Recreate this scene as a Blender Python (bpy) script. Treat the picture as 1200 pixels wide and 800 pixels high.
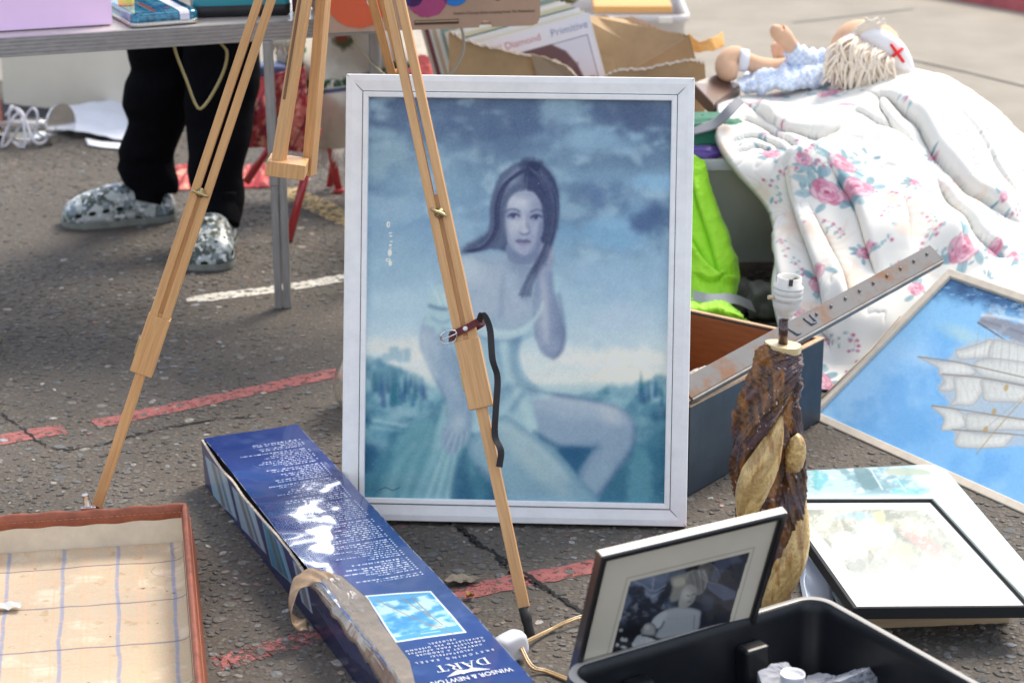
import bpy, bmesh, math, random, zlib, base64
import numpy as np
from mathutils import Vector, Matrix, noise as mnoise
from math import radians as R, sin, cos, pi, sqrt, atan2
random.seed(7); np.random.seed(7)
for o in list(bpy.data.objects): bpy.data.objects.remove(o)
SC = bpy.context.scene
COL = SC.collection
# ------------------------------------------------------------------ camera
CH, TH, FP = 1.565, R(18.5), 2553.0
cam = bpy.data.cameras.new('camera'); camo = bpy.data.objects.new('camera', cam); COL.objects.link(camo)
camo.location = (0, 0, CH); camo.rotation_euler = (pi/2-TH, 0, 0)
cam.sensor_width = 36; cam.lens = FP*36/1200; cam.clip_start = .05; cam.clip_end = 400
cam.dof.use_dof = True; cam.dof.focus_distance = 3.75; cam.dof.aperture_fstop = 5.6
SC.camera = camo
# ------------------------------------------------------------------ light
SUN_EL, SUN_AZ = R(48), R(38)        # azimuth from +Y towards +X
world = bpy.data.worlds.new('World'); SC.world = world; world.use_nodes = True
nt = world.node_tree; nt.nodes.clear()
def N(nt, t, **kw):
    n = nt.nodes.new(t)
    for k, v in kw.items():
        if k.startswith('i_'):
            n.inputs[int(k[2:])].default_value = v
        else: setattr(n, k, v)
    return n
wo = N(nt, 'ShaderNodeOutputWorld'); bg = N(nt, 'ShaderNodeBackground'); bg.inputs[1].default_value = .118
sky = N(nt, 'ShaderNodeTexSky', sky_type='NISHITA', sun_disc=False, sun_elevation=SUN_EL, sun_rotation=SUN_AZ)
tc = N(nt, 'ShaderNodeTexCoord'); mp = N(nt, 'ShaderNodeMapping'); mp.inputs[3].default_value = (2.2, 2.2, 4.5)
nz = N(nt, 'ShaderNodeTexNoise'); nz.inputs['Scale'].default_value = 1.3; nz.inputs['Detail'].default_value = 5
cr = N(nt, 'ShaderNodeValToRGB'); cr.color_ramp.elements[0].position = .44; cr.color_ramp.elements[1].position = .62
mx = N(nt, 'ShaderNodeMix', data_type='RGBA'); mx.inputs['B'].default_value = (8.4, 8.4, 8.6, 1)
nt.links.new(tc.outputs['Generated'], mp.inputs[0]); nt.links.new(mp.outputs[0], nz.inputs['Vector'])
nt.links.new(nz.outputs[0], cr.inputs[0]); nt.links.new(cr.outputs[0], mx.inputs['Factor'])
# bright lobe added low in the sky, aimed to put glare on the lid
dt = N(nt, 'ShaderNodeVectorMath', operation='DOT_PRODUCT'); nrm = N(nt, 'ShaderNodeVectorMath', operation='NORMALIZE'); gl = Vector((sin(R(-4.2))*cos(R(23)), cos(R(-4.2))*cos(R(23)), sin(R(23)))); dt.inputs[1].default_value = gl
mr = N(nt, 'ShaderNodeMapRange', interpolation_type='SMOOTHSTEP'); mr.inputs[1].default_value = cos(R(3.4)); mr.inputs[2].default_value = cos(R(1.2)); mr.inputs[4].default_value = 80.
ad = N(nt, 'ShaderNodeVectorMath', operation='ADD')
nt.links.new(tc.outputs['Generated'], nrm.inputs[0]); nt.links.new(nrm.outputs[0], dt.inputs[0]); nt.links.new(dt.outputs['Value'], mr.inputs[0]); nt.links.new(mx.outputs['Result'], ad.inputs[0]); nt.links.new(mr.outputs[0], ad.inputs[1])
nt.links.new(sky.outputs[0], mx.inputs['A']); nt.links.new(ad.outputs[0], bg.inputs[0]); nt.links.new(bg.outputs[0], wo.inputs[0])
sl = bpy.data.lights.new('sun', 'SUN'); sl.energy = 2.5; sl.angle = R(24); sl.color = (1, .90, .76)
so = bpy.data.objects.new('sun', sl); COL.objects.link(so)
sd = Vector((sin(SUN_AZ)*cos(SUN_EL), cos(SUN_AZ)*cos(SUN_EL), sin(SUN_EL)))
so.rotation_euler = sd.to_track_quat('Z', 'Y').to_euler()
so.location = sd*20
vs = SC.view_settings; vs.view_transform = 'Standard'; vs.look = 'None'; vs.gamma = 1; vs.use_curve_mapping = False
vs.exposure = 0.93
# ------------------------------------------------------------------ where things stand
FW = np.array([0, cos(TH), -sin(TH)]); UPV = np.array([0, sin(TH), cos(TH)]); CC = np.array([0, 0, CH])
def ray(px, py): return FW+np.array([1., 0, 0])*(px-600)/FP+UPV*(400-py)/FP
def G(px, py, z=0.):
    r = ray(px, py); return Vector(CC+r*(z-CH)/r[2])
def AY(px, py, y):
    r = ray(px, py); return Vector(CC+r*y/r[1])
def proj(P):
    P = np.asarray(P, float)-CC; d = P@FW
    return 600+FP*P[..., 0]/d, 400-FP*(P@UPV)/d
# ------------------------------------------------------------------ object helpers
WM = {}
def tag(o, label=None, cat=None, group=None, kind=None):
    if label: o['label'] = label
    if cat: o['category'] = cat
    if group: o['group'] = group
    if kind: o['kind'] = kind
    return o
def thing(name, label, cat, loc, group=None):
    o = bpy.data.objects.new(name, None); COL.objects.link(o); o.empty_display_size = .05
    o.location = loc; WM[o] = Matrix.Translation(Vector(loc)); return tag(o, label, cat, group)
def link(name, me, mats=None, parent=None, M=None, smooth=False, label=None):
    o = bpy.data.objects.new(name, me); COL.objects.link(o)
    if mats is not None:
        for m in (mats if isinstance(mats, (list, tuple)) else [mats]): me.materials.append(m)
    M = M or Matrix.Identity(4)
    if parent is not None:
        o.parent = parent; o.matrix_parent_inverse = WM[parent].inverted()
    o.matrix_basis = M; WM[o] = M.copy()
    if smooth: me.polygons.foreach_set('use_smooth', [True]*len(me.polygons))
    if label: o['label'] = label
    return o
def frame3(x, y, z, o):
    M = Matrix.Identity(4)
    for i, a in enumerate((x, y, z)):
        a = Vector(a).normalized()
        for r in range(3): M[r][i] = a[r]
    for r in range(3): M[r][3] = o[r]
    return M
class MB:
    def __init__(s): s.v = []; s.f = []; s.m = []; s.sm = []
    def add(s, vs, fs, mi=0, sm=False):
        b = len(s.v); s.v += [tuple(v) for v in vs]
        for f in fs: s.f.append([b+i for i in f]); s.m.append(mi); s.sm.append(sm)
        return s
    def box(s, c, sz, M=None, mi=0, top=(1, 1)):
        c = Vector(c); h = Vector(sz)/2; vs = []
        for z in (-1, 1):
            k = top if z > 0 else (1, 1)
            for x, y in ((-1, -1), (1, -1), (1, 1), (-1, 1)): vs.append(c+Vector((x*h.x*k[0], y*h.y*k[1], z*h.z)))
        if M: vs = [M@v for v in vs]
        return s.add(vs, [(3, 2, 1, 0), (4, 5, 6, 7), (0, 1, 5, 4), (1, 2, 6, 5), (2, 3, 7, 6), (3, 0, 4, 7)], mi)
    def grid(s, A, mi=0, sm=True, closeu=False, closev=False, flip=False):
        nu, nv = len(A), len(A[0]); vs = [p for r in A for p in r]; fs = []
        for i in range(nu if closeu else nu-1):
            for j in range(nv if closev else nv-1):
                a = i*nv+j; b = ((i+1) % nu)*nv+j; c = ((i+1) % nu)*nv+(j+1) % nv; d = i*nv+(j+1) % nv
                fs.append((a, d, c, b) if flip else (a, b, c, d))
        return s.add(vs, fs, mi, sm)
    def tube(s, pts, r, n=8, mi=0, sm=True, cap=True, sq=1.0):
        pts = [Vector(p) for p in pts]; rr = r if isinstance(r, (list, tuple)) else [r]*len(pts)
        up = None; rings = []
        for i, p in enumerate(pts):
            t = (pts[min(i+1, len(pts)-1)]-pts[max(i-1, 0)]).normalized()
            if up is None: up = Vector((0, 0, 1)) if abs(t.z) < .9 else Vector((0, 1, 0))
            u = t.cross(up).normalized(); w = u.cross(t).normalized(); up = w
            rings.append([p+u*cos(a)*rr[i]+w*sin(a)*rr[i]*sq for a in [2*pi*k/n for k in range(n)]])
        s.grid(rings, mi, sm, closev=True)
        if cap:
            for rg, rev in ((rings[0], False), (rings[-1], True)):
                s.add(rg, [list(range(n))[::-1] if rev else list(range(n))], mi, False)
        return s
    def lathe(s, prof, c, n=32, mi=0, M=None, sm=True):
        c = Vector(c); rings = []
        for k in range(n):
            a = 2*pi*k/n; rings.append([(M or Matrix.Identity(4))@(Vector((r*cos(a), r*sin(a), z)))+c for r, z in prof])
        return s.grid(rings, mi, sm, closeu=True)
    def prism(s, poly, M, t, mi=0, sm=False):
        n = len(poly); vs = [M@Vector((x, y, 0)) for x, y in poly]+[M@Vector((x, y, t)) for x, y in poly]
        s.add(vs, [list(range(n))[::-1], list(range(n, 2*n))]+[(i, (i+1) % n, n+(i+1) % n, n+i) for i in range(n)], mi, sm); return s
    def mesh(s, name):
        me = bpy.data.meshes.new(name); me.from_pydata(s.v, [], s.f); me.polygons.foreach_set('material_index', s.m)
        me.polygons.foreach_set('use_smooth', s.sm); me.update(); return me
    def build(s, name, mats, parent=None, M=None, bevel=0, sub=0, label=None, fixn=True):
        me = s.mesh(name)
        if fixn:
            bm = bmesh.new(); bm.from_mesh(me); bmesh.ops.remove_doubles(bm, verts=bm.verts, dist=1e-6)
            bmesh.ops.recalc_face_normals(bm, faces=bm.faces); bm.to_mesh(me); bm.free()
        o = link(name, me, mats, parent, M, label=label)
        if bevel:
            b = o.modifiers.new('b', 'BEVEL'); b.width = bevel; b.segments = 2; b.limit_method = 'ANGLE'; b.angle_limit = R(35)
        if sub:
            b = o.modifiers.new('s', 'SUBSURF'); b.levels = sub; b.render_levels = sub
        return o
def beam(name, p0, p1, w, d, mat, parent, ref=(0, -1, 0), bevel=.001, taper=1, label=None):
    """box whose long axis runs p0->p1 along local Z; ref gives the local -Y side"""
    p0 = Vector(p0); p1 = Vector(p1); z = (p1-p0).normalized(); x = z.cross(Vector(ref)).normalized()*-1; y = z.cross(x)
    M = frame3(x, y, z, p0); L = (p1-p0).length
    return MB().box((0, 0, L/2), (w, d, L), top=(taper, taper)).build(name, mat, parent, M, bevel=bevel, label=label)
def spline(pts, n):
    P = [Vector(p) for p in pts]; P = [P[0]*2-P[1]]+P+[P[-1]*2-P[-2]]; out = []; m = len(P)-3
    for k in range(n+1):
        t = k*m/n; i = min(int(t), m-1); u = t-i; a, b, c, d = P[i:i+4]
        out.append(.5*((2*b)+(c-a)*u+(2*a-5*b+4*c-d)*u*u+(3*b-a-3*c+d)*u**3))
    return out
# ------------------------------------------------------------------ materials
def lin(c): return tuple(((x/255)/12.92 if x/255 <= .04045 else ((x/255+.055)/1.055)**2.4) for x in c[:3])
def material(name, col, rough=.6, metal=0, noise=None, bump=None, spec=.5, alpha=None, trans=0, coat=0, sheen=0, sss=0, cells=None, stretch=None, emit=None, ior=None):
    """noise=(scale, amount[, other colour]); bump=(scale, strength, distance)"""
    m = bpy.data.materials.new(name); m.use_nodes = True; t = m.node_tree; b = t.nodes['Principled BSDF']
    b.inputs['Base Color'].default_value = (*col, 1); b.inputs['Roughness'].default_value = rough; b.inputs['Metallic'].default_value = metal
    b.inputs['Specular IOR Level'].default_value = spec
    if ior: b.inputs['IOR'].default_value = ior
    if trans: b.inputs['Transmission Weight'].default_value = trans
    if coat: b.inputs['Coat Weight'].default_value = coat; b.inputs['Coat Roughness'].default_value = .08
    if sheen: b.inputs['Sheen Weight'].default_value = sheen
    if sss: b.inputs['Subsurface Weight'].default_value = sss; b.inputs['Subsurface Radius'].default_value = (.02, .02, .02); b.inputs['Subsurface Scale'].default_value = 1
    if alpha is not None: b.inputs['Alpha'].default_value = alpha
    tc = t.nodes.new('ShaderNodeTexCoord'); src = tc.outputs['Object']
    if stretch:
        mp = t.nodes.new('ShaderNodeMapping'); mp.inputs[3].default_value = stretch; t.links.new(src, mp.inputs[0]); src = mp.outputs[0]
    if noise:
        n = t.nodes.new('ShaderNodeTexNoise'); n.inputs['Scale'].default_value = noise[0]; n.inputs['Detail'].default_value = 6; n.inputs['Roughness'].default_value = .65
        t.links.new(src, n.inputs['Vector'])
        x = t.nodes.new('ShaderNodeMix'); x.data_type = 'RGBA'
        c2 = noise[2] if len(noise) > 2 else tuple(c*(1-noise[1]) for c in col)
        c1 = col if len(noise) > 2 else tuple(min(1, c*(1+noise[1])) for c in col)
        x.inputs['A'].default_value = (*c1, 1); x.inputs['B'].default_value = (*c2, 1)
        rp = t.nodes.new('ShaderNodeMapRange'); a = noise[3] if len(noise) > 3 else (.3, .7)
        rp.inputs[1].default_value, rp.inputs[2].default_value = a
        t.links.new(n.outputs[0], rp.inputs[0]); t.links.new(rp.outputs[0], x.inputs['Factor']); t.links.new(x.outputs['Result'], b.inputs['Base Color'])
        r2 = t.nodes.new('ShaderNodeMapRange'); r2.inputs[3].default_value = max(0, rough-.08); r2.inputs[4].default_value = min(1, rough+.1)
        t.links.new(n.outputs[0], r2.inputs[0]); t.links.new(r2.outputs[0], b.inputs['Roughness'])
    if bump:
        n2 = t.nodes.new('ShaderNodeTexNoise'); n2.inputs['Scale'].default_value = bump[0]; n2.inputs['Detail'].default_value = 4
        t.links.new(src, n2.inputs['Vector'])
        bp = t.nodes.new('ShaderNodeBump'); bp.inputs['Strength'].default_value = bump[1]; bp.inputs['Distance'].default_value = bump[2]
        t.links.new(n2.outputs[0], bp.inputs['Height']); t.links.new(bp.outputs[0], b.inputs['Normal'])
    return m
def vcol_material(name, rough=.6, spec=.5, coat=0, bump=None, trans=0, sheen=0, coat_rough=.05, metal=0, attr='Col', sss=0, normal_noise=None):
    m = material(name, (1, 1, 1), rough, metal, spec=spec, coat=coat, bump=bump, sheen=sheen, sss=sss)
    t = m.node_tree; b = t.nodes['Principled BSDF']; a = t.nodes.new('ShaderNodeAttribute'); a.attribute_name = attr
    t.links.new(a.outputs['Color'], b.inputs['Base Color']); b.inputs['Coat Roughness'].default_value = coat_rough
    return m
# ------------------------------------------------------------------ numpy painter: colours sampled at mesh vertices
def vnoise(x, y, seed=0):
    rs = np.random.RandomState(seed); T = rs.rand(256, 256)
    xi = np.floor(x).astype(int); yi = np.floor(y).astype(int); fx = x-xi; fy = y-yi
    fx = fx*fx*(3-2*fx); fy = fy*fy*(3-2*fy)
    a = T[xi & 255, yi & 255]; b = T[(xi+1) & 255, yi & 255]; c = T[xi & 255, (yi+1) & 255]; d = T[(xi+1) & 255, (yi+1) & 255]
    return (a*(1-fx)+b*fx)*(1-fy)+(c*(1-fx)+d*fx)*fy
def fbm(x, y, sc, oc=5, seed=0, rough=.5):
    s = 0; a = 1; t = 0
    for k in range(oc):
        s = s+a*vnoise(x/sc*2**k+17.3*k, y/sc*2**k+9.1*k, seed+k); t += a; a *= rough
    return s/t
def sstep(a, b, x):
    t = np.clip((x-a)/(b-a), 0, 1); return t*t*(3-2*t)
class Canvas:
    """X,Y : drawing coordinates at every vertex (flat arrays); C: sRGB 0..255"""
    def __init__(s, X, Y, col=(128, 128, 128)):
        s.X = X.ravel().astype(float); s.Y = Y.ravel().astype(float); s.C = np.tile(np.array(col, float), (s.X.size, 1))
    def mix(s, m, col, idx=None):
        col = np.asarray(col, float)
        if idx is None: s.C += (col-s.C)*m[:, None]
        else: s.C[idx] += (col-s.C[idx])*m[:, None]
    def sel(s, x0, y0, x1, y1): return np.nonzero((s.X > x0) & (s.X < x1) & (s.Y > y0) & (s.Y < y1))[0]
    def curve(s, pts, n=6, closed=True):
        P = np.array(pts, float); m = len(P); out = []
        for i in range(m if closed else m-1):
            if closed: a, b, c, d = P[(i-1) % m], P[i], P[(i+1) % m], P[(i+2) % m]
            else: a, b, c, d = P[max(i-1, 0)], P[i], P[i+1], P[min(i+2, m-1)]
            for k in range(n):
                u = k/n; out.append(.5*(2*b+(c-a)*u+(2*a-5*b+4*c-d)*u*u+(3*b-a-3*c+d)*u**3))
        if not closed: out.append(P[-1])
        return np.array(out)
    def sdf(s, P, idx, closed=True):
        x = s.X[idx]; y = s.Y[idx]; d = np.full(x.shape, 1e9); ins = np.zeros(x.shape, bool); n = len(P)
        for i in range(n if closed else n-1):
            ax, ay = P[i]; bx, by = P[(i+1) % n]; ex, ey = bx-ax, by-ay; L = ex*ex+ey*ey+1e-12
            t = np.clip(((x-ax)*ex+(y-ay)*ey)/L, 0, 1); d = np.minimum(d, (x-ax-t*ex)**2+(y-ay-t*ey)**2)
            if closed:
                c = ((ay > y) != (by > y)); ins ^= c & (x < (bx-ax)*(y-ay)/((by-ay) if by != ay else 1e-9)+ax)
        d = np.sqrt(d); return np.where(ins, -d, d) if closed else d
    def poly(s, pts, col, soft=1., alpha=1., smooth=True, shade=None, rag=0, seed=3):
        """shade=(dx,dy,col2,amount): gradient towards col2 along a direction"""
        P = s.curve(pts) if smooth else np.array(pts, float)
        x0, y0 = P.min(0)-soft*2-rag; x1, y1 = P.max(0)+soft*2+rag; idx = s.sel(x0, y0, x1, y1)
        if not len(idx): return
        d = s.sdf(P, idx)
        if rag: d = d+(fbm(s.X[idx], s.Y[idx], rag*1.5, 4, seed)-.5)*rag*2
        m = (1-sstep(-soft, soft, d))*alpha; c = np.tile(np.array(col, float), (len(idx), 1))
        if shade:
            dx, dy, c2, am = shade; t = ((s.X[idx]-x0)*dx+(s.Y[idx]-y0)*dy); t = (t-t.min())/(np.ptp(t)+1e-9)*am
            c += (np.array(c2)-c)*np.clip(t, 0, 1)[:, None]
        s.C[idx] += (c-s.C[idx])*m[:, None]
    def rim(s, pts, col, width, alpha=.6, smooth=True):
        """darker / lighter band just inside an outline"""
        P = s.curve(pts) if smooth else np.array(pts, float); x0, y0 = P.min(0)-2; x1, y1 = P.max(0)+2; idx = s.sel(x0, y0, x1, y1)
        d = s.sdf(P, idx); m = np.where(d < 0, np.clip(1+d/width, 0, 1), np.clip(1-d, 0, 1))*alpha; s.mix(m, col, idx)
    def line(s, pts, col, w=1., soft=.7, alpha=1., smooth=True, taper=False):
        P = s.curve(pts, 6, False) if smooth and len(pts) > 2 else np.array(pts, float)
        x0, y0 = P.min(0)-w-soft*2; x1, y1 = P.max(0)+w+soft*2; idx = s.sel(x0, y0, x1, y1)
        if not len(idx): return
        d = s.sdf(P, idx, False); ww = w/2
        if taper:
            t = np.hypot(s.X[idx]-P[0][0], s.Y[idx]-P[0][1])/(np.hypot(*(P[-1]-P[0]))+1e-6); ww = w/2*np.clip(1.05-t, .1, 1)
        s.mix((1-sstep(ww-soft, ww+soft, d))*alpha, col, idx)
    def ell(s, cx, cy, rx, ry, col, rot=0, soft=.2, alpha=1.):
        r = max(rx, ry)*(1+soft)+1; idx = s.sel(cx-r, cy-r, cx+r, cy+r)
        if not len(idx): return
        x = s.X[idx]-cx; y = s.Y[idx]-cy; c, q = cos(rot), sin(rot)
        d = np.hypot((x*c+y*q)/rx, (-x*q+y*c)/ry); s.mix((1-sstep(1-soft, 1+soft, d))*alpha, col, idx)
    def clouds(s, col, sc, lo, hi, alpha, seed, sx=1, sy=1, oc=5, mask=None):
        n = fbm(s.X*sx, s.Y*sy, sc, oc, seed, .55); m = sstep(lo, hi, n)*alpha
        if mask is not None: m = m*mask
        s.mix(m, col)
    def blur(s, shape, sig):
        r = int(sig*3)+1; k = np.exp(-.5*(np.arange(-r, r+1)/sig)**2); k /= k.sum(); A = s.C.reshape(*shape, 3)
        for ax in (0, 1):
            pd = [(0, 0)]*3; pd[ax] = (r, r); B = np.pad(A, pd, mode='edge'); A = sum(k[i]*np.take(B, range(i, i+A.shape[ax]), axis=ax) for i in range(2*r+1))
        s.C = A.reshape(-1, 3)
    def albedo(s, illum=(1, 1, 1)):
        c = np.clip(s.C, 0, 255)/255; l = np.where(c <= .04045, c/12.92, ((c+.055)/1.055)**2.4)/np.array(illum); return np.clip(l, 0, .92)
def grid_mesh(name, P, cols=None, smooth=False):
    """P: (nu,nv,3) array of world points -> mesh with a colour attribute"""
    nu, nv = P.shape[:2]; me = bpy.data.meshes.new(name)
    i, j = np.meshgrid(np.arange(nu-1), np.arange(nv-1), indexing='ij'); a = (i*nv+j).ravel(); f = np.stack([a, a+nv, a+nv+1, a+1], 1)
    me.vertices.add(nu*nv); me.vertices.foreach_set('co', P.reshape(-1).astype(np.float32))
    me.loops.add(f.size); me.loops.foreach_set('vertex_index', f.ravel().astype(np.int32))
    me.polygons.add(len(f)); me.polygons.foreach_set('loop_start', np.arange(0, f.size, 4, dtype=np.int32))
    me.polygons.foreach_set('use_smooth', np.full(len(f), smooth)); me.update(); me.validate()
    if cols is not None: put_cols(me, cols)
    return me
def put_cols(me, cols, attr='Col'):
    at = me.color_attributes.new(attr, 'FLOAT_COLOR', 'POINT'); c = np.ones((len(me.vertices), 4), np.float32); c[:, :3] = cols; at.data.foreach_set('color', c.ravel())
def flat_grid(o, u, v, nu, nv):
    """points o + s*u + t*v"""
    o, u, v = [np.array(a, float) for a in (o, u, v)]; s, t = np.meshgrid(np.linspace(0, 1, nu), np.linspace(0, 1, nv), indexing='ij')
    return o+s[..., None]*u+t[..., None]*v
def text_mesh(txt, size, extr=.0002, spacing=1.0):
    c = bpy.data.curves.new('lettering', 'FONT'); c.body = txt; c.size = size; c.extrude = extr; c.space_character = spacing; c.align_x = 'CENTER'; c.resolution_u = 3
    o = bpy.data.objects.new('lettering', c); COL.objects.link(o); dg = bpy.context.evaluated_depsgraph_get(); me = bpy.data.meshes.new_from_object(o.evaluated_get(dg))
    bpy.data.objects.remove(o); me.materials.clear(); return me
# ================================================================== THE GROUND
def ground_material():
    m = vcol_material('asphalt', rough=.82, spec=.35); t = m.node_tree; b = t.nodes['Principled BSDF']
    tc = t.nodes.new('ShaderNodeTexCoord'); at = [n for n in t.nodes if n.type == 'ATTRIBUTE'][0]
    def noise(sc, det, lo, hi, o0=0, o1=1):
        n = t.nodes.new('ShaderNodeTexNoise'); n.inputs['Scale'].default_value = sc; n.inputs['Detail'].default_value = det; n.inputs['Roughness'].default_value = .7
        t.links.new(tc.outputs['Object'], n.inputs['Vector']); r = t.nodes.new('ShaderNodeMapRange'); r.inputs[1].default_value = lo; r.inputs[2].default_value = hi; r.inputs[3].default_value = o0; r.inputs[4].default_value = o1
        t.links.new(n.outputs[0], r.inputs[0]); return r.outputs[0], n.outputs[0]
    def mul(c, f):
        x = t.nodes.new('ShaderNodeMix'); x.data_type = 'RGBA'; x.blend_type = 'MULTIPLY'; x.inputs['Factor'].default_value = 1
        t.links.new(c, x.inputs['A']); t.links.new(f, x.inputs['B']); return x.outputs['Result']
    c = mul(at.outputs['Color'], noise(2.2, 4, .3, .7, .78, 1.2)[0]); c = mul(c, noise(160, 3, .3, .7, .72, 1.25)[0])
    # pale grit
    sp, _ = noise(420, 1, .68, .76); x = t.nodes.new('ShaderNodeMix'); x.data_type = 'RGBA'; x.inputs['B'].default_value = (.30, .28, .25, 1)
    t.links.new(sp, x.inputs['Factor']); t.links.new(c, x.inputs['A']); t.links.new(x.outputs['Result'], b.inputs['Base Color'])
    vo = t.nodes.new('ShaderNodeTexVoronoi'); vo.inputs['Scale'].default_value = 95; vo.inputs['Randomness'].default_value = .95; t.links.new(tc.outputs['Object'], vo.inputs['Vector'])
    vr = t.nodes.new('ShaderNodeMapRange'); vr.inputs[1].default_value = .25; vr.inputs[2].default_value = .62; vr.inputs[3].default_value = 1; vr.inputs[4].default_value = 0; t.links.new(vo.outputs['Distance'], vr.inputs[0])
    hsv = t.nodes.new('ShaderNodeSeparateColor'); t.links.new(vo.outputs['Color'], hsv.inputs[0]); gt = t.nodes.new('ShaderNodeMath'); gt.operation = 'GREATER_THAN'; gt.inputs[1].default_value = .42; t.links.new(hsv.outputs[0], gt.inputs[0])
    mu = t.nodes.new('ShaderNodeMath'); mu.operation = 'MULTIPLY'; t.links.new(vr.outputs[0], mu.inputs[0]); t.links.new(gt.outputs[0], mu.inputs[1])
    cx_ = b.inputs['Base Color'].links[0].from_socket; xm = t.nodes.new('ShaderNodeMix'); xm.data_type = 'RGBA'; xm.blend_type = 'MULTIPLY'; br = t.nodes.new('ShaderNodeMix'); br.data_type = 'RGBA'; br.inputs['A'].default_value = (.86, .86, .86, 1); br.inputs['B'].default_value = (1.42, 1.40, 1.36, 1)
    mv = t.nodes.new('ShaderNodeMath'); mv.operation = 'MULTIPLY'; t.links.new(mu.outputs[0], mv.inputs[0]); t.links.new(hsv.outputs[1], mv.inputs[1]); t.links.new(mv.outputs[0], br.inputs['Factor']); xm.inputs['Factor'].default_value = 1; t.links.new(cx_, xm.inputs['A']); t.links.new(br.outputs['Result'], xm.inputs['B']); t.links.new(xm.outputs['Result'], b.inputs['Base Color'])
    b2 = t.nodes.new('ShaderNodeBump'); b2.inputs['Strength'].default_value = .8; b2.inputs['Distance'].default_value = .0025; t.links.new(mu.outputs[0], b2.inputs['Height'])
    _, h = noise(300, 4, 0, 1); bp = t.nodes.new('ShaderNodeBump'); bp.inputs['Strength'].default_value = .7; bp.inputs['Distance'].default_value = .002
    t.links.new(h, bp.inputs['Height']); t.links.new(b2.outputs[0], bp.inputs['Normal']); t.links.new(bp.outputs[0], b.inputs['Normal'])
    r, _ = noise(60, 3, .3, .7, .66, .95); t.links.new(r, b.inputs['Roughness'])
    return m
ASPH = ground_material()
def build_road():
    rs = np.random.RandomState(4)
    V = []; F = []; C = []
    # fine sheet under the stall, coarse skirt to the horizon (one mesh)
    base = np.array((.114, .098, .082))
    xs = np.concatenate([[-60, -12, -4], np.linspace(-2.4, 2.4, 49), [4, 12, 60]]); ys = np.concatenate([[-20, 0, 1.5], np.linspace(2.2, 8, 59), [12, 30, 110]])
    gx, gy = np.meshgrid(xs, ys, indexing='ij'); gz = (fbm(gx, gy, .7, 3, 5)-.5)*.006; gz[(np.abs(gx) > 2.3) | (gy > 7.9) | (gy < 2.3)] = 0
    P = np.stack([gx, gy, gz*0], -1); nu, nv = gx.shape; V = [P.reshape(-1, 3)]; C = [np.tile(base, (nu*nv, 1))]
    for i in range(nu-1):
        for j in range(nv-1): F.append((i*nv+j, (i+1)*nv+j, (i+1)*nv+j+1, i*nv+j+1))
    nb = nu*nv; fm = [0]*len(F)
    # chippings: flat worn stones sitting in the tar
    n = 130000; x = rs.uniform(-2.1, 1.9, n); y = 2.45+4.9*rs.rand(n)**1.25
    half = .27*y+.12; keep = np.abs(x) < half
    dens = fbm(x, y, .55, 3, 21); keep &= rs.rand(n) < np.clip((dens-.27)*3.4, .12, 1)
    keep &= ~((x > .55+.1*(y-5)) & (y > 5.6)); x, y = x[keep], y[keep]
    cell = {}; ok = []
    for i in range(len(x)):
        r = rs.uniform(.0045, .0105) if rs.rand() < .8 else rs.uniform(.0105, .0165); k = (int(x[i]//.03), int(y[i]//.03)); hit = False
        for a in (-1, 0, 1):
            for b in (-1, 0, 1):
                for (u, w, q) in cell.get((k[0]+a, k[1]+b), ()):
                    if (u-x[i])**2+(w-y[i])**2 < ((q+r)*.80)**2: hit = True; break
                if hit: break
            if hit: break
        if not hit: cell.setdefault(k, []).append((x[i], y[i], r)); ok.append((x[i], y[i], r))
    for (cx, cy, r) in ok:
        m = 8; a = (np.arange(m)+rs.uniform(-.32, .32, m))*2*pi/m; rad = r*rs.uniform(.8, 1.1, m); el = rs.uniform(.42, .95); th = rs.rand()*pi
        px = np.cos(a)*rad; py = np.sin(a)*rad*el; qx = px*cos(th)-py*sin(th); qy = px*sin(th)+py*cos(th)
        h = rs.uniform(.0007, .0026); tx, ty = rs.uniform(-.06, .06, 2)
        lo = np.stack([cx+qx, cy+qy, np.full(m, -.0005)], 1); mi_ = np.stack([cx+qx*.93, cy+qy*.93, h*.62+qx*tx+qy*ty], 1); hi = np.stack([cx+qx*.70, cy+qy*.70, h+qx*tx+qy*ty], 1)
        g = rs.uniform(.085, .17)*rs.uniform(.9, 1.1); g = g if rs.rand() < .95 else rs.uniform(.2, .38)
        tint = np.array((1.08, 1.0, .90)) if rs.rand() < .7 else (np.array((.98, 1.0, 1.0)) if rs.rand() < .85 else np.array((1.35, .98, .85)))
        V += [lo, mi_, hi]; C.append(np.tile(base*.8, (m, 1))); C.append(np.tile(g*tint*.92, (m, 1))); C.append(np.tile(g*tint, (m, 1)))
        F.append(tuple(range(nb+2*m, nb+3*m)))
        for k in range(m): F.append((nb+k, nb+(k+1) % m, nb+m+(k+1) % m, nb+m+k)); F.append((nb+m+k, nb+m+(k+1) % m, nb+2*m+(k+1) % m, nb+2*m+k))
        nb += 3*m
    me = bpy.data.meshes.new('road'); me.from_pydata(np.concatenate(V).tolist(), [], F); me.update(); put_cols(me, np.concatenate(C))
    o = link('road', me, ASPH); tag(o, kind='structure')
build_road()
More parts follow.
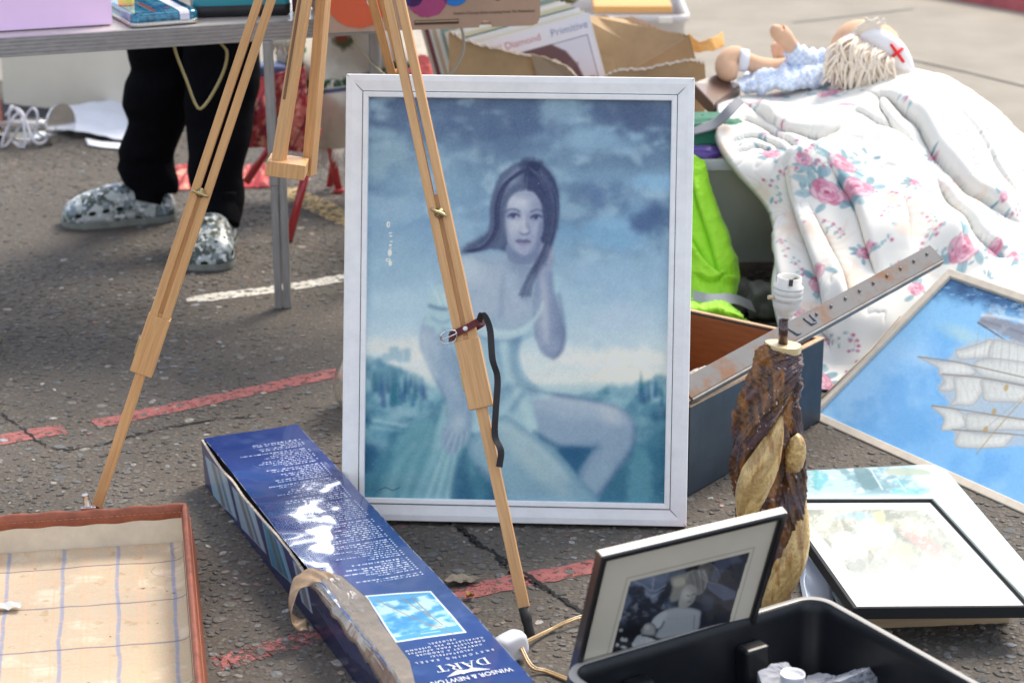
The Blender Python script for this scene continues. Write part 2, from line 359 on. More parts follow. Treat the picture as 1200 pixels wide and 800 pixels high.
def strip(name, pts, w, mat, z, rag=.2, n=60, seed=1, kind='structure'):
    P = spline([(p[0], p[1], 0) for p in pts], n); rs = random.Random(seed); A = []
    for i, p in enumerate(P):
        t = (P[min(i+1, n)]-P[max(i-1, 0)]).normalized(); q = Vector((-t.y, t.x, 0)); ww = w(i/n) if callable(w) else w
        A.append([(p.x+q.x*ww/2*s*(1+rs.uniform(-rag, rag)), p.y+q.y*ww/2*s*(1+rs.uniform(-rag, rag)), z) for s in (-1, 1)])
    mb = MB(); mb.grid(A, sm=False, flip=True); o = mb.build(name, mat, fixn=False); return tag(o, kind=kind)
def paint_material(name, col, wear_lo, wear_hi, rough=.75):
    """road paint worn through in patches down to the tar"""
    m = material(name, col, rough, noise=(40, .25), bump=(260, .6, .0015)); t = m.node_tree; b = t.nodes['Principled BSDF']
    tc = t.nodes.new('ShaderNodeTexCoord'); n = t.nodes.new('ShaderNodeTexNoise'); n.inputs['Scale'].default_value = 55; n.inputs['Detail'].default_value = 6; n.inputs['Roughness'].default_value = .75
    r = t.nodes.new('ShaderNodeMapRange'); r.inputs[1].default_value = wear_lo; r.inputs[2].default_value = wear_hi
    t.links.new(tc.outputs['Object'], n.inputs['Vector']); t.links.new(n.outputs[0], r.inputs[0]); t.links.new(r.outputs[0], b.inputs['Alpha']); return m
RED = paint_material('red_road_paint', (.33, .105, .095), .36, .50); REDW = paint_material('worn_red_road_paint', (.36, .12, .11), .47, .56)
WHT = paint_material('white_road_paint', (.62, .59, .52), .32, .48); YEL = paint_material('yellow_road_paint', (.50, .36, .15), .40, .55)
g2 = lambda *p: tuple(G(*p)[:2])
strip('red_line', [g2(-60, 528), g2(20, 512), g2(75, 503)], .056, RED, .0014, .16)
strip('red_line', [g2(112, 497), g2(160, 487), g2(250, 468), g2(380, 440), g2(470, 420)], .052, RED, .0014, .16)
strip('red_line', [g2(500, 705), g2(540, 696), g2(610, 680), g2(700, 662), g2(860, 615), g2(960, 590)], .052, RED, .0014, .14)
strip('red_line', [g2(255, 778), g2(300, 764), g2(350, 750), g2(410, 735)], .048, REDW, .0012, .3)
strip('red_line', [g2(262, 779), g2(280, 776)], .03, RED, .0016, .4, n=8)
strip('white_line', [g2(219, 352), g2(260, 347), g2(330, 338), g2(403, 326), g2(470, 316)], lambda t: .055*min(1, .35+t*6), WHT, .0014, .16)
strip('yellow_line', [g2(330, 222), g2(370, 240), g2(405, 256), g2(470, 283)], .09, YEL, .0014, .16)
CRK = material('crack_shadow_gap', (.012, .011, .011), .95)
def crack(pts, w, seed, z=.0020):
    rs = random.Random(seed); P = spline([(*g2(*p), 0) for p in pts], 70)
    Q = [(p.x+rs.uniform(-.004, .004), p.y+rs.uniform(-.004, .004)) for p in P]
    return strip('road_crack', Q, lambda t: w*(.25+.75*abs(sin(t*17+seed))), CRK, z, .6, n=140, seed=seed)
crack([(0, 484), (30, 505), (62, 526), (110, 523), (180, 505), (255, 492), (300, 488)], .006, 1)
crack([(540, 618), (565, 640), (600, 663), (640, 690), (690, 722), (720, 745)], .008, 2, .0026)
crack([(575, 645), (600, 672), (622, 682), (650, 697)], .006, 5, .0028)
crack([(505, 600), (540, 622), (560, 640)], .006, 3)
# far smooth pavement and the red kerb beyond
PAV = material('worn_pavement', (.275, .245, .20), .85, noise=(3.0, .12), bump=(200, .5, .0015))
mb = MB(); mb.add([(.1, 7.35, .004), (.75, 5.9, .004), (1.0, 5.35, .004), (3.2, 5.0, .004), (14, 5, .004), (60, 100, .004), (-60, 100, .004), (-8, 8.2, .004)], [tuple(range(8))])
tag(mb.build('pavement', PAV, fixn=False), kind='structure')
strip('pavement_joint', [g2(1040, 68), g2(1070, 73), g2(1130, 86), g2(1200, 103), g2(1300, 126)], .013, material('joint_dirt', (.10, .09, .08), .9), .0065, .4)
strip('pavement_joint', [g2(930, 28), g2(1000, 20), g2(1070, 12)], .02, material('joint_stain', (.21, .195, .175), .9), .0065, .5)
mb = MB(); k = [G(1070, -6), G(1110, 0), G(1200, 16), G(1420, 60)]
A = [[(p.x, p.y, z) for z in (.004,)]+[(p.x+.0, p.y+.02, .10), (p.x+.03, p.y+.14, .11), (p.x+.03, p.y+.6, .115)] for p in k]; mb.grid(A, sm=False)
tag(mb.build('kerb', material('red_kerb_paint', (.42, .09, .10), .7, noise=(9, .3)), fixn=False), kind='structure')
# ================================================================== EASEL
BEECH = material('beech_wood', (.67, .385, .165), .45, noise=(9, .0, (.50, .255, .10), (.35, .72)), stretch=(26, 26, 1.2), bump=(30, .12, .0006), spec=.45)
BRASS = material('brass', (.42, .34, .18), .32, metal=1, noise=(60, .3)); CHROME = material('chrome', (.72, .72, .72), .12, metal=1)
BLACKRUB = material('black_rubber', (.02, .02, .02), .6)
APEX = AY(403, -278, 3.72)
ea = thing('sketching_easel', 'beech wood folding sketching easel on splayed tripod legs straddling the framed picture', 'easel', (APEX.x, APEX.y+.2, 0))
def wing_bolt(p, nrm, parent, s=1):
    M = frame3(Vector(nrm).cross((0, 0, 1)), Vector(nrm).cross(Vector(nrm).cross((0, 0, 1))), nrm, p)
    mb = MB(); mb.lathe([(0, -.002), (.0085*s, -.002), (.0085*s, .0012), (.0045*s, .0015), (.0045*s, .007*s), (0, .0075*s)], (0, 0, 0), 20, M=None)
    mb.tube([(-.013*s, .006*s, .008*s), (-.006*s, .002*s, .0055*s), (0, 0, .005*s), (.006*s, -.002*s, .0055*s), (.013*s, -.006*s, .0085*s)], [.0022*s, .0032*s, .0036*s, .0032*s, .0022*s], 8, sq=1.2)
    return mb.build('wing_bolt', BRASS, parent, M)
def leg(foot, jt, slot, parent, w=.0145, gap=.008, d=.021, w2=.0185, up=True):
    """two rails above, solid sleeve, sliding lower leg.  jt, slot: heights along the leg 0..1"""
    foot = Vector(foot); ax = (APEX-foot).normalized(); ref = Vector((0, -1, 0))
    side = ax.cross(ref).normalized(); fr = (ref-ax*ref.dot(ax)).normalized(); L = (APEX-foot).length
    at = lambda t: foot+ax*(L*t)
    lo = beam('lower_leg', at(.035), at(jt+.08), w2, .015, BEECH, parent, ref, .0012)
    # tapered tip and rubber ferrule
    mb = MB(); M = frame3(side*-1, (side*-1).cross(ax)*-1, ax, foot); mb.lathe([(0, 0), (.0072, 0), (.0085, .004), (.0078, .024), (.009, .03), (.0095, .052), (0, .052)], (0, 0, 0), 16)
    mb.build('rubber_foot', BLACKRUB, lo, M)
    o = (w+gap)/2
    for s in (-1, 1):
        beam('leg_rail', at(jt)+side*o*s, at(.995)+side*o*s*.8, w, d, BEECH, parent, ref, .0012)
    beam('leg_block', at(jt)+fr*-.004, at(slot)+fr*-.004, gap+.001, d*.7, BEECH, parent, ref, .0003)
    beam('leg_block', at(jt-.002), at(jt+.075)+fr*.001, w*2+gap+.003, d+.0035, BEECH, parent, ref, .0012)
    # brass clip on the side of the sleeve
    beam('clip', at(jt+.02)+side*-(w+gap/2+.003)+fr*.003, at(jt+.041)+side*-(w+gap/2+.003)+fr*.003, .003, .009, BRASS, parent, ref, .0005)
    return at, side, fr
F1 = G(622, 748); F2 = G(104, 622); F3 = Vector((-.085, 4.55, 0))
at1, sd1, fr1 = leg(F1, .26, .50, ea); at2, sd2, fr2 = leg(F2, .222, .46, ea); APEX0 = APEX.copy(); APEX = APEX+Vector((-.052, .03, 0)); at3, sd3, fr3 = leg(F3, .30, .55, ea); APEX = APEX0
wing_bolt(at1(.478)+fr1*.0125, fr1, ea, 1.0); wing_bolt(at2(.462)+fr2*.0125, fr2, ea, 1.0)
# the head block joining the three legs
MB().box((0, 0, .02), (.075, .055, .07)).build('head_block', BEECH, ea, Matrix.Translation(APEX), bevel=.004)
# hanging mast: two rails and the end block
mb_ = AY(338, 199, 3.6); mt = APEX+Vector((.0, -.02, 0)); max_ = (mt-mb_).normalized(); ref = Vector((-.35, -1, 0)).normalized(); ms = max_.cross(ref).normalized()*-1; mf = ms.cross(max_)
if mf.y > 0: mf = -mf
if ms.x < 0: ms = -ms
m0 = AY(326, 192, 3.6); m1 = AY(362, 205, 3.66)
beam('mast_rail', m0, m0+(mt-m0)*.96, .020, .020, BEECH, ea, ref, .0012); beam('mast_rail', m1, m1+(mt-m1)*.96, .018, .026, BEECH, ea, ref, .0012)
for q, l in ((m0, .11), (m1, .15)):
    a = (mt-q).normalized(); f = (ref-a*ref.dot(a)).normalized(); s_ = a.cross(f)
    beam('rail_groove', q+a*l+f*.0108+s_*-.004, q+a*.5+f*.0108+s_*-.004, .004, .002, material('groove_shadowed_wood', (.19, .10, .05), .7), ea, ref, .0002)
bl0 = AY(311, 197, 3.575); bl1 = AY(358, 203, 3.575)
bx = (bl1-bl0).normalized(); by = Vector((.35, 1, -.1)); by = (by-bx*by.dot(bx)).normalized(); bz = bx.cross(by)
MB().box((.034, .035, 0), (.066, .075, .026)).build('mast_block', BEECH, ea, frame3(bx, by, bz, bl0), bevel=.0015)
mbx = MB(); mbx.lathe([(0, -.004), (.004, -.004), (.005, 0), (0, 0)], (.036, .03, -.0145), 12); mbx.build('pin', CHROME, ea, frame3(bx, by, bz, bl0))
# leather strap with buckle round the right leg
LEATH = material('oxblood_leather', (.13, .025, .03), .45, noise=(80, .35), bump=(300, .3, .0005)); STRAPB = material('black_webbing', (.022, .02, .022), .75, bump=(900, .6, .0006))
hs = .345; c0 = at1(hs)
lw = .0150+.004
def sp(x, y, dz): return c0+sd1*-x+fr1*y+Vector((0, 0, 1))*dz   # x to the right in the picture
def ribbon(pts, wv, t, name, mat, parent, n=40):
    P = spline(pts, n); A = []
    for i, p in enumerate(P):
        tg = (P[min(i+1, n)]-P[max(i-1, 0)]).normalized(); w = wv(i/n) if callable(wv) else Vector(wv); w = w-tg*w.dot(tg); nn = tg.cross(w).normalized()*t/2
        A.append([p-w/2-nn, p+w/2-nn, p+w/2+nn, p-w/2+nn])
    mb = MB(); mb.grid(A, sm=False, closev=True); mb.add(A[0], [(0, 1, 2, 3)]); mb.add(A[-1], [(3, 2, 1, 0)]); return mb.build(name, mat, parent, bevel=.0004)
sgn = 1 if (sd1.x < 0) else -1
def sp(x, y, dz): return c0+sd1*(-x*sgn)+fr1*y+Vector((0, 0, 1))*dz
st = ribbon([sp(-.022, .0165, -.004), sp(-.010, .0165, -.001), sp(.008, .0165, .004), sp(.022, .015, .009), sp(.028, .004, .010), sp(.030, -.012, .009), sp(.015, -.017, .004), sp(-.015, -.017, -.002), sp(-.026, -.004, -.006), sp(-.025, .010, -.006)], (0, 0, .014), .0022, 'strap', LEATH, ea)
a = sp(-.033, .019, -.0085); mb = MB(); bw, bh = .013, .0105
mb.tube([sp(-.025+bw*cos(q)*(1+.12*abs(sin(2*q))), .0195, -.006+bh*sin(q)*(1+.12*abs(sin(2*q)))) for q in [2*pi*k/24 for k in range(25)]], .0013, 8, cap=False)
mb.tube([sp(-.012, .021, -.003), sp(-.024, .022, -.006), sp(-.038, .0205, -.009)], .0011, 8); mb.build('buckle', CHROME, st)
mb = MB(); M = frame3(sd1, ax_ := sd1.cross(fr1), fr1, sp(.002, .0178, .003)); mb.lathe([(0, .0018), (.003, .0015), (.0042, 0), (.0042, -.001)], (0, 0, 0), 16); mb.build('rivet', material('white_metal', (.8, .8, .78), .3), st, M)
D = lambda px, py, y: AY(px, py, y)
ribbon([sp(.024, .012, .009), D(566, 367, 3.335), D(574, 385, 3.33), D(577, 420, 3.31), D(583, 443, 3.31), D(581, 480, 3.29), D(580, 510, 3.28), D(587, 528, 3.265), D(585, 547, 3.26)], lambda t: Vector((.0105, -.003*sin(t*14), 0)), .0015, 'strap_tail', STRAPB, ea, 60)
# ================================================================== FRAMED PICTURE OF A SEATED WOMAN
def illum(frame_rgb, alb=.8): return tuple(c/alb for c in lin(frame_rgb))
ILF = illum((212, 219, 236))
pX, pY, pyaw, plean, pw, ph, proll = -.3077, 3.655, -.0458, .2706, .6227, .8018, .0026
u_ = np.array([cos(pyaw), sin(pyaw), 0]); n_ = np.array([-sin(pyaw), cos(pyaw), 0]); v_ = n_*sin(plean)+np.array([0, 0, cos(plean)])
PU = u_*cos(proll)-v_*sin(proll); PV = v_*cos(proll)+u_*sin(proll); PN = np.cross(PU, PV)   # PN points to the viewer
PO = np.array([pX, pY, .002+pw*sin(proll)])
def inplane(px, py, O, Nn):
    r = ray(px, py); return CC+r*np.dot(O-CC, Nn)/np.dot(r, Nn)
fp = thing('framed_picture', 'large white framed blue picture of a dark haired woman, standing behind the easel leg', 'framed picture', (pX+.3, pY+.05, 0))
WHITEF = material('white_painted_wood', (.78, .78, .77), .45, noise=(6, .0, (.66, .66, .66), (.52, .8)), stretch=(1, 1, 1), bump=(90, .12, .0005))
def frame_mat(name, c1, c2, sc):
    return material(name, c1, .42, noise=(8, 0, c2, (.45, .8)), stretch=sc, bump=(20, .15, .0008))
WFH = frame_mat('white_frame_grain', (.80, .80, .79), (.66, .66, .67), (3, 60, 60)); 
def picture_frame(O, U, V, Nn, w, h, fw, depth, prof, mats, parent, name='frame', fy=None):
    """mitred frame: prof = list of (s, z) with s 0 outer .. 1 inner and z height towards the viewer"""
    O, U, V, Nn = map(lambda a: np.array(a, float), (O, U, V, Nn)); mb = MB()
    cor = [(0, 0), (w, 0), (w, h), (0, h)]; inn = [(1, 1), (-1, 1), (-1, -1), (1, -1)]
    for k in range(4):
        a, b = cor[k], cor[(k+1) % 4]; ia, ib = inn[k], inn[(k+1) % 4]; A = []
        for s, z in prof:
            f = fw*s
            A.append([tuple(O+U*(a[0]+ia[0]*f)+V*(a[1]+ia[1]*f)+Nn*z), tuple(O+U*(b[0]+ib[0]*f)+V*(b[1]+ib[1]*f)+Nn*z)])
        mb.grid(A, sm=False, closeu=True, mi=0)
    return mb
prof = [(0, -.002), (0, .020), (.03, .022), (.28, .0225), (.72, .019), (.74, .0165), (.755, .0165), (.765, .020), (.80, .0215), (.97, .0205), (1, .019), (1, .008), (1, -.002)]
mbf = picture_frame(PO, PU, PV, PN, pw, ph, .0405, .02, prof, None, fp)
M = frame3(PU, PV, PN, PO)
mbf.v = [tuple(M.inverted()@Vector(v)) for v in mbf.v]; mbf.build('frame', material('white_frame_paint', (.88, .88, .87), .4, noise=(5, 0, (.78, .78, .78), (.42, .75)), stretch=(5, 5, 5), bump=(120, .1, .0004)), fp, M)
# dark hairline in the frame's rebate, mitre joints
mbg = MB(); q = .0405*.748
for (x0, y0, x1, y1) in ((q, q, pw-q, q), (pw-q, q, pw-q, ph-q), (pw-q, ph-q, q, ph-q), (q, ph-q, q, q)):
    mbg.tube([(x0, y0, .0172), (x1, y1, .0172)], .0011, 6)
for (x0, y0, x1, y1) in ((0, ph, .03, ph-.03), (pw, ph, pw-.03, ph-.03), (0, 0, .03, .03), (pw, 0, pw-.03, .03)): mbg.tube([(x0, y0, .0222), (x1, y1, .0202)], .00055, 4)
mbg.build('frame_groove', material('grey_green_groove', (.12, .15, .16), .6), fp, M)
MB().box((pw/2, ph/2, -.004), (pw-.004, ph-.004, .004)).build('backing_board', material('hardboard', (.25, .16, .09), .8), fp, M)
def paint_lady(P):
    X, Y = proj(P); c = Canvas(X, Y, (118, 150, 190)); x, y = c.X, c.Y
    keys = [(110, (88, 108, 150)), (150, (97, 122, 165)), (200, (112, 144, 186)), (260, (118, 155, 202)), (320, (140, 175, 212)), (370, (160, 190, 222)), (415, (192, 210, 228)), (440, (206, 214, 224)), (462, (150, 188, 212)), (490, (98, 146, 180)), (530, (64, 116, 158)), (585, (52, 98, 140))]
    ky = [k[0] for k in keys]
    for i in range(3): c.C[:, i] = np.interp(y+(fbm(x, y, 70, 4, 31)-.5)*30*(y < 450), ky, [k[1][i] for k in keys])
    up = sstep(440, 360, y)
    c.clouds((90, 112, 152), 95, .44, .72, .55, 3, sy=1.5, mask=up*sstep(380, 200, y)); c.clouds((80, 102, 142), 60, .5, .76, .42, 8, sy=1.6, mask=sstep(300, 120, y))
    c.clouds((140, 176, 214), 60, .52, .7, .65, 5, sy=1.7, mask=up); c.clouds((160, 195, 228), 34, .6, .75, .5, 6, sy=1.8, mask=up)
    for (cx, cy, rx, ry, col, a, s) in ((450, 185, 42, 26, (138, 172, 200), .7, 1), (505, 215, 50, 28, (128, 165, 204), .5, 2), (690, 165, 52, 18, (132, 170, 212), .75, 3), (735, 178, 26, 10, (150, 184, 222), .6, 4), (762, 214, 34, 16, (130, 178, 228), .8, 5), (710, 270, 50, 22, (118, 168, 220), .7, 6), (765, 255, 30, 28, (74, 96, 146), .8, 7), (620, 150, 60, 14, (84, 104, 150), .7, 8), (745, 135, 50, 16, (84, 100, 142), .8, 9), (540, 140, 60, 18, (92, 116, 160), .6, 10), (700, 225, 45, 20, (88, 116, 168), .6, 11), (450, 300, 40, 40, (136, 172, 208), .5, 12), (730, 330, 70, 26, (140, 176, 220), .6, 13), (700, 420, 90, 14, (222, 220, 226), .75, 14), (465, 410, 50, 14, (214, 214, 220), .7, 15), (740, 440, 60, 9, (226, 220, 220), .7, 16), (740, 372, 60, 16, (170, 190, 226), .5, 17), (470, 350, 40, 20, (168, 198, 226), .5, 18)):
        idx = c.sel(cx-rx*2, cy-ry*2, cx+rx*2, cy+ry*2); xx, yy = c.X[idx], c.Y[idx]
        d = np.hypot((xx-cx)/rx, (yy-cy)/ry)+(fbm(xx, yy, 22, 5, 40+s)-.5)*1.7; c.mix((1-sstep(.35, 1.25, d))*a, col, idx)
    # far hills, castle and fir trees
    hill = np.interp(x, [430, 455, 480, 500, 520, 660, 700, 740, 760, 790], [415, 424, 432, 445, 455, 470, 456, 447, 442, 438])+(fbm(x, y*0, 14, 4, 50)-.5)*10
    m = sstep(-2, 5, y-hill); c.mix(m*.75, (112, 160, 192)); c.clouds((70, 122, 160), 16, .45, .62, .6, 51, mask=m); c.clouds((150, 192, 214), 12, .56, .7, .5, 52, sx=.4, mask=m)
    for (a, b, cc, d) in ((456, 406, 467, 422), (466, 410, 472, 424), (473, 408, 481, 424), (448, 414, 456, 424), (744, 446, 749, 462)): c.poly([(a, b), (cc, b), (cc, d), (a, d)], (136, 174, 204), 1.2, .8, smooth=False)
    rs = np.random.RandomState(2)
    for k in range(46):
        tx = rs.uniform(436, 500) if k < 34 else rs.uniform(748, 780); ty = rs.uniform(446, 470); h = rs.uniform(12, 30)*(1 if k < 34 else .8)
        c.poly([(tx-rs.uniform(2, 3.6), ty+8), (tx, ty-h*.75), (tx+rs.uniform(2, 3.6), ty+8)], (48+rs.randint(30), 96+rs.randint(28), 140+rs.randint(20)), 1.1, .75, smooth=False)
    g = sstep(472, 490, y); c.clouds((40, 86, 130), 30, .4, .6, .75, 55, mask=g); c.clouds((86, 140, 172), 14, .55, .7, .5, 56, sx=.35, mask=g)
    c.line([(436, 492), (460, 496), (480, 499), (505, 498)], (176, 208, 226), 1.6, 1); c.line([(436, 500), (470, 505)], (150, 190, 212), 1.2, 1)
    c.poly([(765, 505), (790, 510), (790, 590), (690, 590), (720, 560)], (62, 116, 152), 8, .8, rag=5); c.poly([(745, 520), (765, 545), (760, 590), (735, 590)], (94, 152, 182), 5, .7, rag=5)
    # rock and drapery at her side
    c.poly([(520, 488), (470, 505), (440, 540), (430, 600), (560, 600), (560, 520)], (72, 128, 160), 6, .9, rag=5)
    c.poly([(500, 490), (468, 515), (450, 560), (445, 600), (500, 600), (520, 520)], (104, 158, 184), 6, .85, rag=6)
    for k in range(12):
        a = 470+k*7; c.line([(524-k*1.2, 492+k), (a-6+k, 535), (a-26+k*2, 590)], (128, 176, 200) if k % 2 else (70, 124, 158), 6, 5, .33)
    c.poly([(524, 468), (512, 500), (504, 540), (482, 590), (530, 590), (548, 540), (552, 500), (545, 470)], (146, 188, 210), 3, .9, shade=(-.3, 1, (110, 162, 190), .9))
    for k in range(7): c.line([(530+k*2, 476), (520+k*3.2, 520), (494+k*6, 584)], (182, 210, 224) if k % 2 else (98, 150, 184), 3, 3, .5)
    c.poly([(553, 514), (548, 545), (556, 590), (530, 590), (536, 540)], (52, 100, 142), 6, .8)
    hair = (72, 84, 124)
    # hair behind
    c.poly([(578, 232), (586, 206), (602, 193), (622, 189), (640, 196), (652, 213), (655, 240), (654, 262), (648, 282), (640, 300), (632, 322), (624, 350), (614, 345), (606, 322), (596, 300), (580, 291), (560, 294), (541, 297), (548, 286), (566, 276), (576, 262), (576, 246)], hair, 3.4, .92, rag=2)
    # torso
    skin = (150, 168, 202); lite = (182, 194, 220); dk = (104, 124, 168)
    c.poly([(596, 286), (592, 296), (572, 297), (552, 298), (535, 310), (522, 330), (516, 356), (522, 384), (560, 392), (606, 392), (632, 378), (634, 350), (628, 322), (626, 300), (618, 286)], (140, 164, 200), 2.5, 1, shade=(.3, 1, (152, 176, 208), .6))
    c.ell(548, 318, 20, 16, (172, 192, 218), .2, .6, .8); c.ell(575, 330, 24, 18, (164, 178, 210), 0, .8, .6); c.ell(566, 358, 20, 13, (164, 178, 210), 0, .6, .55)
    c.ell(603, 358, 17, 16, (158, 172, 208), 0, .6, .6); c.line([(590, 325), (588, 345), (587, 370)], dk, 4, 4, .35); c.ell(610, 308, 14, 12, (116, 132, 174), .3, .6, .6)
    c.line([(560, 303), (578, 308), (596, 306)], (122, 142, 184), 2, 2, .5)
    # lower body, thighs
    th2 = [(618, 456), (640, 459), (673, 463), (705, 470), (726, 477), (740, 488), (745, 500), (743, 520), (734, 536), (722, 552), (706, 574), (696, 590), (668, 590), (676, 560), (688, 535), (700, 523), (690, 524), (657, 524), (626, 508)]
    c.poly(th2, (142, 166, 202), 2, 1, shade=(0, 1, (120, 150, 190), .9)); c.rim(th2, (92, 124, 170), 9, .5)
    c.ell(715, 487, 16, 9, (180, 190, 214), .4, .8, .7); c.ell(670, 480, 40, 9, (162, 182, 212), .12, .8, .6); c.poly([(657, 524), (690, 527), (680, 548), (672, 568), (655, 540)], (44, 92, 140), 4, .85)
    c.ell(700, 560, 10, 26, (140, 172, 202), .55, .8, .5)
    th1 = [(548, 520), (566, 500), (590, 484), (606, 490), (626, 506), (654, 530), (676, 556), (698, 590), (600, 590), (575, 566), (556, 544)]
    c.poly(th1, (136, 172, 202), 2.2, 1, shade=(.6, 1, (116, 156, 190), .8)); c.rim(th1, (84, 128, 170), 10, .45); c.ell(620, 535, 42, 11, (170, 194, 212), .72, .8, .6); c.ell(640, 560, 36, 9, (152, 182, 204), .72, .8, .5)
    # dress
    dr = [(520, 342), (530, 350), (548, 366), (575, 382), (602, 386), (622, 374), (636, 352), (634, 376), (628, 392), (610, 402), (610, 424), (622, 446), (648, 462), (636, 468), (624, 470), (628, 490), (630, 512), (606, 494), (590, 486), (572, 498), (556, 508), (546, 494), (548, 470), (540, 440), (528, 414), (522, 392)]
    c.poly(dr, (136, 172, 208), 1.8, 1, shade=(.2, 1, (156, 192, 214), .8))
    for (pts, col, w, a) in (([(532, 362), (560, 384), (600, 392), (628, 380)], (176, 204, 226), 3, .8), ([(540, 376), (570, 396), (606, 398)], (86, 120, 170), 4, .6), ([(606, 396), (600, 420), (606, 444), (626, 458)], (78, 116, 164), 6, .6), ([(560, 400), (566, 430), (560, 470)], (180, 208, 226), 4, .6), ([(580, 402), (586, 436), (574, 480)], (92, 132, 178), 3.5, .6), ([(590, 404), (598, 440), (616, 480), (624, 500)], (182, 210, 224), 5, .7), ([(548, 404), (554, 440), (552, 490)], (100, 140, 184), 3, .5), ([(606, 450), (586, 470), (570, 492)], (88, 130, 176), 3.5, .6), ([(612, 462), (600, 480)], (66, 110, 160), 3, .7), ([(596, 452), (582, 462)], (66, 110, 160), 3, .7), ([(566, 470), (560, 500)], (176, 206, 224), 3, .6)):
        c.line(pts, col, w*1.9, 4.5, a*.62)
    # her right arm (left in the picture) and ruffled sleeve
    arm = [(498, 372), (493, 386), (492, 405), (500, 425), (510, 447), (520, 464), (527, 476), (524, 490), (519, 504), (517, 518), (522, 528), (530, 533), (540, 524), (550, 512), (553, 494), (552, 474), (546, 452), (534, 424), (524, 400), (520, 380)]
    c.poly(arm, (146, 170, 204), 1.8, 1, shade=(1, .1, (120, 150, 190), .9)); c.ell(506, 404, 7, 20, (168, 186, 214), -.3, .8, .6); c.ell(530, 450, 6, 22, (160, 182, 210), -.5, .8, .5); c.ell(537, 496, 9, 14, (166, 188, 214), .3, .8, .7)
    for (a, b, e, f) in ((528, 505, 521, 522), (533, 508, 527, 528), (539, 508, 535, 528), (545, 505, 543, 520)): c.line([(a, b), (e, f)], (84, 118, 162), 1.3, 1, .7); c.line([(a+2.4, b+1), (e+2.2, f+1)], (178, 198, 220), 2, 1, .6)
    sl = [(506, 336), (500, 352), (502, 366), (496, 380), (508, 384), (512, 392), (522, 384), (534, 386), (538, 366), (526, 346), (518, 334)]
    c.poly(sl, (158, 192, 216), 2, 1, rag=2); c.line([(503, 358), (518, 362), (532, 360)], (64, 90, 140), 3, 1.6, .7); c.line([(506, 372), (518, 378), (528, 374)], (112, 148, 190), 2.5, 1.5, .7); c.line([(510, 342), (516, 356)], (196, 214, 230), 3, 1.5, .7)
    # her left arm raised to her cheek
    arm2 = [(630, 318), (628, 340), (629, 362), (627, 388), (630, 404), (637, 415), (647, 420), (656, 416), (661, 404), (662, 388), (656, 362), (650, 340), (648, 320), (640, 312)]
    c.poly(arm2, (134, 150, 192), 1.8, 1, shade=(1, 0, (108, 126, 172), .8)); c.ell(638, 370, 6, 34, (164, 178, 210), .05, .8, .55); c.ell(648, 405, 9, 11, (150, 166, 202), 0, .8, .5)
    c.poly([(648, 322), (656, 326), (655, 338), (650, 345)], (150, 188, 216), 2, .7)
    c.poly([(630, 286), (636, 284), (644, 288), (649, 294), (649, 306), (644, 318), (634, 324), (628, 314), (630, 300), (626, 292)], (138, 150, 190), 1.5, 1)
    for k in range(4): c.line([(633+k*3.4, 290+k*1.6), (630+k*3.2, 300+k*2.4), (634+k*2.2, 307+k*1.8)], (88, 98, 146), 1.2, .9, .7); c.ell(636+k*3.3, 291+k*2, 1.8, 2.4, (170, 180, 208), .3, .5, .6)
    c.line([(628, 330), (626, 362), (628, 396)], (100, 118, 160), 2, 1.6, .55); c.line([(636, 326), (638, 360), (641, 400)], (178, 190, 216), 5, 4, .5); c.line([(655, 345), (662, 385), (658, 410), (648, 420)], (88, 104, 152), 3, 2.5, .55)
    c.line([(512, 447), (522, 468), (524, 488)], (96, 122, 164), 2.4, 1.8, .6); c.line([(496, 392), (499, 415), (512, 440)], (186, 200, 222), 4, 3, .55); c.line([(530, 410), (545, 444), (553, 474)], (92, 114, 158), 3, 2.4, .6)
    c.line([(566, 502), (590, 500), (630, 524), (664, 560)], (186, 206, 220), 7, 6, .45); c.line([(640, 466), (690, 474), (722, 482)], (184, 196, 218), 6, 5, .5); c.line([(744, 500), (742, 522), (724, 550), (700, 582)], (82, 112, 158), 4, 3, .5); c.line([(560, 548), (590, 576)], (70, 108, 150), 6, 4, .5)
    c.line([(626, 506), (656, 524), (690, 526)], (50, 92, 138), 4, 3, .6); c.line([(619, 456), (650, 462), (700, 470)], (70, 104, 150), 2, 2, .45)
    c.clouds((176, 188, 212), 18, .55, .8, .12, 71); c.blur(P.shape[:2], 1.5)
    c.poly([(520, 344), (548, 367), (575, 383), (602, 387), (624, 374), (636, 352)][::1]+[(634, 368), (604, 396), (560, 392), (524, 362)], (186, 208, 226), 2.2, .55)
    # face
    face = [(616, 220), (600, 226), (590, 242), (588, 258), (591, 274), (598, 288), (610, 298), (620, 298), (630, 290), (638, 276), (642, 260), (641, 240), (632, 225)]
    c.poly([(596, 284), (598, 306), (626, 308), (628, 288)], (112, 128, 172), 2, .9)
    c.poly(face, (160, 172, 208), 1.8, 1, shade=(1, .2, (132, 144, 188), .9))
    c.ell(610, 236, 15, 9, (184, 194, 222), 0, .9, .8); c.ell(600, 268, 7, 8, (176, 186, 216), 0, .8, .6); c.ell(628, 268, 6, 7, (158, 168, 204), 0, .8, .6); c.ell(612, 292, 7, 4, (168, 180, 212), 0, .8, .6)
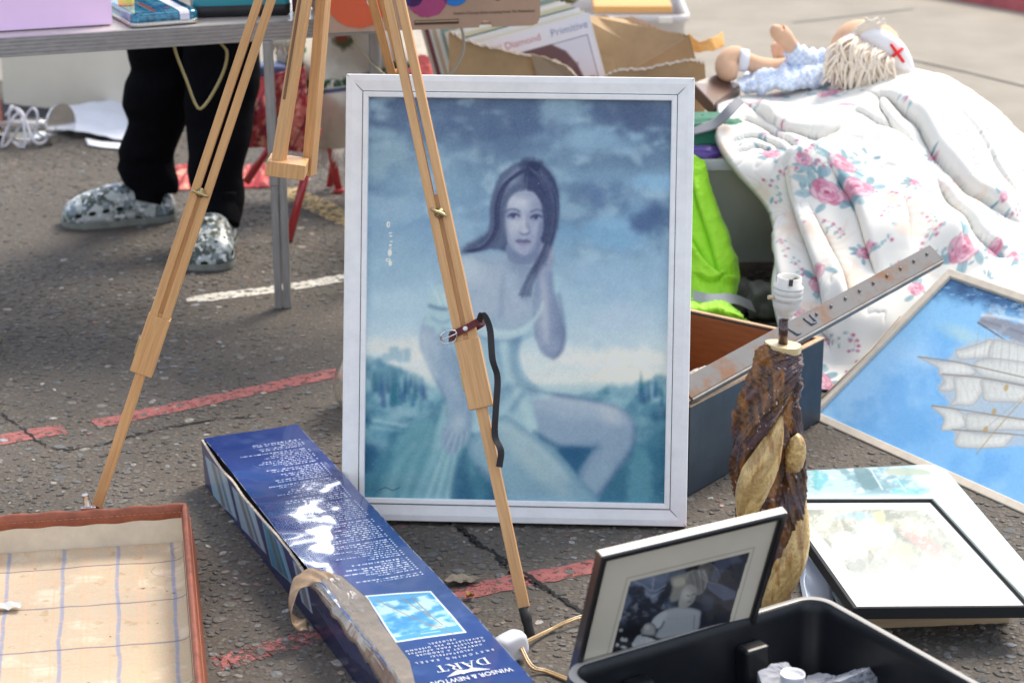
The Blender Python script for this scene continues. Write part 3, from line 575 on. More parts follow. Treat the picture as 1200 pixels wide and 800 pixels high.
    for (ex, ey, rt, w) in ((602, 253.5, .06, 6.6), (628.6, 254.8, .02, 6.4)):
        c.ell(ex, ey-1, w+2.2, 4.6, (118, 128, 172), rt, .6, .55); c.ell(ex, ey+.4, w*.8, 2.6, (158, 168, 202), rt, .4, .75); c.ell(ex-.6, ey-.3, 2.7, 2.5, (58, 68, 112), 0, .35, .95); c.ell(ex-1.2, ey-1.1, .6, .6, (180, 190, 216), 0, .4, .7); c.line([(ex-w*.9, ey-1.4), (ex, ey-3.4), (ex+w*.9, ey-1.8)], (96, 106, 152), 2.2, 1.4, .6)
        c.line([(ex-w, ey+.6), (ex-w*.4, ey-2.3), (ex+w*.4, ey-2.4), (ex+w, ey-.2)], (48, 56, 100), 1.5, .7, .95); c.line([(ex-w*.8, ey+2.2), (ex, ey+3.3), (ex+w*.8, ey+2)], (104, 114, 160), .9, .8, .6)
    c.line([(591.5, 249), (597, 245.5), (604, 245.5), (609, 248)], (72, 82, 126), 1.7, .9, .85); c.line([(622, 248.5), (628, 246), (634, 246.6), (639, 250)], (72, 82, 126), 1.7, .9, .85)
    c.line([(619, 252), (618.6, 262), (620.5, 270)], (122, 132, 176), 2.4, 1.8, .6); c.line([(613.6, 252), (614, 266)], (184, 194, 220), 2.4, 1.6, .6); c.ell(614.6, 270.5, 4, 3, (178, 188, 216), 0, .6, .7)
    c.line([(609.5, 273), (612, 274.6), (615, 274.8), (618, 274.2), (620.4, 272.4)], (84, 92, 138), 1.5, .9, .75)
    c.poly([(604, 282.4), (609, 280), (613, 281), (617, 280.2), (622, 283), (617, 284), (612, 284)], (104, 104, 150), .8, .9); c.poly([(605.5, 283.6), (612, 284.4), (621, 283.8), (616, 288.6), (610, 288.4)], (140, 140, 182), .8, .9); c.line([(604, 283), (612, 284), (622, 283.4)], (66, 72, 118), .9, .6, .85); c.line([(608, 290.6), (616, 290.8)], (112, 124, 168), 1.4, 1.2, .5)
    c.poly([(632, 262), (642, 262), (636, 284), (624, 297), (618, 299), (628, 286)], (104, 116, 162), 3, .65)
    c.poly([(594, 240), (590, 262), (597, 285), (606, 296), (598, 280), (596, 258)], (118, 128, 172), 4, .5); c.ell(630, 240, 9, 7, (122, 134, 178), .3, .9, .5); c.ell(608, 262, 9, 6, (184, 192, 216), 0, .9, .5); c.ell(616, 228, 14, 5, (128, 140, 182), 0, .9, .5); c.ell(613, 294, 8, 3, (132, 144, 188), 0, .9, .5); c.line([(617, 262), (620.5, 268)], (126, 136, 180), 3, 2, .5); c.blur(P.shape[:2], .9)
    # hair in front
    c.poly([(617, 222), (606, 225), (597, 233), (593, 246), (592, 262), (594, 280), (588, 290), (574, 289), (574, 262), (575, 240), (584, 212), (602, 195), (620, 191), (624, 206)], (92, 106, 146), 2.4, .95)
    c.poly([(617, 222), (626, 226), (634, 238), (636, 252), (637, 268), (634, 282), (646, 284), (653, 262), (655, 238), (650, 212), (636, 194), (620, 190), (614, 206)], (70, 80, 122), 1.8, .95)
    for k in range(16):
        t = k/15; c.line([(617-4*t, 221-20*t), (600-8*t, 222-8*t), (590-8*t, 244), (588-10*t, 270), (582-20*t, 288+2*t), (562-16*t, 292+4*t)], (120, 134, 172) if k % 3 == 0 else (60, 68, 108), 1.6, 1.8, .16)
        c.line([(618+3*t, 221-20*t), (630+9*t, 228-8*t), (640+11*t, 250), (641+10*t, 272), (632+8*t, 300), (618+9*t, 322), (614+8*t, 346)], (104, 114, 154) if k % 4 == 0 else (54, 60, 100), 1.6, 1.8, .16)
    c.ell(602, 212, 9, 5, (124, 140, 178), -.6, .9, .55); c.line([(618, 200), (617, 222)], (132, 144, 180), 1, 1.2, .35); c.poly([(596, 204), (610, 196), (606, 212), (594, 226), (586, 240), (584, 226)], (134, 148, 186), 4, .45, rag=2); c.poly([(632, 200), (644, 212), (648, 236), (642, 228), (634, 214)], (112, 124, 164), 3, .35, rag=2); c.poly([(610, 188), (622, 185), (636, 190), (628, 204), (616, 206)], (56, 62, 100), 3, .5, rag=3)
    for k in range(60):
        t = rs.rand(); q = rs.rand(); tone = (132, 146, 184) if q < .25 else ((46, 52, 90) if q < .75 else (84, 96, 138))
        if k % 2: c.line([(616-6*t, 196+8*t), (598-12*t, 212+8*t), (588-11*t, 240), (586-10*t, 266+4*t), (574-16*t+5*q, 286+4*t), (556-12*t, 292+3*q)], tone, 1.3+2*q, 1.5, .26)
        else: c.line([(620+6*t, 196+6*t), (636+12*t, 212+8*t), (643+11*t, 240), (642+10*t, 270), (632+12*t, 300), (618+12*t-4*q, 324+8*q), (608+14*t, 342+8*q)], tone, 1.3, 1.3, .26)
    c.poly([(606, 318), (618, 316), (626, 330), (620, 352), (612, 350)], (120, 138, 178), 5, .35)
    c.blur(P.shape[:2], .75); c.C = (c.C-128)*1.16+128+np.array([4, 7, 10]); c.mix(.0*sstep(6, 0, np.hypot((x-612)/22, (y-262)/34)*4), (170, 182, 214))
    # canvas weave, varnish flecks, rubbed white marks at the left edge
    c.C += ((fbm(x, y, 1.7, 2, 60)-.5)*14+(fbm(x, y, 9, 3, 61)-.5)*9)[:, None]
    for (a, b, r1, r2) in ((455, 263, 2.1, 3.6), (457.5, 273, 2, .8), (458, 276.5, 1.8, .8), (458.5, 283, 2, .8), (457.5, 287.5, 1.8, 1.3), (458, 290.8, 1.6, .7), (456.8, 296, 2.4, 4.2), (455, 304.5, 3, 2), (457.3, 308.5, 2, 3)): c.ell(a, b, r1, r2, (232, 238, 246), 0, .25, .95)
    c.ell(455.4, 263, .6, 1.6, (120, 150, 190), 0, .3, .9); c.ell(455, 304.4, 1.5, .7, (120, 150, 190), 0, .3, .9)
    for k in range(26): c.ell(rs.uniform(436, 782), rs.uniform(120, 578), .6, .6, (190, 205, 225), 0, .4, .5)
    c.line([(444, 574), (452, 571), (460, 574), (468, 571)], (40, 70, 100), .9, .6, .7)
    g_ = c.C.mean(1, keepdims=True); c.C = g_+(c.C-g_)*.80; c.C *= np.array([.985, .985, .955]); c.C = np.where(c.C < 150, 150-(150-c.C)*1.06, c.C)
    return c.albedo(ILF)
fw_ = .0405
P = flat_grid(PO+PU*(fw_-.004)+PV*(fw_-.004)+PN*.009, PU*(pw-2*fw_+.008), PV*(ph-2*fw_+.008), 440, 560)
lady = link('picture', grid_mesh('picture', P, paint_lady(P)), vcol_material('print_on_board', .5, .12, bump=(500, .12, .0004)), fp)
# ================================================================== BLUE EASEL CARTON
KRAFT = material('kraft_card', (.40, .27, .16), .8, noise=(14, .25), bump=(200, .2, .0006)); RAW = material('torn_card_edge', (.55, .47, .38), .9, noise=(70, .3))
bX, bY, byaw, bw_, bh_ = -.58, 3.826, .399, .184, .094
BU = np.array([cos(byaw), sin(byaw), 0]); BVn = np.array([sin(byaw), -cos(byaw), 0]); BO = np.array([bX, bY, 0]); BL = 1.2
MBX = frame3(BU, -BVn, (0, 0, 1), BO)       # local x across, y away from the viewer, z up
def bl(px, py, z=bh_):                     # picture point on the lid -> (across, along) in metres
    p = np.array(G(px, py, z))-BO; return float(p@BU), float(p@BVn)
cb = thing('easel_carton', 'long blue cardboard box with white small print and a torn taped edge', 'box', tuple(BO+BU*bw_/2+BVn*BL/2))
def paint_lid(P):
    d = P.reshape(-1, 3)-BO; s = d@BU*1000; t = d@BVn*1000; c = Canvas(s, t, (36, 58, 122)); x, y = c.X, c.Y
    c.mix(sstep(100, 900, y)*.5, (38, 66, 124)); c.clouds((50, 84, 160), 240, .5, .8, .4, 5); c.clouds((84, 108, 160), 50, .62, .8, .35, 7)
    rs = np.random.RandomState(11)
    r0 = bl(350, 512)[1]*1000; r1 = bl(420, 688)[1]*1000; yy = r0+12; k = 0; groups = [5, 9, 8, 12, 11, 10, 9, 7, 8, 12, 9]
    gi = 0; cnt = 0
    while yy < r1-6:
        X0 = 164; ln = rs.uniform(44, 118) if cnt else rs.uniform(90, 134); head = cnt == 0
        if yy < r0+60: ln *= .9
        c.ell(X0, yy, 1.7, 1.7, (225, 232, 245), 0, .4, .9 if rs.rand() < .8 else 0); xx = X0-6
        while xx > X0-ln:
            w = rs.uniform(3, 13); idx = c.sel(xx-w, yy-3.2, xx, yy+3.2)
            if len(idx):
                gl = vnoise(c.X[idx]/1.5+k*7, c.X[idx]*0+yy, 9); c.mix((1-sstep(1.7 if head else 1.3, 2.6 if head else 2.2, np.abs(c.Y[idx]-yy)))*np.clip(.05+gl*1.15, 0, .92), (224, 230, 244), idx)
            xx -= w+rs.uniform(1.6, 3)
        yy += 8.3; cnt += 1; k += 1
        if cnt >= groups[gi % len(groups)]: cnt = 0; gi += 1; yy += 7
    # product picture: easel against a blue sky
    q = [np.array(bl(*p))*1000 for p in ((427, 698), (505, 692), (547, 741), (464, 752))]
    c.poly(q, (226, 236, 244), .8, 1, smooth=False); ctr = sum(q)/4; qi = [ctr+(p-ctr)*np.array([.945, .945]) for p in q]
    m0 = c.C.copy(); c.poly(qi, (84, 158, 206), .8, 1, smooth=False); idx = c.sel(ctr[0]-60, ctr[1]-60, ctr[0]+60, ctr[1]+60)
    xs, ys = c.X[idx], c.Y[idx]; f = lambda a, b: q[0]+(q[1]-q[0])*a+(q[3]-q[0])*b
    ins = np.abs(m0[idx]-c.C[idx]).sum(1) > 60
    n = fbm(xs, ys, 22, 4, 77); c.mix(sstep(.42, .68, n)*.8*ins, (200, 226, 238), idx); c.mix(sstep(.55, .3, n)*.5*ins, (46, 120, 184), idx)
    for a, b, e, g in ((.12, .12, .62, .72), (.62, .72, .86, .93), (.50, .1, .72, .55), (.66, .1, .74, .5), (.72, .5, .80, .74), (.60, .70, .78, .78)): c.line([f(a, b), f(e, g)], (150, 120, 86), 1.9, .8, .95)
    c.line([f(.2, .06), f(.5, .05)], (90, 120, 150), 1.6, 1, .7); c.line([f(.66, .05), f(.9, .05)], (90, 120, 150), 1.6, 1, .7); c.line([f(.42, .88), f(.7, .86)], (220, 236, 244), 2, 1, .8)
    # scuffs and creases
    for k in range(14):
        a = rs.uniform(5, 180); b = rs.uniform(40, 1100); an = rs.uniform(-.4, .4)+(0 if rs.rand() < .5 else 1.4); l = rs.uniform(5, 24); c.line([(a, b), (a+l*cos(an), b+l*sin(an))], (150, 170, 205), .9, .9, .6)
    cr_ = bl(500, 545)[1]*1000; c.line([(60, cr_), (184, cr_+6)], (160, 176, 205), 1, 1, .55)
    e = np.minimum(x, 184-x); c.mix(sstep(1.6, .3, e)*.8*(fbm(x, y, 14, 3, 90) > .52), (190, 186, 178))
    return c.albedo((.92, .95, 1.0))
P = flat_grid(BO+np.array([0, 0, bh_])+BVn*BL, BU*bw_, -BVn*BL, 170, 860)
ss = ((P-BO)@BU)[..., None]; tt = ((P-BO)@BVn)[..., None]
wob = (fbm(ss[..., 0]*1000, tt[..., 0]*1000, 130, 3, 12)-.5)*.005; P[..., 2] += wob+.0012*np.sin(tt[..., 0]*9)
top = link('lid', grid_mesh('lid', P, paint_lid(P), smooth=True), vcol_material('glossy_blue_print', .22, .5, coat=.9, coat_rough=.06, bump=(11, .22, .004)), cb)
# lettering on the lid (reads from the far side)
WINK = material('white_ink', (.78, .80, .84), .4)
def lay(me, cx, cy, sx=1, sy=1, name='print', z=bh_+.0016, rot=0, arch=0, mat=WINK, parent=None):
    """centre lettering at (across, along) upside down on the lid"""
    co = np.zeros(len(me.vertices)*3); me.vertices.foreach_get('co', co); co = co.reshape(-1, 3); a = co[:, 0]*sx; b = co[:, 1]*sy
    if arch: b = b+arch*(1-(a/np.abs(a).max())**2)*0+arch*(-(a/np.abs(a).max())**2)
    ca, sa = cos(rot), sin(rot); a, b = a*ca-b*sa, a*sa+b*ca
    w = BO+BU*(cx-a)[:, None]+BVn*(cy+b)[:, None]+np.array([0, 0, z])+np.outer(co[:, 2], [0, 0, 1]); zz = np.interp(cy, [0, 2], [0, 0])
    s_, t_ = (w-BO)@BU, (w-BO)@BVn; w[:, 2] += (fbm(s_*1000, t_*1000, 130, 3, 12)-.5)*.005+.0012*np.sin(t_*9)
    me.vertices.foreach_set('co', w.ravel()); me.update(); return link(name, me, mat, parent or top)
rows = [('VELDEZEL', 523, 752.5), ('CAVALLETTO PER DISEGNO', 526, 757.5), ('CABALLETE PARA APUNTES', 527, 762.5), ('CHEVALET A CROQUER', 529, 767), ('FELDSTAFFELEI', 530, 771.5), ('SKETCHING EASEL', 528, 777.5)]
axc = bl(500, 747)[0]*0+.104; yb = bl(505, 751)[1]
for k, (tx, px, py) in enumerate(rows): lay(text_mesh(tx, .0068 if k < 5 else .0078, spacing=1.55 if k < 5 else 2.1), axc, yb+.0085+.0100*k+(.003 if k == 5 else 0), name='small_print')
def serif_dart():
    mb = MB(); h = 1.0
    def bar(x0, y0, x1, y1, w):
        d = Vector((x1-x0, y1-y0)); n = Vector((-d.y, d.x)).normalized()*w/2; mb.add([(x0+n.x, y0+n.y, 0), (x0-n.x, y0-n.y, 0), (x1-n.x, y1-n.y, 0), (x1+n.x, y1+n.y, 0)], [(0, 1, 2, 3)])
    def arc(cx, cy, rx, ry, a0, a1, w0, w1):
        n = 14; A = []
        for k in range(n+1):
            a = a0+(a1-a0)*k/n; w = w0+(w1-w0)*sin(pi*k/n); A.append([(cx+(rx+s*w/2)*cos(a), cy+(ry+s*w/4)*sin(a), 0) for s in (-1, 1)])
        mb.grid(A, sm=False)
    x = 0; bar(x+.12, 0, x+.12, h, .14); bar(x-.02, .02, x+.34, .02, .05); bar(x-.02, .98, x+.34, .98, .05); arc(x+.3, .5, .42, .48, -pi/2, pi/2, .05, .16)
    x = .95; bar(x+.05, 0, x+.4, h, .06); bar(x+.75, 0, x+.4, h, .15); bar(x+.18, .34, x+.6, .34, .05); bar(x-.08, .02, x+.2, .02, .05); bar(x+.58, .02, x+.95, .02, .05)
    x = 2.0; bar(x+.12, 0, x+.12, h, .14); bar(x-.02, .02, x+.28, .02, .05); bar(x-.02, .98, x+.3, .98, .05); arc(x+.3, .74, .27, .24, -pi/2, pi/2, .05, .14); bar(x+.15, .5, x+.3, .5, .05); bar(x+.34, .5, x+.72, 0, .15); bar(x+.62, .02, x+.9, .02, .05)
    x = 2.95; bar(x+.4, 0, x+.4, h, .14); bar(x, .97, x+.8, .97, .06); bar(x+.02, .76, x+.02, .98, .05); bar(x+.78, .76, x+.78, .98, .05); bar(x+.24, .02, x+.56, .02, .05)
    me = mb.mesh('print'); co = np.array([v.co for v in me.vertices]); co[:, 0] -= 1.87; co[:, 2] = 0; me.vertices.foreach_set('co', (co*.021).ravel()); return me
lay(serif_dart(), .104, yb+.082, sx=1.05, name='title_print')
# winged griffin-like emblem: simple wings, body and palette ring
def emblem():
    mb = MB()
    for s in (-1, 1):
        for k in range(6):
            y0 = .0085-.0016*k; mb.add([(s*.004, y0-.001, 0), (s*(.030-.0034*k), y0+.0035-.0012*k, 0), (s*(.028-.0034*k), y0+.0015-.0012*k, 0), (s*.004, y0-.0022, 0)], [(0, 1, 2, 3)])
    for cx, cy, rx, ry in ((0, .004, .0065, .0045), (.006, .0075, .003, .003), (-.008, .0025, .004, .002)):
        n = 16; mb.add([(cx+rx*cos(2*pi*k/n), cy+ry*sin(2*pi*k/n), 0) for k in range(n)], [tuple(range(n))])
    return mb.mesh('print')
lay(emblem(), .104, yb+.108, name='emblem_print', sx=1.15)
lay(text_mesh('WINSOR & NEWTON', .0135), .104, yb+.126, sx=.98, sy=1.25, arch=.0, name='maker_print'); 
# carton body, leaning side panel with printed pictures, raw torn rim
NAVY = material('navy_print', (.012, .022, .075), .3, coat=.5, noise=(30, .3)); DARKIN = material('carton_inside', (.10, .07, .045), .9)
MB().box((bw_/2+.006, -BL/2, bh_/2-.004), (bw_-.012, BL-.002, bh_-.008)).build('body', DARKIN, cb, MBX, bevel=.001)
MB().box((bw_-.0012, -BL/2, bh_/2-.001), (.0022, BL, bh_-.002)).build('side_panel', NAVY, cb, MBX, bevel=.0005)
MB().box((bw_/2, .0012, bh_/2-.002), (bw_-.004, .0024, bh_-.004)).build('end_panel', NAVY, cb, MBX, bevel=.0005)
def paint_side(P):
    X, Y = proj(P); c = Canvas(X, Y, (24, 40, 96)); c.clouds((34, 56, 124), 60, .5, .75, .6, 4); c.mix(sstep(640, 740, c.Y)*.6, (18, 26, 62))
    z = lambda x, y: (x/3, 533+y/3)
    for q, c1 in ((((722, 5), (795, 75), (832, 225), (752, 150)), (150, 186, 212)), (((815, 110), (890, 190), (935, 345), (850, 255)), (158, 190, 216)), (((920, 225), (990, 320), (1030, 455), (955, 385)), (60, 140, 176)), (((1030, 370), (1070, 420), (1098, 555), (1062, 515)), (150, 180, 205))):
        q = [z(*p) for p in q]; c.poly(q, c1, .8, .95, smooth=False); qa = [np.array(p) for p in q]
        for a, col, w in ((.35, (98, 74, 62), 4.2), (.62, (60, 66, 84), 2.4), (.8, (190, 205, 220), 2)): c.line([qa[0]+(qa[1]-qa[0])*a, qa[3]+(qa[2]-qa[3])*min(1, a+.1)], col, w*.8, 1.2, .6)
        c.line([qa[0], qa[1], qa[2], qa[3], qa[0]], (190, 205, 225), .8, .5, .7, smooth=False)
    for k in range(6):
        a = 372+k*7; y0 = 712+k*6.4
        c.line([(a, y0), (a+34, y0+52)], (130, 142, 180), .9, .5, .55)
    c.clouds((150, 165, 200), 3, .55, .6, 0, 5)
    return c.albedo((.9, .92, 1.0))
ns, nt_ = 300, 60; A = np.zeros((ns, nt_, 3)); B_ = A.copy()
for i in range(ns):
    t = BL*i/(ns-1); lean = .009*math.exp(-((t-.25)/.28)**2)+.004*math.exp(-((t-.7)/.1)**2); hh = bh_-.002-.004*abs(sin(t*13))-.010*(vnoise(np.array([t*14.]), np.array([.3]), 5)[0])*(1 if t > .55 else .55)
    for j in range(nt_):
        z = hh*j/(nt_-1); p = BO+BVn*t-BU*(.001+lean*(z/bh_)**1.3)+np.array([0, 0, z]); A[i, j] = p
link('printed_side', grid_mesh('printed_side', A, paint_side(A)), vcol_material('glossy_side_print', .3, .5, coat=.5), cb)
mbk = MB(); mbk.grid([[tuple(A[i, -1]), tuple(A[i, -1]+np.array([0, 0, .0016])+BU*.0006), tuple(A[i, -1]+BU*.0045+np.array([0, 0, .0006+.0015*abs(sin(i*.9))])), tuple(A[i, -1]+BU*.005-np.array([0, 0, .02])), tuple(A[i, 0]+BU*.004)] for i in range(ns)], sm=False); mbk.build('torn_rim', RAW, cb, fixn=True)
# brown parcel tape: crumpled strip over the near left edge and a curled loose flap
TAPE = material('brown_parcel_tape', (.25, .205, .16), .2, coat=.9, noise=(25, .2), bump=(60, .5, .003), spec=.5)
t0 = bl(370, 680)[1]; A = []
lt = [(366, 664, 400, 676), (384, 700, 432, 704), (400, 728, 446, 730), (420, 748, 462, 752), (440, 764, 480, 776), (458, 790, 486, 800), (474, 815, 496, 826)]
n = 90
for i in range(n+1):
    f = i/n*(len(lt)-1); k = min(int(f), len(lt)-2); u = f-k; a, b = np.array(lt[k], float), np.array(lt[k+1], float); q = a*(1-u)+b*u; l = bl(q[0], q[1]); r = bl(q[2], q[3]); row = []
    edge = -.004+.006*fbm(np.array([i*1.]), np.array([2.]), 7, 3, 5)[0]
    for j in range(26):
        w = j/25; s = min(l[0], .006)*(1-w)+r[0]*w; s = edge+(r[0]-edge)*w; t = l[1]*(1-w)+r[1]*w
        cr = fbm(np.array([s*1000+i*.2]), np.array([t*1000.]), 16, 4, 8)[0]; z = bh_+.0024+.0055*max(0, cr-.45)*(1-.75*w)*2+(.003*(1-w)**4)
        if w < .16: z -= (.16-w)/.16*.030*(.35+fbm(np.array([i*1.]), np.array([0.]), 9, 3, 2)[0])
        row.append(tuple(BO+BU*(s-(.007 if w < .16 else 0)*(.16-w)/.16)+BVn*t+np.array([0, 0, z])))
    A.append(row)
mbt = MB(); mbt.grid(A, sm=True); o = mbt.build('parcel_tape', TAPE, cb); sm = o.modifiers.new('s', 'SOLIDIFY'); sm.thickness = .0004
A = []
for i in range(41):
    q = i/40; p = spline([tuple(BO+BU*.030+BVn*(t0+.0)+np.array([0, 0, bh_+.004])), tuple(BO+BU*.0+BVn*(t0-.02)+np.array([0, 0, bh_+.012])), tuple(BO-BU*.032+BVn*(t0-.015)+np.array([0, 0, bh_+.006])), tuple(BO-BU*.052+BVn*(t0+.01)+np.array([0, 0, bh_-.018])), tuple(BO-BU*.050+BVn*(t0+.02)+np.array([0, 0, bh_-.042])), tuple(BO-BU*.028+BVn*(t0+.025)+np.array([0, 0, bh_-.052]))], 40)[i]
    wv = Vector(BVn)*.034+Vector((0, 0, -.012))-Vector(BU)*.008*q
    A.append([tuple(p+wv*(j/8)*(1-.25*q)+Vector((0, 0, .002*sin(i*.8+j)))) for j in range(9)])
mbt = MB(); mbt.grid(A, sm=True); o = mbt.build('loose_tape_flap', material('tape_underside', (.30, .20, .12), .4, noise=(60, .3), bump=(60, .4, .002)), cb); sm = o.modifiers.new('s', 'SOLIDIFY'); sm.thickness = .0007
# ================================================================== OPEN SUITCASE
SH = .085; C0 = np.array(G(218, 589, SH)); su = np.array([-.985, -.172, 0]); sv = np.array([.188, -.982, 0]); su = su/np.linalg.norm(su); sv = sv-su*(sv@su); sv /= np.linalg.norm(sv); sw_, sl_ = .46, .80
sc_ = thing('open_suitcase', 'brown leather bound suitcase half lying open with checked cream lining', 'suitcase', tuple(C0+su*sw_/2+sv*sl_/2-np.array([0, 0, SH])))
O0 = C0-np.array([0, 0, SH])
def paint_lining(P, o=O0):
    d = P.reshape(-1, 3)-o; X = d@su*1000; Y = d@sv*1000; c = Canvas(X, Y, (226, 208, 178)); x, y = c.X, c.Y+(P.reshape(-1, 3)[:, 2]*-1000+SH*1000)*0
    c.C *= np.array([.90, .87, .86]); c.clouds((200, 178, 144), 120, .45, .75, .6, 3); c.clouds((236, 222, 198), 60, .5, .7, .5, 4); c.clouds((176, 140, 98), 22, .66, .82, .5, 6)
    wx = (fbm(x, y, 90, 3, 8)-.5)*8
    for k in range(7):
        X0 = 30+k*92
        for off, col, w, a in ((0, (132, 140, 182), 6, .62), (14, (222, 172, 134), 3, .45), (-34, (224, 176, 140), 5, .42), (-42, (224, 176, 140), 2, .4), (48, (226, 178, 142), 4, .35)): c.mix((1-sstep(w*.35, w*.65, np.abs(x+wx-X0-off)))*a, col)
    for k in range(6):
        Y0 = 70+k*158
        for off, col, w, a in ((0, (108, 96, 118), 3.6, .75), (52, (214, 170, 144), 6, .4), (66, (214, 170, 144), 3, .35), (112, (220, 176, 150), 7, .35)): c.mix((1-sstep(w*.35, w*.7, np.abs(y+wx*.7-Y0-off)))*a, col)
    rs = np.random.RandomState(5)
    for k in range(16): c.ell(rs.uniform(20, 440), rs.uniform(60, 760), rs.uniform(1.2, 3.5), rs.uniform(1, 2), (44, 52, 44), rs.rand()*3, .4, .85)
    c.line([(60, 90), (66, 110), (52, 130), (30, 128)], (150, 110, 84), 1.4, 1, .6); c.line([(12, 20), (30, 26), (24, 60)], (140, 104, 80), 2, 1.5, .5)
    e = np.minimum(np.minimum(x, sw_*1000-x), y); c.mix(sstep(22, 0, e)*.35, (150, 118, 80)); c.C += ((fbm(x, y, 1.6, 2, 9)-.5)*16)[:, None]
    return c.albedo((1.02, 1.0, 1.0))
LMAT = vcol_material('checked_cotton_lining', .85, .2, bump=(700, .3, .0004), sheen=.2)
ti = .010
P = flat_grid(O0+np.array([0, 0, .008])+su*ti+sv*ti, su*(sw_-2*ti), sv*(sl_-2*ti), 330, 420)[:, ::-1]
s_ = ((P-O0)@su); t_ = ((P-O0)@sv); ed = np.minimum(np.minimum(s_-ti, sw_-ti-s_), t_-ti); P[..., 2] += .009*np.exp(-ed/.007)+(fbm(s_*1000, t_*1000, 60, 3, 2)-.5)*.004
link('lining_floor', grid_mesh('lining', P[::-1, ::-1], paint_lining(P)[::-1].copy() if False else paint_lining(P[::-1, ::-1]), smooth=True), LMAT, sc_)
LEA = material('tan_brown_leather', (.27, .075, .038), .5, noise=(35, .35), bump=(160, .35, .0008)); LEAD = material('scuffed_shell', (.30, .10, .06), .55, noise=(20, .4), bump=(90, .3, .001)); LINW = material('cream_lining', (.66, .58, .45), .85, noise=(20, .12), bump=(300, .2, .0005)); THREAD = material('waxed_thread', (.42, .17, .10), .6)
MS = frame3(su, -sv, (0, 0, 1), O0)   # right handed check below
if MS.determinant() < 0: MS = frame3(su, sv, (0, 0, 1), O0); sgy = 1
else: sgy = -1
def lp(a, b, z): return Vector(O0+su*a+sv*b)+Vector((0, 0, z))
# shell walls with rounded top, then lining walls and a stitched binding
def wall(p0, p1, inward, name='shell_wall'):
    p0, p1 = Vector(p0), Vector(p1); n = Vector(inward); A = []; B = []; S = MB(); L = (p1-p0).length; d = (p1-p0)/L; m = 60
    for i in range(m+1):
        p = p0+d*L*i/m; w = .0012*sin(i*.7)+.0008*sin(i*.23); up = Vector((0, 0, 1))
        A.append([p-n*.013+up*0, p-n*.0075+up*(SH*.5), p-n*.0022+up*(SH-.006+w), p+n*.0005+up*(SH+w), p+n*.0045+up*(SH+.001+w), p+n*.0075+up*(SH-.003+w), p+n*.0082+up*(SH-.024+w), p+n*.0068+up*(SH-.026+w)])
        B.append([p+n*.0064+up*(SH-.02), p+n*.0074+up*(SH-.045), p+n*.0095+up*.012])
    mbw = MB(); mbw.grid(A, sm=True); o = mbw.build('leather_binding', LEA, sc_)
    mbl = MB(); mbl.grid(B, sm=True); mbl.build('lining_wall', LINW, sc_)
    k = 0; x = .008
    while x < L-.008:
        a = p0+d*x+n*.0086+Vector((0, 0, SH-.0125)); S.tube([a, a+n*.0008+d*.003, a+d*.0065], .0008, 5)
        b = p0+d*x-n*.0045+Vector((0, 0, SH-.022)); S.tube([b, b-n*.0008+d*.003, b+d*.0065], .0010, 5)
        x += .0098
    S.build('stitching', THREAD, o, fixn=False)
wall(lp(0, 0, 0), lp(sw_, 0, 0), sv); wall(lp(0, sl_, 0), lp(0, 0, 0), su); wall(lp(sw_, 0, 0), lp(sw_, sl_, 0), -su); wall(lp(sw_, sl_, 0), lp(0, sl_, 0), -sv)
MB().box((sw_/2, sgy*sl_/2, .003), (sw_-.004, sl_-.004, .006)).build('shell_base', LEAD, sc_, MS)
# chrome catch behind the back rim
q = (Vector(G(104, 592, SH-.01))-Vector(O0)).dot(Vector(su)); mbx = MB()
mbx.box((0, .008, 0), (.026, .010, .028)); mbx.tube([(0, .010, .008), (-.002, .016, .022), (-.004, .014, .034), (-.004, .004, .038)], [.007, .0065, .0055, .006], 10, sq=.5); mbx.tube([(-.011, .012, -.006), (.011, .012, -.006)], .0035, 8)
mbx.build('latch', material('worn_chrome', (.55, .52, .5), .22, metal=1, noise=(40, .3)), sc_, frame3(su*-1, -sv, (0, 0, 1), lp(q, 0, SH-.012)), bevel=.001)
# loose torn bit of lining at the left
mbx = MB(); a = G(10, 716, .012); A = [[(a.x+i*.006, a.y+j*.006+.002*sin(i), .014+.006*abs(sin(i*.8+j*.5))) for j in range(5)] for i in range(-4, 4)]; mbx.grid(A); mbx.build('torn_lining_scrap', material('grey_white_paper', (.62, .62, .58), .8), sc_)
# ================================================================== DEAD LEAF, CRISP CRUMB, PLUG AND CABLE
def leafm(name, label, cat, c, L, W, ang, mat, curl=.006, seed=1):
    A = []; rs = random.Random(seed)
    for i in range(15):
        u = i/14; row = []
        for j in range(9):
            v = j/8*2-1; w = W/2*(sin(pi*min(1, u*1.03))**.6)*(1+.10*sin(u*23+v)); x = (u-.5)*L; y = v*w; z = .003+curl*(abs(v)**1.6)*(.6+.4*sin(u*5))+.0015*sin(u*19+v*3)
            row.append((c.x+x*cos(ang)-y*sin(ang), c.y+x*sin(ang)+y*cos(ang), z+.0035))
        A.append(row)
    mb = MB(); mb.grid(A); mb.tube([(c.x+(u-.5)*L*cos(ang), c.y+(u-.5)*L*sin(ang), .007) for u in (0, .4, 1.0, 1.15)], .0009, 5)
    o = mb.build(name, mat); s = o.modifiers.new('s', 'SOLIDIFY'); s.thickness = .0005; return tag(o, label, cat)
leafm('fallen_leaf', 'curled dry grey brown leaf on the red line next to the blue box', 'leaf', G(541, 684), .062, .034, .25, material('dry_leaf', (.20, .165, .12), .65, noise=(60, .3), bump=(120, .4, .001)))
leafm('leaf_fragment', 'small crumpled orange brown leaf piece lying on the red line', 'leaf', G(551, 702), .017, .016, .8, material('orange_leaf', (.40, .19, .05), .6, noise=(90, .4)), .008, 3)
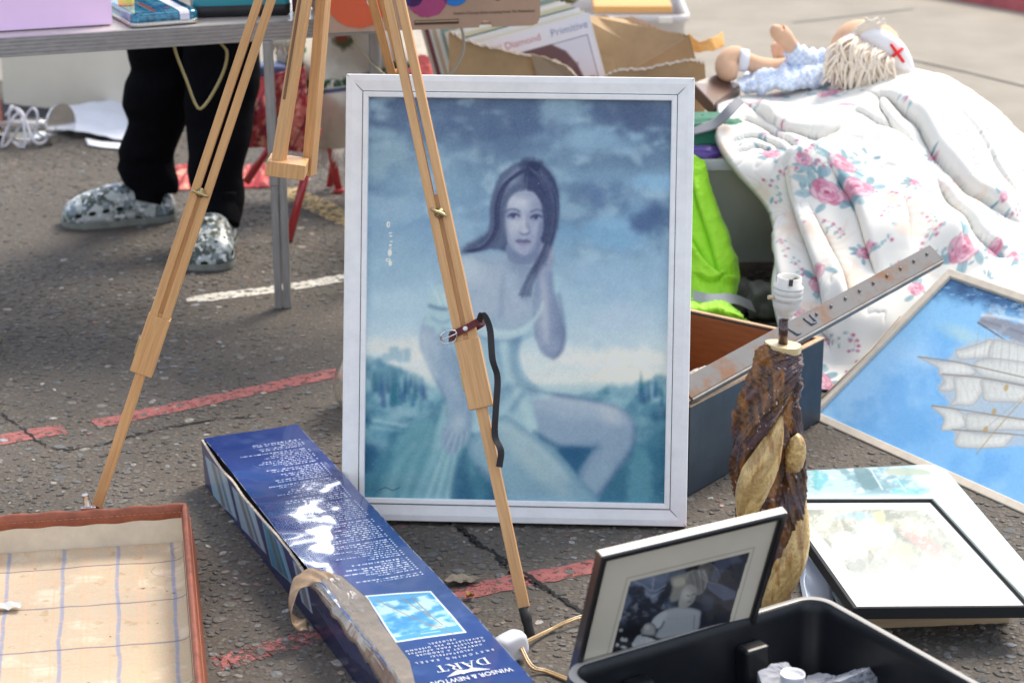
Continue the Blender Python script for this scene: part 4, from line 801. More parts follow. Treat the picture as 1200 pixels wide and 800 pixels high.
for px, py, s in ((394, 618, 1), (563, 624, 1.4), (586, 667, 1.3), (490, 612, .8), (650, 742, 1.2)):
    pass
pl = thing('power_plug', 'white three pin mains plug with its thin gold flex beside the rubber easel foot', 'plug', tuple(G(600, 772)))
PW = material('white_plastic', (.74, .76, .80), .3, coat=.3); p0 = Vector(G(598, 774))+Vector((0, 0, .026)); ax = Vector((.55, -.75, .12)).normalized(); sx = Vector((.8, .6, .15)).normalized(); sx = (sx-ax*sx.dot(ax)).normalized(); M = frame3(sx, ax.cross(sx), ax, p0)
prof_ = [(.027*math.copysign(abs(cos(a))**.55, cos(a)), .022*math.copysign(abs(sin(a))**.55, sin(a))) for a in [2*pi*k/28 for k in range(28)]]
A = [[(x*k, y*k, z) for x, y in prof_] for z, k in ((-.012, .82), (-.012, .90), (-.010, .96), (0, 1.0), (.006, 1.0), (.008, .96), (.014, .93), (.019, .8), (.0205, .6), (.0205, .01))]
mbp = MB(); mbp.grid(A, closev=True); mbp.add(A[0], [tuple(range(28))]); mbp.build('plug_body', PW, pl, M)
for x, y in ((-.011, -.007), (.011, -.007), (0, .010)):
    mbx = MB(); mbx.box((x, y, -.0165), (.0045 if y > 0 else .006, .0065 if y > 0 else .004, .009), mi=0); mbx.box((x, y, -.0255), (.004 if y > 0 else .006, .0065 if y > 0 else .004, .010), mi=1); mbx.build('pin', [BLACKRUB, BRASS], pl, M, bevel=.0004)
FLEX = material('gold_flex', (.50, .33, .15), .3, coat=.4, noise=(200, .2))
w0 = p0+ax*.004+Vector(sx)*.020
c1 = spline([p0+ax*.018+sx*.006, Vector(G(622, 781, .012)), Vector(G(640, 787, .004)), Vector(G(665, 797, .004)), Vector(G(700, 812, .004)), (Vector(G(760, 800, .004)))+Vector((0, .06, 0)), Vector(G(830, 770, .005))], 60)
mbx = MB(); mbx.tube(c1, .0023, 8, sq=1); mbx.tube([p+Vector((.0022, .0025, .0012)) for p in c1], .0023, 8)
mbx.build('flex', FLEX, pl)
c2 = spline([p0-ax*.004+sx*.018+Vector((0, 0, -.01)), Vector(G(640, 741, .006)), Vector(G(665, 729, .012)), Vector(G(688, 722, .012)), Vector(G(715, 723, .006)), Vector(G(760, 735, .004)), Vector(G(820, 745, .004))], 60)
mbx = MB(); mbx.tube(c2, .0022, 8); mbx.tube([p+Vector((.001, .003, .002)) for p in c2], .0022, 8); mbx.build('flex', FLEX, pl)
# ================================================================== DRIFTWOOD LAMP
lb = Vector(AY(895, 722, 3.24)); lb.z = 0
lamp = thing('driftwood_lamp_base', 'varnished twisted driftwood lamp base with a bare white bulb holder', 'lamp', tuple(lb))
def LX(px, py, y): return np.array(AY(px, py, y))
M2P = 2553/3.42
def strand(pts, name, seed, ridge, colf, nseg=150, nr=72):
    """pts: (px, py, depth, half width px)"""
    ctr = spline([tuple(LX(p[0], p[1], p[2])) for p in pts], nseg); rad = spline([(p[3]*.95/M2P, 0, 0) for p in pts], nseg); A = np.zeros((nseg+1, nr, 3)); H = np.zeros((nseg+1, nr))
    for i, c in enumerate(ctr):
        t = (ctr[min(i+1, nseg)]-ctr[max(i-1, 0)]).normalized(); u = t.cross(Vector((0, 1, 0))).normalized(); w = u.cross(t).normalized()
        ang = np.linspace(0, 2*pi, nr, endpoint=False); tw = i*.030*ridge[2]
        gr = fbm(ang*ridge[0]+tw*ridge[0]+40+seed*11, ang*0+i*.055, 1.0, 4, seed); gr2 = fbm(np.cos(ang+tw)*2.5+9, np.sin(ang+tw)*2.5+i*.02, .7, 4, seed+5)
        # close the seam of the first noise
        bl_ = np.clip((ang-5.6)/.68, 0, 1); gr = gr*(1-bl_)+gr[0]*bl_
        h = (np.abs(gr-.5)*2)*ridge[1]+(gr2-.5)*ridge[3]; H[i] = gr*.5+gr2*.5; r = rad[i].x*(1+h)
        A[i] = np.array(c)+np.outer(np.cos(ang)*r, np.array(u))+np.outer(np.sin(ang)*r*.85, np.array(w))
    A2 = np.concatenate([A, A[:, :1]], 1); H2 = np.concatenate([H, H[:, :1]], 1)
    me = grid_mesh(name, A2, colf(A2.reshape(-1, 3), H2.ravel()), smooth=True); return me, A
def bark(P, h):
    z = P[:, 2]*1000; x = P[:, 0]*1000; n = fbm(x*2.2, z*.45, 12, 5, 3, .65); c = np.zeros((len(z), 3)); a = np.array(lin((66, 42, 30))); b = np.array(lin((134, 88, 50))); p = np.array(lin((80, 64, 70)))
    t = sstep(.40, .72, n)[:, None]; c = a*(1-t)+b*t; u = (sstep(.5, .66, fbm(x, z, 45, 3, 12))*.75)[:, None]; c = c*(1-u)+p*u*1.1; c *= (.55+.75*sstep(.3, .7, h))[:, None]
    o = (sstep(.62, .74, fbm(x*1.5, z*.6, 26, 4, 31))*.8)[:, None]; c = c*(1-o)+np.array(lin((158, 104, 46)))*o
    s = (fbm(x, z, 2.2, 2, 8) > .86)[:, None]; return np.where(s, np.array([.6, .57, .55]), c)
def pale(P, h):
    z = P[:, 2]*1000; x = P[:, 0]*1000; n = fbm(x*1.6, z*.3, 10, 5, 13); a = np.array(lin((222, 190, 126))); b = np.array(lin((170, 118, 58))); t = (sstep(.5, .78, n)*.85)[:, None]; c = a*(1-t)+b*t
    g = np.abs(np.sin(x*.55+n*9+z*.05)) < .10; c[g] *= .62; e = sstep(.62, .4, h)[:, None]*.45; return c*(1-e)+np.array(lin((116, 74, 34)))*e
VARN = vcol_material('varnished_wood', .42, .4, coat=.35, coat_rough=.16, bump=(150, .8, .003)); yb_ = 3.24
parts = [([(918, 408, yb_, 20), (914, 418, yb_, 24), (909, 440, yb_, 29), (897, 480, yb_, 31), (893, 520, yb_, 31), (893, 560, yb_, 30), (898, 600, yb_, 33), (905, 640, yb_, 29), (903, 680, yb_, 24), (897, 724, yb_+.0, 26)], 1, (4.6, .50, 1.1, .30), bark),
         ([(920, 452, yb_, 10), (924, 480, yb_, 13), (928, 520, yb_, 12), (930, 560, yb_-.01, 15), (924, 600, yb_-.02, 20), (915, 640, yb_-.02, 24), (905, 690, yb_, 18), (898, 725, yb_, 18)], 2, (4.4, .5, -1.4, .3), bark),
         ([(936, 428, yb_-.03, 4), (926, 440, yb_-.035, 10), (912, 462, yb_-.04, 13), (894, 492, yb_-.045, 13), (878, 524, yb_-.04, 11), (867, 556, yb_-.03, 6)], 3, (1.5, .3, .6, .3), bark),
         ([(916, 486, yb_-.035, 2), (909, 508, yb_-.046, 10), (899, 534, yb_-.055, 17), (888, 558, yb_-.058, 21), (880, 580, yb_-.056, 19), (875, 600, yb_-.050, 13), (872, 613, yb_-.045, 7)], 4, (1.2, .10, .3, .12), pale),
         ([(926, 512, yb_-.012, 9), (931, 520, yb_-.015, 13), (930, 540, yb_-.015, 13), (925, 556, yb_-.01, 8)], 5, (1.2, .15, .3, .2), pale),
         ([(936, 556, yb_+.0, 6), (937, 585, yb_-.015, 8), (936, 620, yb_-.035, 13), (930, 650, yb_-.045, 17), (920, 676, yb_-.045, 17), (908, 702, yb_-.035, 15), (900, 726, yb_-.02, 10)], 6, (1.2, .16, .5, .2), pale)]
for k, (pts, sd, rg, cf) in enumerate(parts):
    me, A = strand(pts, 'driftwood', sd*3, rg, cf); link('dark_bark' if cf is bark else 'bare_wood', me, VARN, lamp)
# sawn top
tp = LX(918, 405, yb_); mbx = MB(); ring = [(tp[0]+.0285*cos(a)*(1+.07*sin(3*a)), tp[1]+.024*sin(a)*(1+.06*cos(2*a)), tp[2]+.0035-.003*cos(a)) for a in [2*pi*k/30 for k in range(30)]]
mbx.add(ring+[(p[0], p[1], p[2]-.012) for p in ring], [tuple(range(30))]+[(k, (k+1) % 30, 30+(k+1) % 30, 30+k) for k in range(30)])
mbx.build('sawn_top', material('sawn_pale_wood', (.66, .50, .26), .35, coat=.5, noise=(30, .3, (.50, .30, .10), (.45, .75))), lamp, bevel=.002)
rd = LX(917.5, 403, yb_); r1 = LX(918.5, 373, yb_); mbx = MB(); mbx.tube([tuple(rd), tuple(r1)], .0078, 16); mbx.build('stem', material('brown_enamel_tube', (.06, .022, .018), .2, coat=.6), lamp)
hz_ = LX(920, 371, yb_); ht = LX(922.5, 324, yb_); s_h = (ht[2]-hz_[2])/.062
pr = [(0, 0), (.0105, 0), (.0125, .002), (.0125, .006), (.0165, .009), (.0205, .016), (.0215, .024), (.0215, .027), (.0228, .0275), (.0232, .034), (.0220, .035), (.0232, .0365), (.0235, .042), (.0218, .0435), (.0218, .0445), (.0235, .046), (.0235, .0475), (.0195, .0485), (.0192, .062), (.0172, .062), (.0170, .045), (0, .045)]
lh = MB(); lh.lathe([(r, z*s_h) for r, z in pr], (0, 0, 0), 48); Mh = Matrix.Translation(Vector(hz_)) @ Matrix.Rotation(R(4), 4, 'Y')
holder = lh.build('bulb_holder', material('aged_white_bakelite', (.68, .66, .62), .3, coat=.3, noise=(50, .08)), lamp, Mh)
mbx = MB(); mbx.tube([(-.020, -.006, .031*s_h), (-.031, -.010, .031*s_h)], .0035, 10); mbx.build('switch_button', material('yellowed_plastic', (.55, .45, .28), .4), holder, Mh)
mbx = MB()
for x in (-.006, .006): mbx.tube([(x, -.002, .045*s_h), (x, -.002, .057*s_h)], .0032, 10)
mbx.tube([(-.0165, .004, .050*s_h), (-.0165, .004, .060*s_h)], .003, 8); mbx.tube([(0, .012, .046*s_h), (.012, .006, .060*s_h)], .002, 8)
mbx.build('contacts', material('tarnished_brass', (.30, .26, .18), .35, metal=1), holder, Mh)
mbx = MB(); mbx.box((.0, -.0192, .058*s_h), (.006, .004, .010)); mbx.build('bayonet_slot', material('dark_slot', (.06, .055, .05), .8), holder, Mh)
# ================================================================== BLACK TUB
tub = thing('plastic_tub', 'black plastic tub with pale worn rim in front of the black framed photo', 'tub', (.52, 2.62, 0))
TBc = Vector((.447, 2.918, 0)); tu = Vector((.845, .535, 0)).normalized(); tw_ = Vector((.535, -.845, 0)); TL_, TW_, TZ = .455, .56, .2
BLKP = material('black_plastic', (.010, .011, .014), .36, noise=(18, .35), bump=(320, .18, .0006), spec=.4); RIMP = material('worn_pale_rim', (.36, .34, .31), .42, noise=(30, 0, (.10, .10, .10), (.62, .8)), coat=.1)
MT = frame3(tu, -tw_, (0, 0, 1), TBc-tu*TL_)      # x along the back rim to the right, -y towards the viewer
def rrect(x0, y0, x1, y1, r, z, n=8):
    out = []
    for cx, cy, a0 in ((x1-r, y1-r, 0), (x0+r, y1-r, pi/2), (x0+r, y0+r, pi), (x1-r, y0+r, 1.5*pi)):
        for k in range(n+1): a = a0+pi/2*k/n; out.append((cx+r*cos(a), cy+r*sin(a), z))
    return out
mb = MB(); W0, W1 = TL_, -TW_
rings = [rrect(.03, W1+.03, W0-.03, -.03, .02, .0), rrect(.022, W1+.022, W0-.022, -.022, .03, .008), rrect(.008, W1+.008, W0-.008, -.008, .035, TZ-.02), rrect(.0, W1, W0, 0, .04, TZ-.018), rrect(-.001, W1-.001, W0+.001, .001, .041, TZ-.004), rrect(.001, W1+.001, W0-.001, -.001, .04, TZ),
         rrect(.009, W1+.009, W0-.009, -.009, .033, TZ+.0005), rrect(.0125, W1+.0125, W0-.0125, -.0125, .03, TZ-.003), rrect(.0135, W1+.0135, W0-.0135, -.0135, .03, TZ-.02), rrect(.026, W1+.026, W0-.026, -.026, .026, .014), rrect(.034, W1+.034, W0-.034, -.034, .02, .006)]
mb.grid(rings, closev=True); mb.add(rings[0], [tuple(range(36))]); mb.add(rings[-1], [tuple(range(36))])
mb.build('body', BLKP, tub, MT)
mr = MB(); mr.grid([rrect(-.0015, W1-.0015, W0+.0015, .0015, .042, TZ-.002), rrect(.0005, W1+.0005, W0-.0005, -.0005, .04, TZ+.0012), rrect(.008, W1+.008, W0-.008, -.008, .034, TZ+.0016), rrect(.0095, W1+.0095, W0-.0095, -.0095, .033, TZ+.0008)], closev=True); mr.build('rim', RIMP, tub, MT)
for x, w in ((.115, .045), (.315, .050)):
    m_ = MB(); m_.box((x, -.030, .090), (w, .034, .150), top=(.86, .8)); m_.build('rib', BLKP, tub, MT, bevel=.005)
m_ = MB(); m_.box((W0-.030, -.30, .09), (.034, .05, .15), top=(.8, .86)); m_.build('rib', BLKP, tub, MT, bevel=.005)
# newspaper wrapped bundles in the tub
def news_cols(P, seed):
    s, t = np.meshgrid(np.arange(P.shape[0])*2.6, np.arange(P.shape[1])*2.6, indexing='ij'); c = Canvas(s, t, (158, 162, 176)); rs = np.random.RandomState(seed)
    for col in range(6):
        x0 = col*26+4
        yy = 3.
        while yy < t.max():
            idx = c.sel(x0, yy-1.3, x0+22-rs.uniform(0, 7)*(rs.rand() < .3), yy+1.3)
            if len(idx): c.mix((1-sstep(.35, .95, np.abs(c.Y[idx]-yy)))*np.clip(vnoise(c.X[idx]/1.3+yy*5, c.Y[idx]*0, 4)*1.3-.2, 0, .8), (36, 40, 52), idx)
            yy += 3.1
    c.clouds((186, 190, 204), 30, .5, .7, .5, seed); return c.albedo((.95, .97, 1.05))
def crumple(name, label, ctr, R0, size, seed, spiky=.5, nn=120, tall=1., mat=None, cols=None, parent=None):
    """a sheet wadded round a small object: noisy spheroid with sharp facets and ragged top"""
    rs = np.random.RandomState(seed); th, ph = np.meshgrid(np.linspace(0, 2*pi, nn), np.linspace(.02, pi*.62, nn//2), indexing='ij')
    dx, dy, dz = np.cos(th)*np.sin(ph), np.sin(th)*np.sin(ph), np.cos(ph)
    K = rs.randn(26, 3); K /= np.linalg.norm(K, axis=1)[:, None]; off = rs.uniform(.55, 1.0, 26); D = np.stack([dx, dy, dz], -1)
    q = (D@K.T)/off; r = 1/np.maximum(q.max(-1), .5); r = r*(1+spiky*.10*(fbm(th*30, ph*30, 12, 3, seed)-.5)); P = np.array(ctr)+D*r[..., None]*R0*np.array([1, 1, tall])
    P[:, :2] += 0
    me = grid_mesh(name, P[::-1], cols(P[::-1]) if cols else None); 
    return link(name, me, mat, parent)
NEWS = vcol_material('newsprint', .8, .2, bump=(120, .25, .001))
nb1 = AY(922, 790, 2.78); nb2 = AY(996, 786, 2.79)
def wrapped(ctr, label, seed, mug):
    t = thing('newspaper_bundle', label, 'wrapped item', (ctr[0], ctr[1], .008))
    crumple('newspaper', '', (ctr[0], ctr[1], ctr[2]-.045), .062 if mug else .05, 0, seed, 1.2, 220, .95 if mug else 1.25, NEWS, lambda P: news_cols(P, seed), t)
    crumple('newspaper_fold', '', (ctr[0]+(.034 if mug else -.03), ctr[1]+.01, ctr[2]-.045), .045, 0, seed+5, 1.2, 160, .8 if mug else .9, NEWS, lambda P: news_cols(P, seed+1), t)
    if mug:
        m_ = MB(); m_.lathe([(0, ctr[2]-.05), (.017, ctr[2]-.05), (.018, ctr[2]+.016), (.0175, ctr[2]+.018), (.0155, ctr[2]+.014), (0, ctr[2]+.010)], (ctr[0]+.004, ctr[1]-.030, 0), 28); m_.build('cup', material('white_china', (.75, .77, .80), .12, coat=.6), t)
wrapped(nb1, 'newspaper wrapped white cup lying in the black tub, left of the other paper bundle', 4, True)
wrapped(nb2, 'peaked crumple of newspaper in the black tub, right of the wrapped cup', 9, False)
# ================================================================== SMALL FRAMED PHOTO
def rect_axes(yaw, lean):
    u = np.array([cos(yaw), sin(yaw), 0]); n = np.array([-sin(yaw), cos(yaw), 0]); v = n*sin(lean)+np.array([0, 0, cos(lean)]); return u, v, np.cross(u, v)
fu, fv, fn = rect_axes(.513, -.319); fO = np.array([.058, 2.746, .002]); fw2, fh2 = .302, .40
bf = thing('framed_photograph', 'black framed black and white photo of a toddler, standing behind the black tub', 'framed photo', tuple(fO+fu*.15))
BLKF = material('black_frame_lacquer', (.016, .015, .016), .3, coat=.5, noise=(30, .3)); CRM = material('cream_frame_edge', (.66, .63, .56), .45, noise=(12, .08))
M = frame3(fu, fv, fn, fO)
def loc_frame(w, h, fw, prof, mats, parent, M, name='frame', bevel=0):
    mb = picture_frame((0, 0, 0), (1, 0, 0), (0, 1, 0), (0, 0, 1), w, h, fw, 0, prof, None, parent); return mb.build(name, mats, parent, M, bevel=bevel)
loc_frame(fw2, fh2, .011, [(0, -.016), (0, -.002), (.15, 0), (.75, 0), (1, -.003), (1, -.016)], BLKF, bf, M)
MB().box((fw2/2, fh2+.0004, -.0085), (fw2-.002, .0012, .0125)).build('pale_edge', CRM, bf, M, bevel=.0003)
MB().box((fw2/2, fh2/2, -.013), (fw2-.004, fh2-.004, .004)).build('backing_board', material('brown_backing', (.2, .13, .08), .8), bf, M)
def paint_toddler(P):
    X, Y = proj(P); c = Canvas(X, Y, (204, 196, 182)); x, y = c.X, c.Y
    c.clouds((190, 182, 168), 60, .5, .75, .5, 3)
    q = np.array([(738.5, 680.5), (879, 646.5), (858, 715), (852, 745), (836, 800), (700, 830), (716, 766)], float); bev = [(735, 677), (884, 641), (861, 722), (838, 806), (694, 836), (711, 768)]
    c.line(bev+[bev[0]], (150, 142, 128), 1.2, .8, .8, smooth=False); c.poly(q, (44, 48, 58), .7, 1, smooth=False)
    ins = (c.sdf(q, np.arange(x.size)) < -.3).astype(float)
    z = lambda a, b: (710+a/6.156, 640+b/6.156)
    Z = lambda *p: [z(*q_) for q_ in p]
    left = ins*sstep(800, 775, x)
    c.clouds((104, 116, 142), 22, .42, .62, .8, 5, mask=left*sstep(742, 722, y)); c.clouds((146, 154, 168), 9, .5, .68, .6, 8, mask=left*sstep(738, 715, y)); c.clouds((38, 40, 50), 10, .5, .64, .7, 6, mask=left); c.mix(left*sstep(722, 742, y)*.8, (22, 22, 27))
    c.poly(Z((190, 245), (360, 200), (590, 150), (600, 190), (480, 250), (300, 270), (200, 280)), (112, 122, 142), 2.5, .6, rag=2, smooth=False)
    for p_ in (((345, 225), (335, 310)), ((280, 290), (350, 320), (430, 280)), ((200, 250), (280, 285)), ((330, 370), (420, 310))): c.line(Z(*p_), (170, 178, 188), 1.3, 1.1, .55)
    c.poly(Z((580, 160), (750, 115), (735, 145), (600, 180)), (20, 18, 20), 1, .9)
    c.poly(Z((470, 230), (600, 190), (620, 250), (560, 320), (520, 385), (465, 390), (480, 300)), (150, 148, 138), 2, .85, rag=1.5); c.poly(Z((490, 240), (560, 225), (570, 270), (500, 290)), (184, 180, 164), 2.5, .7)
    # dark wall on the right with a reflection of striped paper
    c.poly(Z((745, 110), (1035, 40), (880, 540), (660, 590), (700, 400), (740, 250)), (34, 36, 46), 1.5, .85, smooth=False)
    c.poly(Z((790, 100), (960, 60), (985, 110), (900, 130), (830, 200), (800, 260), (760, 240)), (74, 82, 108), 2, .7, rag=1.5, smooth=False); c.poly(Z((735, 250), (830, 270), (940, 325), (930, 375), (850, 390), (730, 300)), (100, 108, 134), 1.2, .75, smooth=False)
    for k in range(6): c.line(Z((745+k*4, 262+k*7), (850, 300+k*14), (930, 330+k*9)), (70, 76, 100), .7, .6, .6)
    c.poly(Z((700, 330), (780, 370), (770, 450), (690, 470)), (60, 74, 94), 2.5, .6, smooth=False)
    for k in range(30):
        rk = np.random.RandomState(k+3); a_, b_ = rk.uniform(60, 330), rk.uniform(600, 740); px_, py_ = z(a_, b_); c.ell(px_, py_, rk.uniform(1.2, 3.2), rk.uniform(1.2, 3), (186, 190, 194) if k % 3 else (40, 40, 46), rk.rand()*3, .5, .75*float(b_ > 590+.0*a_))
    # the child: white short sleeved top, bent arm, head bowed to the right
    c.poly(Z((190, 720), (230, 640), (290, 650), (370, 680), (300, 720)), (178, 182, 186), 1.4, .9)
    top_ = Z((400, 475), (450, 450), (530, 435), (600, 440), (650, 450), (685, 470), (680, 520), (672, 580), (640, 610), (520, 640), (400, 665), (355, 650), (375, 600), (350, 560), (345, 530))
    c.poly(top_, (170, 174, 178), 1.3, 1, shade=(.3, 1, (138, 142, 148), .9)); c.rim(top_, (110, 114, 124), 3, .5)
    c.poly(Z((400, 475), (440, 470), (430, 540), (400, 580), (350, 590), (325, 555), (350, 510)), (176, 180, 184), 1.5, .95); c.line(Z((420, 540), (400, 580), (370, 600)), (70, 72, 82), 2, 1.4, .7)
    arm_ = Z((300, 550), (345, 560), (362, 600), (350, 640), (300, 645), (260, 630), (262, 590)); c.poly(arm_, (150, 150, 152), 1.3, 1); c.rim(arm_, (84, 84, 92), 3.2, .6); c.ell(*z(295, 580), 3.4, 3, (186, 184, 180), .3, .7, .7)
    c.line(Z((262, 640), (330, 650), (390, 668)), (24, 24, 30), 1.6, 1, .8)
    for k in range(5): c.line(Z((480+k*34, 480), (470+k*36, 630)), (150, 154, 160), 1.2, 1.2, .4)
    c.line(Z((640, 500), (632, 600)), (96, 100, 110), 1.4, 1, .6); c.line(Z((420, 515), (540, 520), (650, 490)), (146, 150, 156), 1.4, 1.4, .5)
    c.ell(*z(648, 258), 11.5, 15, (124, 122, 118), -.25, .12, 1); c.ell(*z(622, 215), 6, 5, (172, 170, 162), -.4, .6, .7)
    face_ = Z((560, 300), (610, 270), (655, 300), (650, 350), (635, 395), (600, 430), (560, 450), (525, 430), (530, 370)); c.poly(face_, (168, 166, 160), 1.4, 1, shade=(1, .2, (128, 128, 130), .9)); c.ell(*z(580, 350), 5, 6, (190, 188, 180), .3, .8, .7)
    hair_ = Z((585, 260), (590, 210), (630, 175), (690, 160), (725, 190), (735, 250), (715, 310), (680, 345), (655, 330), (660, 290), (625, 262), (600, 275)); c.poly(hair_, (112, 110, 108), 1.5, .8, smooth=False)
    for k in range(18):
        rk = np.random.RandomState(k+40); a_ = rk.uniform(0, 1); c.line(Z((600+90*a_, 195-25*a_), (615+85*a_, 235), (625+80*a_, 275+40*a_)), (180, 180, 176) if k % 3 == 0 else (62, 62, 68), .9, .8, .5)
    c.line(Z((700, 175), (730, 230), (716, 300)), (190, 188, 180), 1.2, 1, .5)
    c.line(Z((585, 352), (605, 356)), (70, 68, 72), 1.1, .8, .8); c.line(Z((622, 348), (645, 340)), (70, 68, 72), 1.1, .8, .8); c.line(Z((618, 350), (628, 375), (615, 380)), (110, 108, 110), 1, .8, .7); c.line(Z((592, 400), (615, 395)), (92, 84, 88), 1.3, .8, .8)
    out = 1-ins; c.C = c.C*ins[:, None]+(np.array((204, 196, 182))+((fbm(x, y, 30, 3, 3)-.5)*10)[:, None])*out[:, None]; c.line(bev+[bev[0]], (150, 142, 128), 1.0, .8, .8, smooth=False)
    return c.albedo((.95, .95, .98))
P = flat_grid(fO+fu*.009+fv*.009-fn*.006, fu*(fw2-.018), fv*(fh2-.018), 260, 330)
link('photograph', grid_mesh('photograph', P, paint_toddler(P)), vcol_material('photo_under_glass', .4, .3, coat=.35, coat_rough=.02), bf)
# ================================================================== PICTURES LYING FLAT
def tilt_axes(yaw, a, b):
    Mx = Matrix.Rotation(yaw, 3, 'Z') @ Matrix.Rotation(a, 3, 'X') @ Matrix.Rotation(b, 3, 'Y'); return [np.array(Mx.col[i]) for i in range(3)]
gu, gv, gn = tilt_axes(.099, -.081, .037); gO = np.array([.5375, 3.118, .080])
gf = thing('framed_print', 'thin black framed pastel print with wide white mount lying flat in full glare', 'framed picture', tuple(gO+gu*.15+gv*.28-np.array([0, 0, .05])))
M = frame3(gu, gv, gn, gO); gw, gh = .2925, .557
loc_frame(gw, gh, .0085, [(0, -.019), (0, -.001), (.12, 0), (.8, 0), (1, -.002), (1, -.019)], material('black_metal_frame', (.012, .014, .015), .55, spec=.25), gf, M)
mbx = MB(); mbx.tube([(gw-.0045, .01, .0004), (gw-.0045, gh-.01, .0004)], .0016, 6); mbx.tube([(.0045, gh-.0045, .0004), (gw-.005, gh-.0045, .0004)], .0012, 6); mbx.build('frame_highlight_bead', material('grey_green_bead', (.25, .29, .27), .3, metal=.1), gf, M)
MB().box((gw/2, gh/2, -.016), (gw-.003, gh-.003, .004)).build('backing_board', material('grey_backing', (.16, .15, .14), .8), gf, M)
def paint_pastel(P):
    X, Y = proj(P); c = Canvas(X, Y, (226, 226, 222)); x, y = c.X, c.Y
    q = [(936, 597), (1083, 597), (1130, 650), (1120, 664), (1004, 672), (996, 668)]
    m = 1-sstep(-1.5, 1.5, c.sdf(np.array(q, float), np.arange(x.size))); base = c.C.copy()
    c.mix(m, (142, 146, 126)); c.clouds((92, 104, 88), 16, .45, .65, .8, 3, mask=m); c.clouds((196, 202, 176), 14, .55, .7, .7, 4, mask=m)
    c.poly([(978, 607), (990, 601), (1012, 600), (1022, 606), (1006, 610), (1000, 606)], (104, 158, 212), 2, .85, rag=2); c.poly([(1010, 608), (1036, 612), (1050, 632), (1020, 640), (1000, 625)], (190, 208, 214), 3, .8, rag=3)
    c.poly([(988, 606), (994, 622), (1008, 632), (986, 630)], (104, 100, 82), 2, .8, rag=2); c.poly([(975, 628), (1000, 624), (1016, 644), (1000, 660), (980, 650)], (206, 218, 208), 3, .85, rag=4); c.poly([(1024, 600), (1036, 600), (1036, 616), (1026, 612)], (186, 172, 110), 1.5, .8)
    c.poly([(1054, 620), (1070, 618), (1090, 632), (1108, 646), (1096, 654), (1076, 640)], (198, 124, 112), 2.5, .85, rag=2); c.poly([(1040, 612), (1066, 606), (1086, 616), (1080, 628), (1058, 620)], (208, 198, 160), 2.5, .7, rag=3)
    c.poly([(1040, 640), (1066, 640), (1074, 656), (1050, 662)], (172, 190, 112), 3, .8, rag=3); c.poly([(1018, 644), (1024, 652), (1018, 660)], (84, 78, 60), 1.2, .8); c.poly([(990, 655), (1012, 656), (1012, 668), (996, 668)], (70, 78, 66), 2, .8, rag=2)
    c.clouds((120, 124, 100), 7, .58, .72, .6, 21, mask=m); c.clouds((214, 210, 190), 8, .58, .72, .6, 23, mask=m); c.mix(m*.34+m*.25*sstep(630, 665, y), (216, 216, 210)); c.C += ((fbm(x, y, 3, 2, 6)-.5)*14*m)[:, None]  # glare haze blended into the print's colours, stronger towards the near edge
    return c.albedo((1, 1, 1))
P = flat_grid(gO+gu*.007+gv*.007-gn*.005, gu*(gw-.014), gv*(gh-.014), 260, 380)
link('print', grid_mesh('print', P, paint_pastel(P)), vcol_material('print_under_glass', .5, .4, coat=.55, coat_rough=.22), gf)
hu, hv, hn = tilt_axes(.13, 0, 0); hO = np.array([.545, 3.25, .0115])
def paint_marsh(P):
    X, Y = proj(P); c = Canvas(X, Y, (204, 220, 220)); x, y = c.X, c.Y
    m = sstep(584, 574, y)*sstep(1085, 1040, x-(y-550)*.9); c.clouds((196, 224, 226), 30, .4, .6, .8, 2); c.mix(m*.7, (150, 182, 190)); c.clouds((88, 128, 132), 14, .5, .66, .8, 5, sx=.5, mask=m); c.clouds((216, 222, 220), 10, .56, .7, .7, 6, sx=.4, mask=m); c.clouds((70, 166, 170), 12, .62, .74, .7, 9, sx=.5, mask=m)
    c.poly([(1000, 549), (1016, 549), (1030, 570), (1012, 572)], (64, 106, 108), 1.5, .8, rag=2); c.poly([(1040, 549), (1080, 549), (1090, 556), (1045, 556)], (150, 158, 128), 1.5, .7); c.line([(1020, 549), (1034, 573)], (214, 216, 206), 1.5, 1, .8); c.line([(1050, 560), (1062, 576)], (196, 204, 196), 1.5, 1, .7); c.line([(1140, 632), (1165, 621)], (190, 200, 196), 1, .7, .6)
    return c.albedo((1, 1, 1))
hw, hh = .362, .61; s_, t_ = 200, 260
P = flat_grid(hO, hu*hw, hv*hh, s_, t_)
# rounded far corners
for k in range(t_):
    v = k/(t_-1)*hh; d = .035-(hh-v); ins_ = .035-sqrt(max(0, .035**2-d*d)) if d > 0 else 0
    a, b = ins_, hw-ins_; P[:, k] = hO+hv*v+np.linspace(a, b, s_)[:, None]*hu
un = tag(link('unframed_print', grid_mesh('unframed_print', P, paint_marsh(P)), vcol_material('marsh_print', .4, .5, coat=.5), None), 'pale green blue landscape board with rounded corners lying beneath the black framed print', 'picture board')
so_ = un.modifiers.new('s', 'SOLIDIFY'); so_.thickness = .006; so_.offset = -1
mbx = MB(); mbx.box((.15, .085, .021), (.25, .035, .042)); o = mbx.build('wooden_board', material('pale_pine', (.45, .32, .19), .6, noise=(10, .2), stretch=(1, 20, 20)), None, frame3((cos(.09), sin(.09), 0), (-sin(.09), cos(.09), 0), (0, 0, 1), (.545, 3.135, .0)), bevel=.002); tag(o, 'plain pine board on the ground, just peeking out under the black framed print', 'board')
mbx = MB(); A = [[(.470+.05*u+.05*v+.004*sin(v*9), 3.22+.36*v+.01*sin(u*5+v*7), .006+.012*abs(sin(v*6+u*2))*u) for u in [k/6 for k in range(7)]] for v in [k/20 for k in range(21)]]
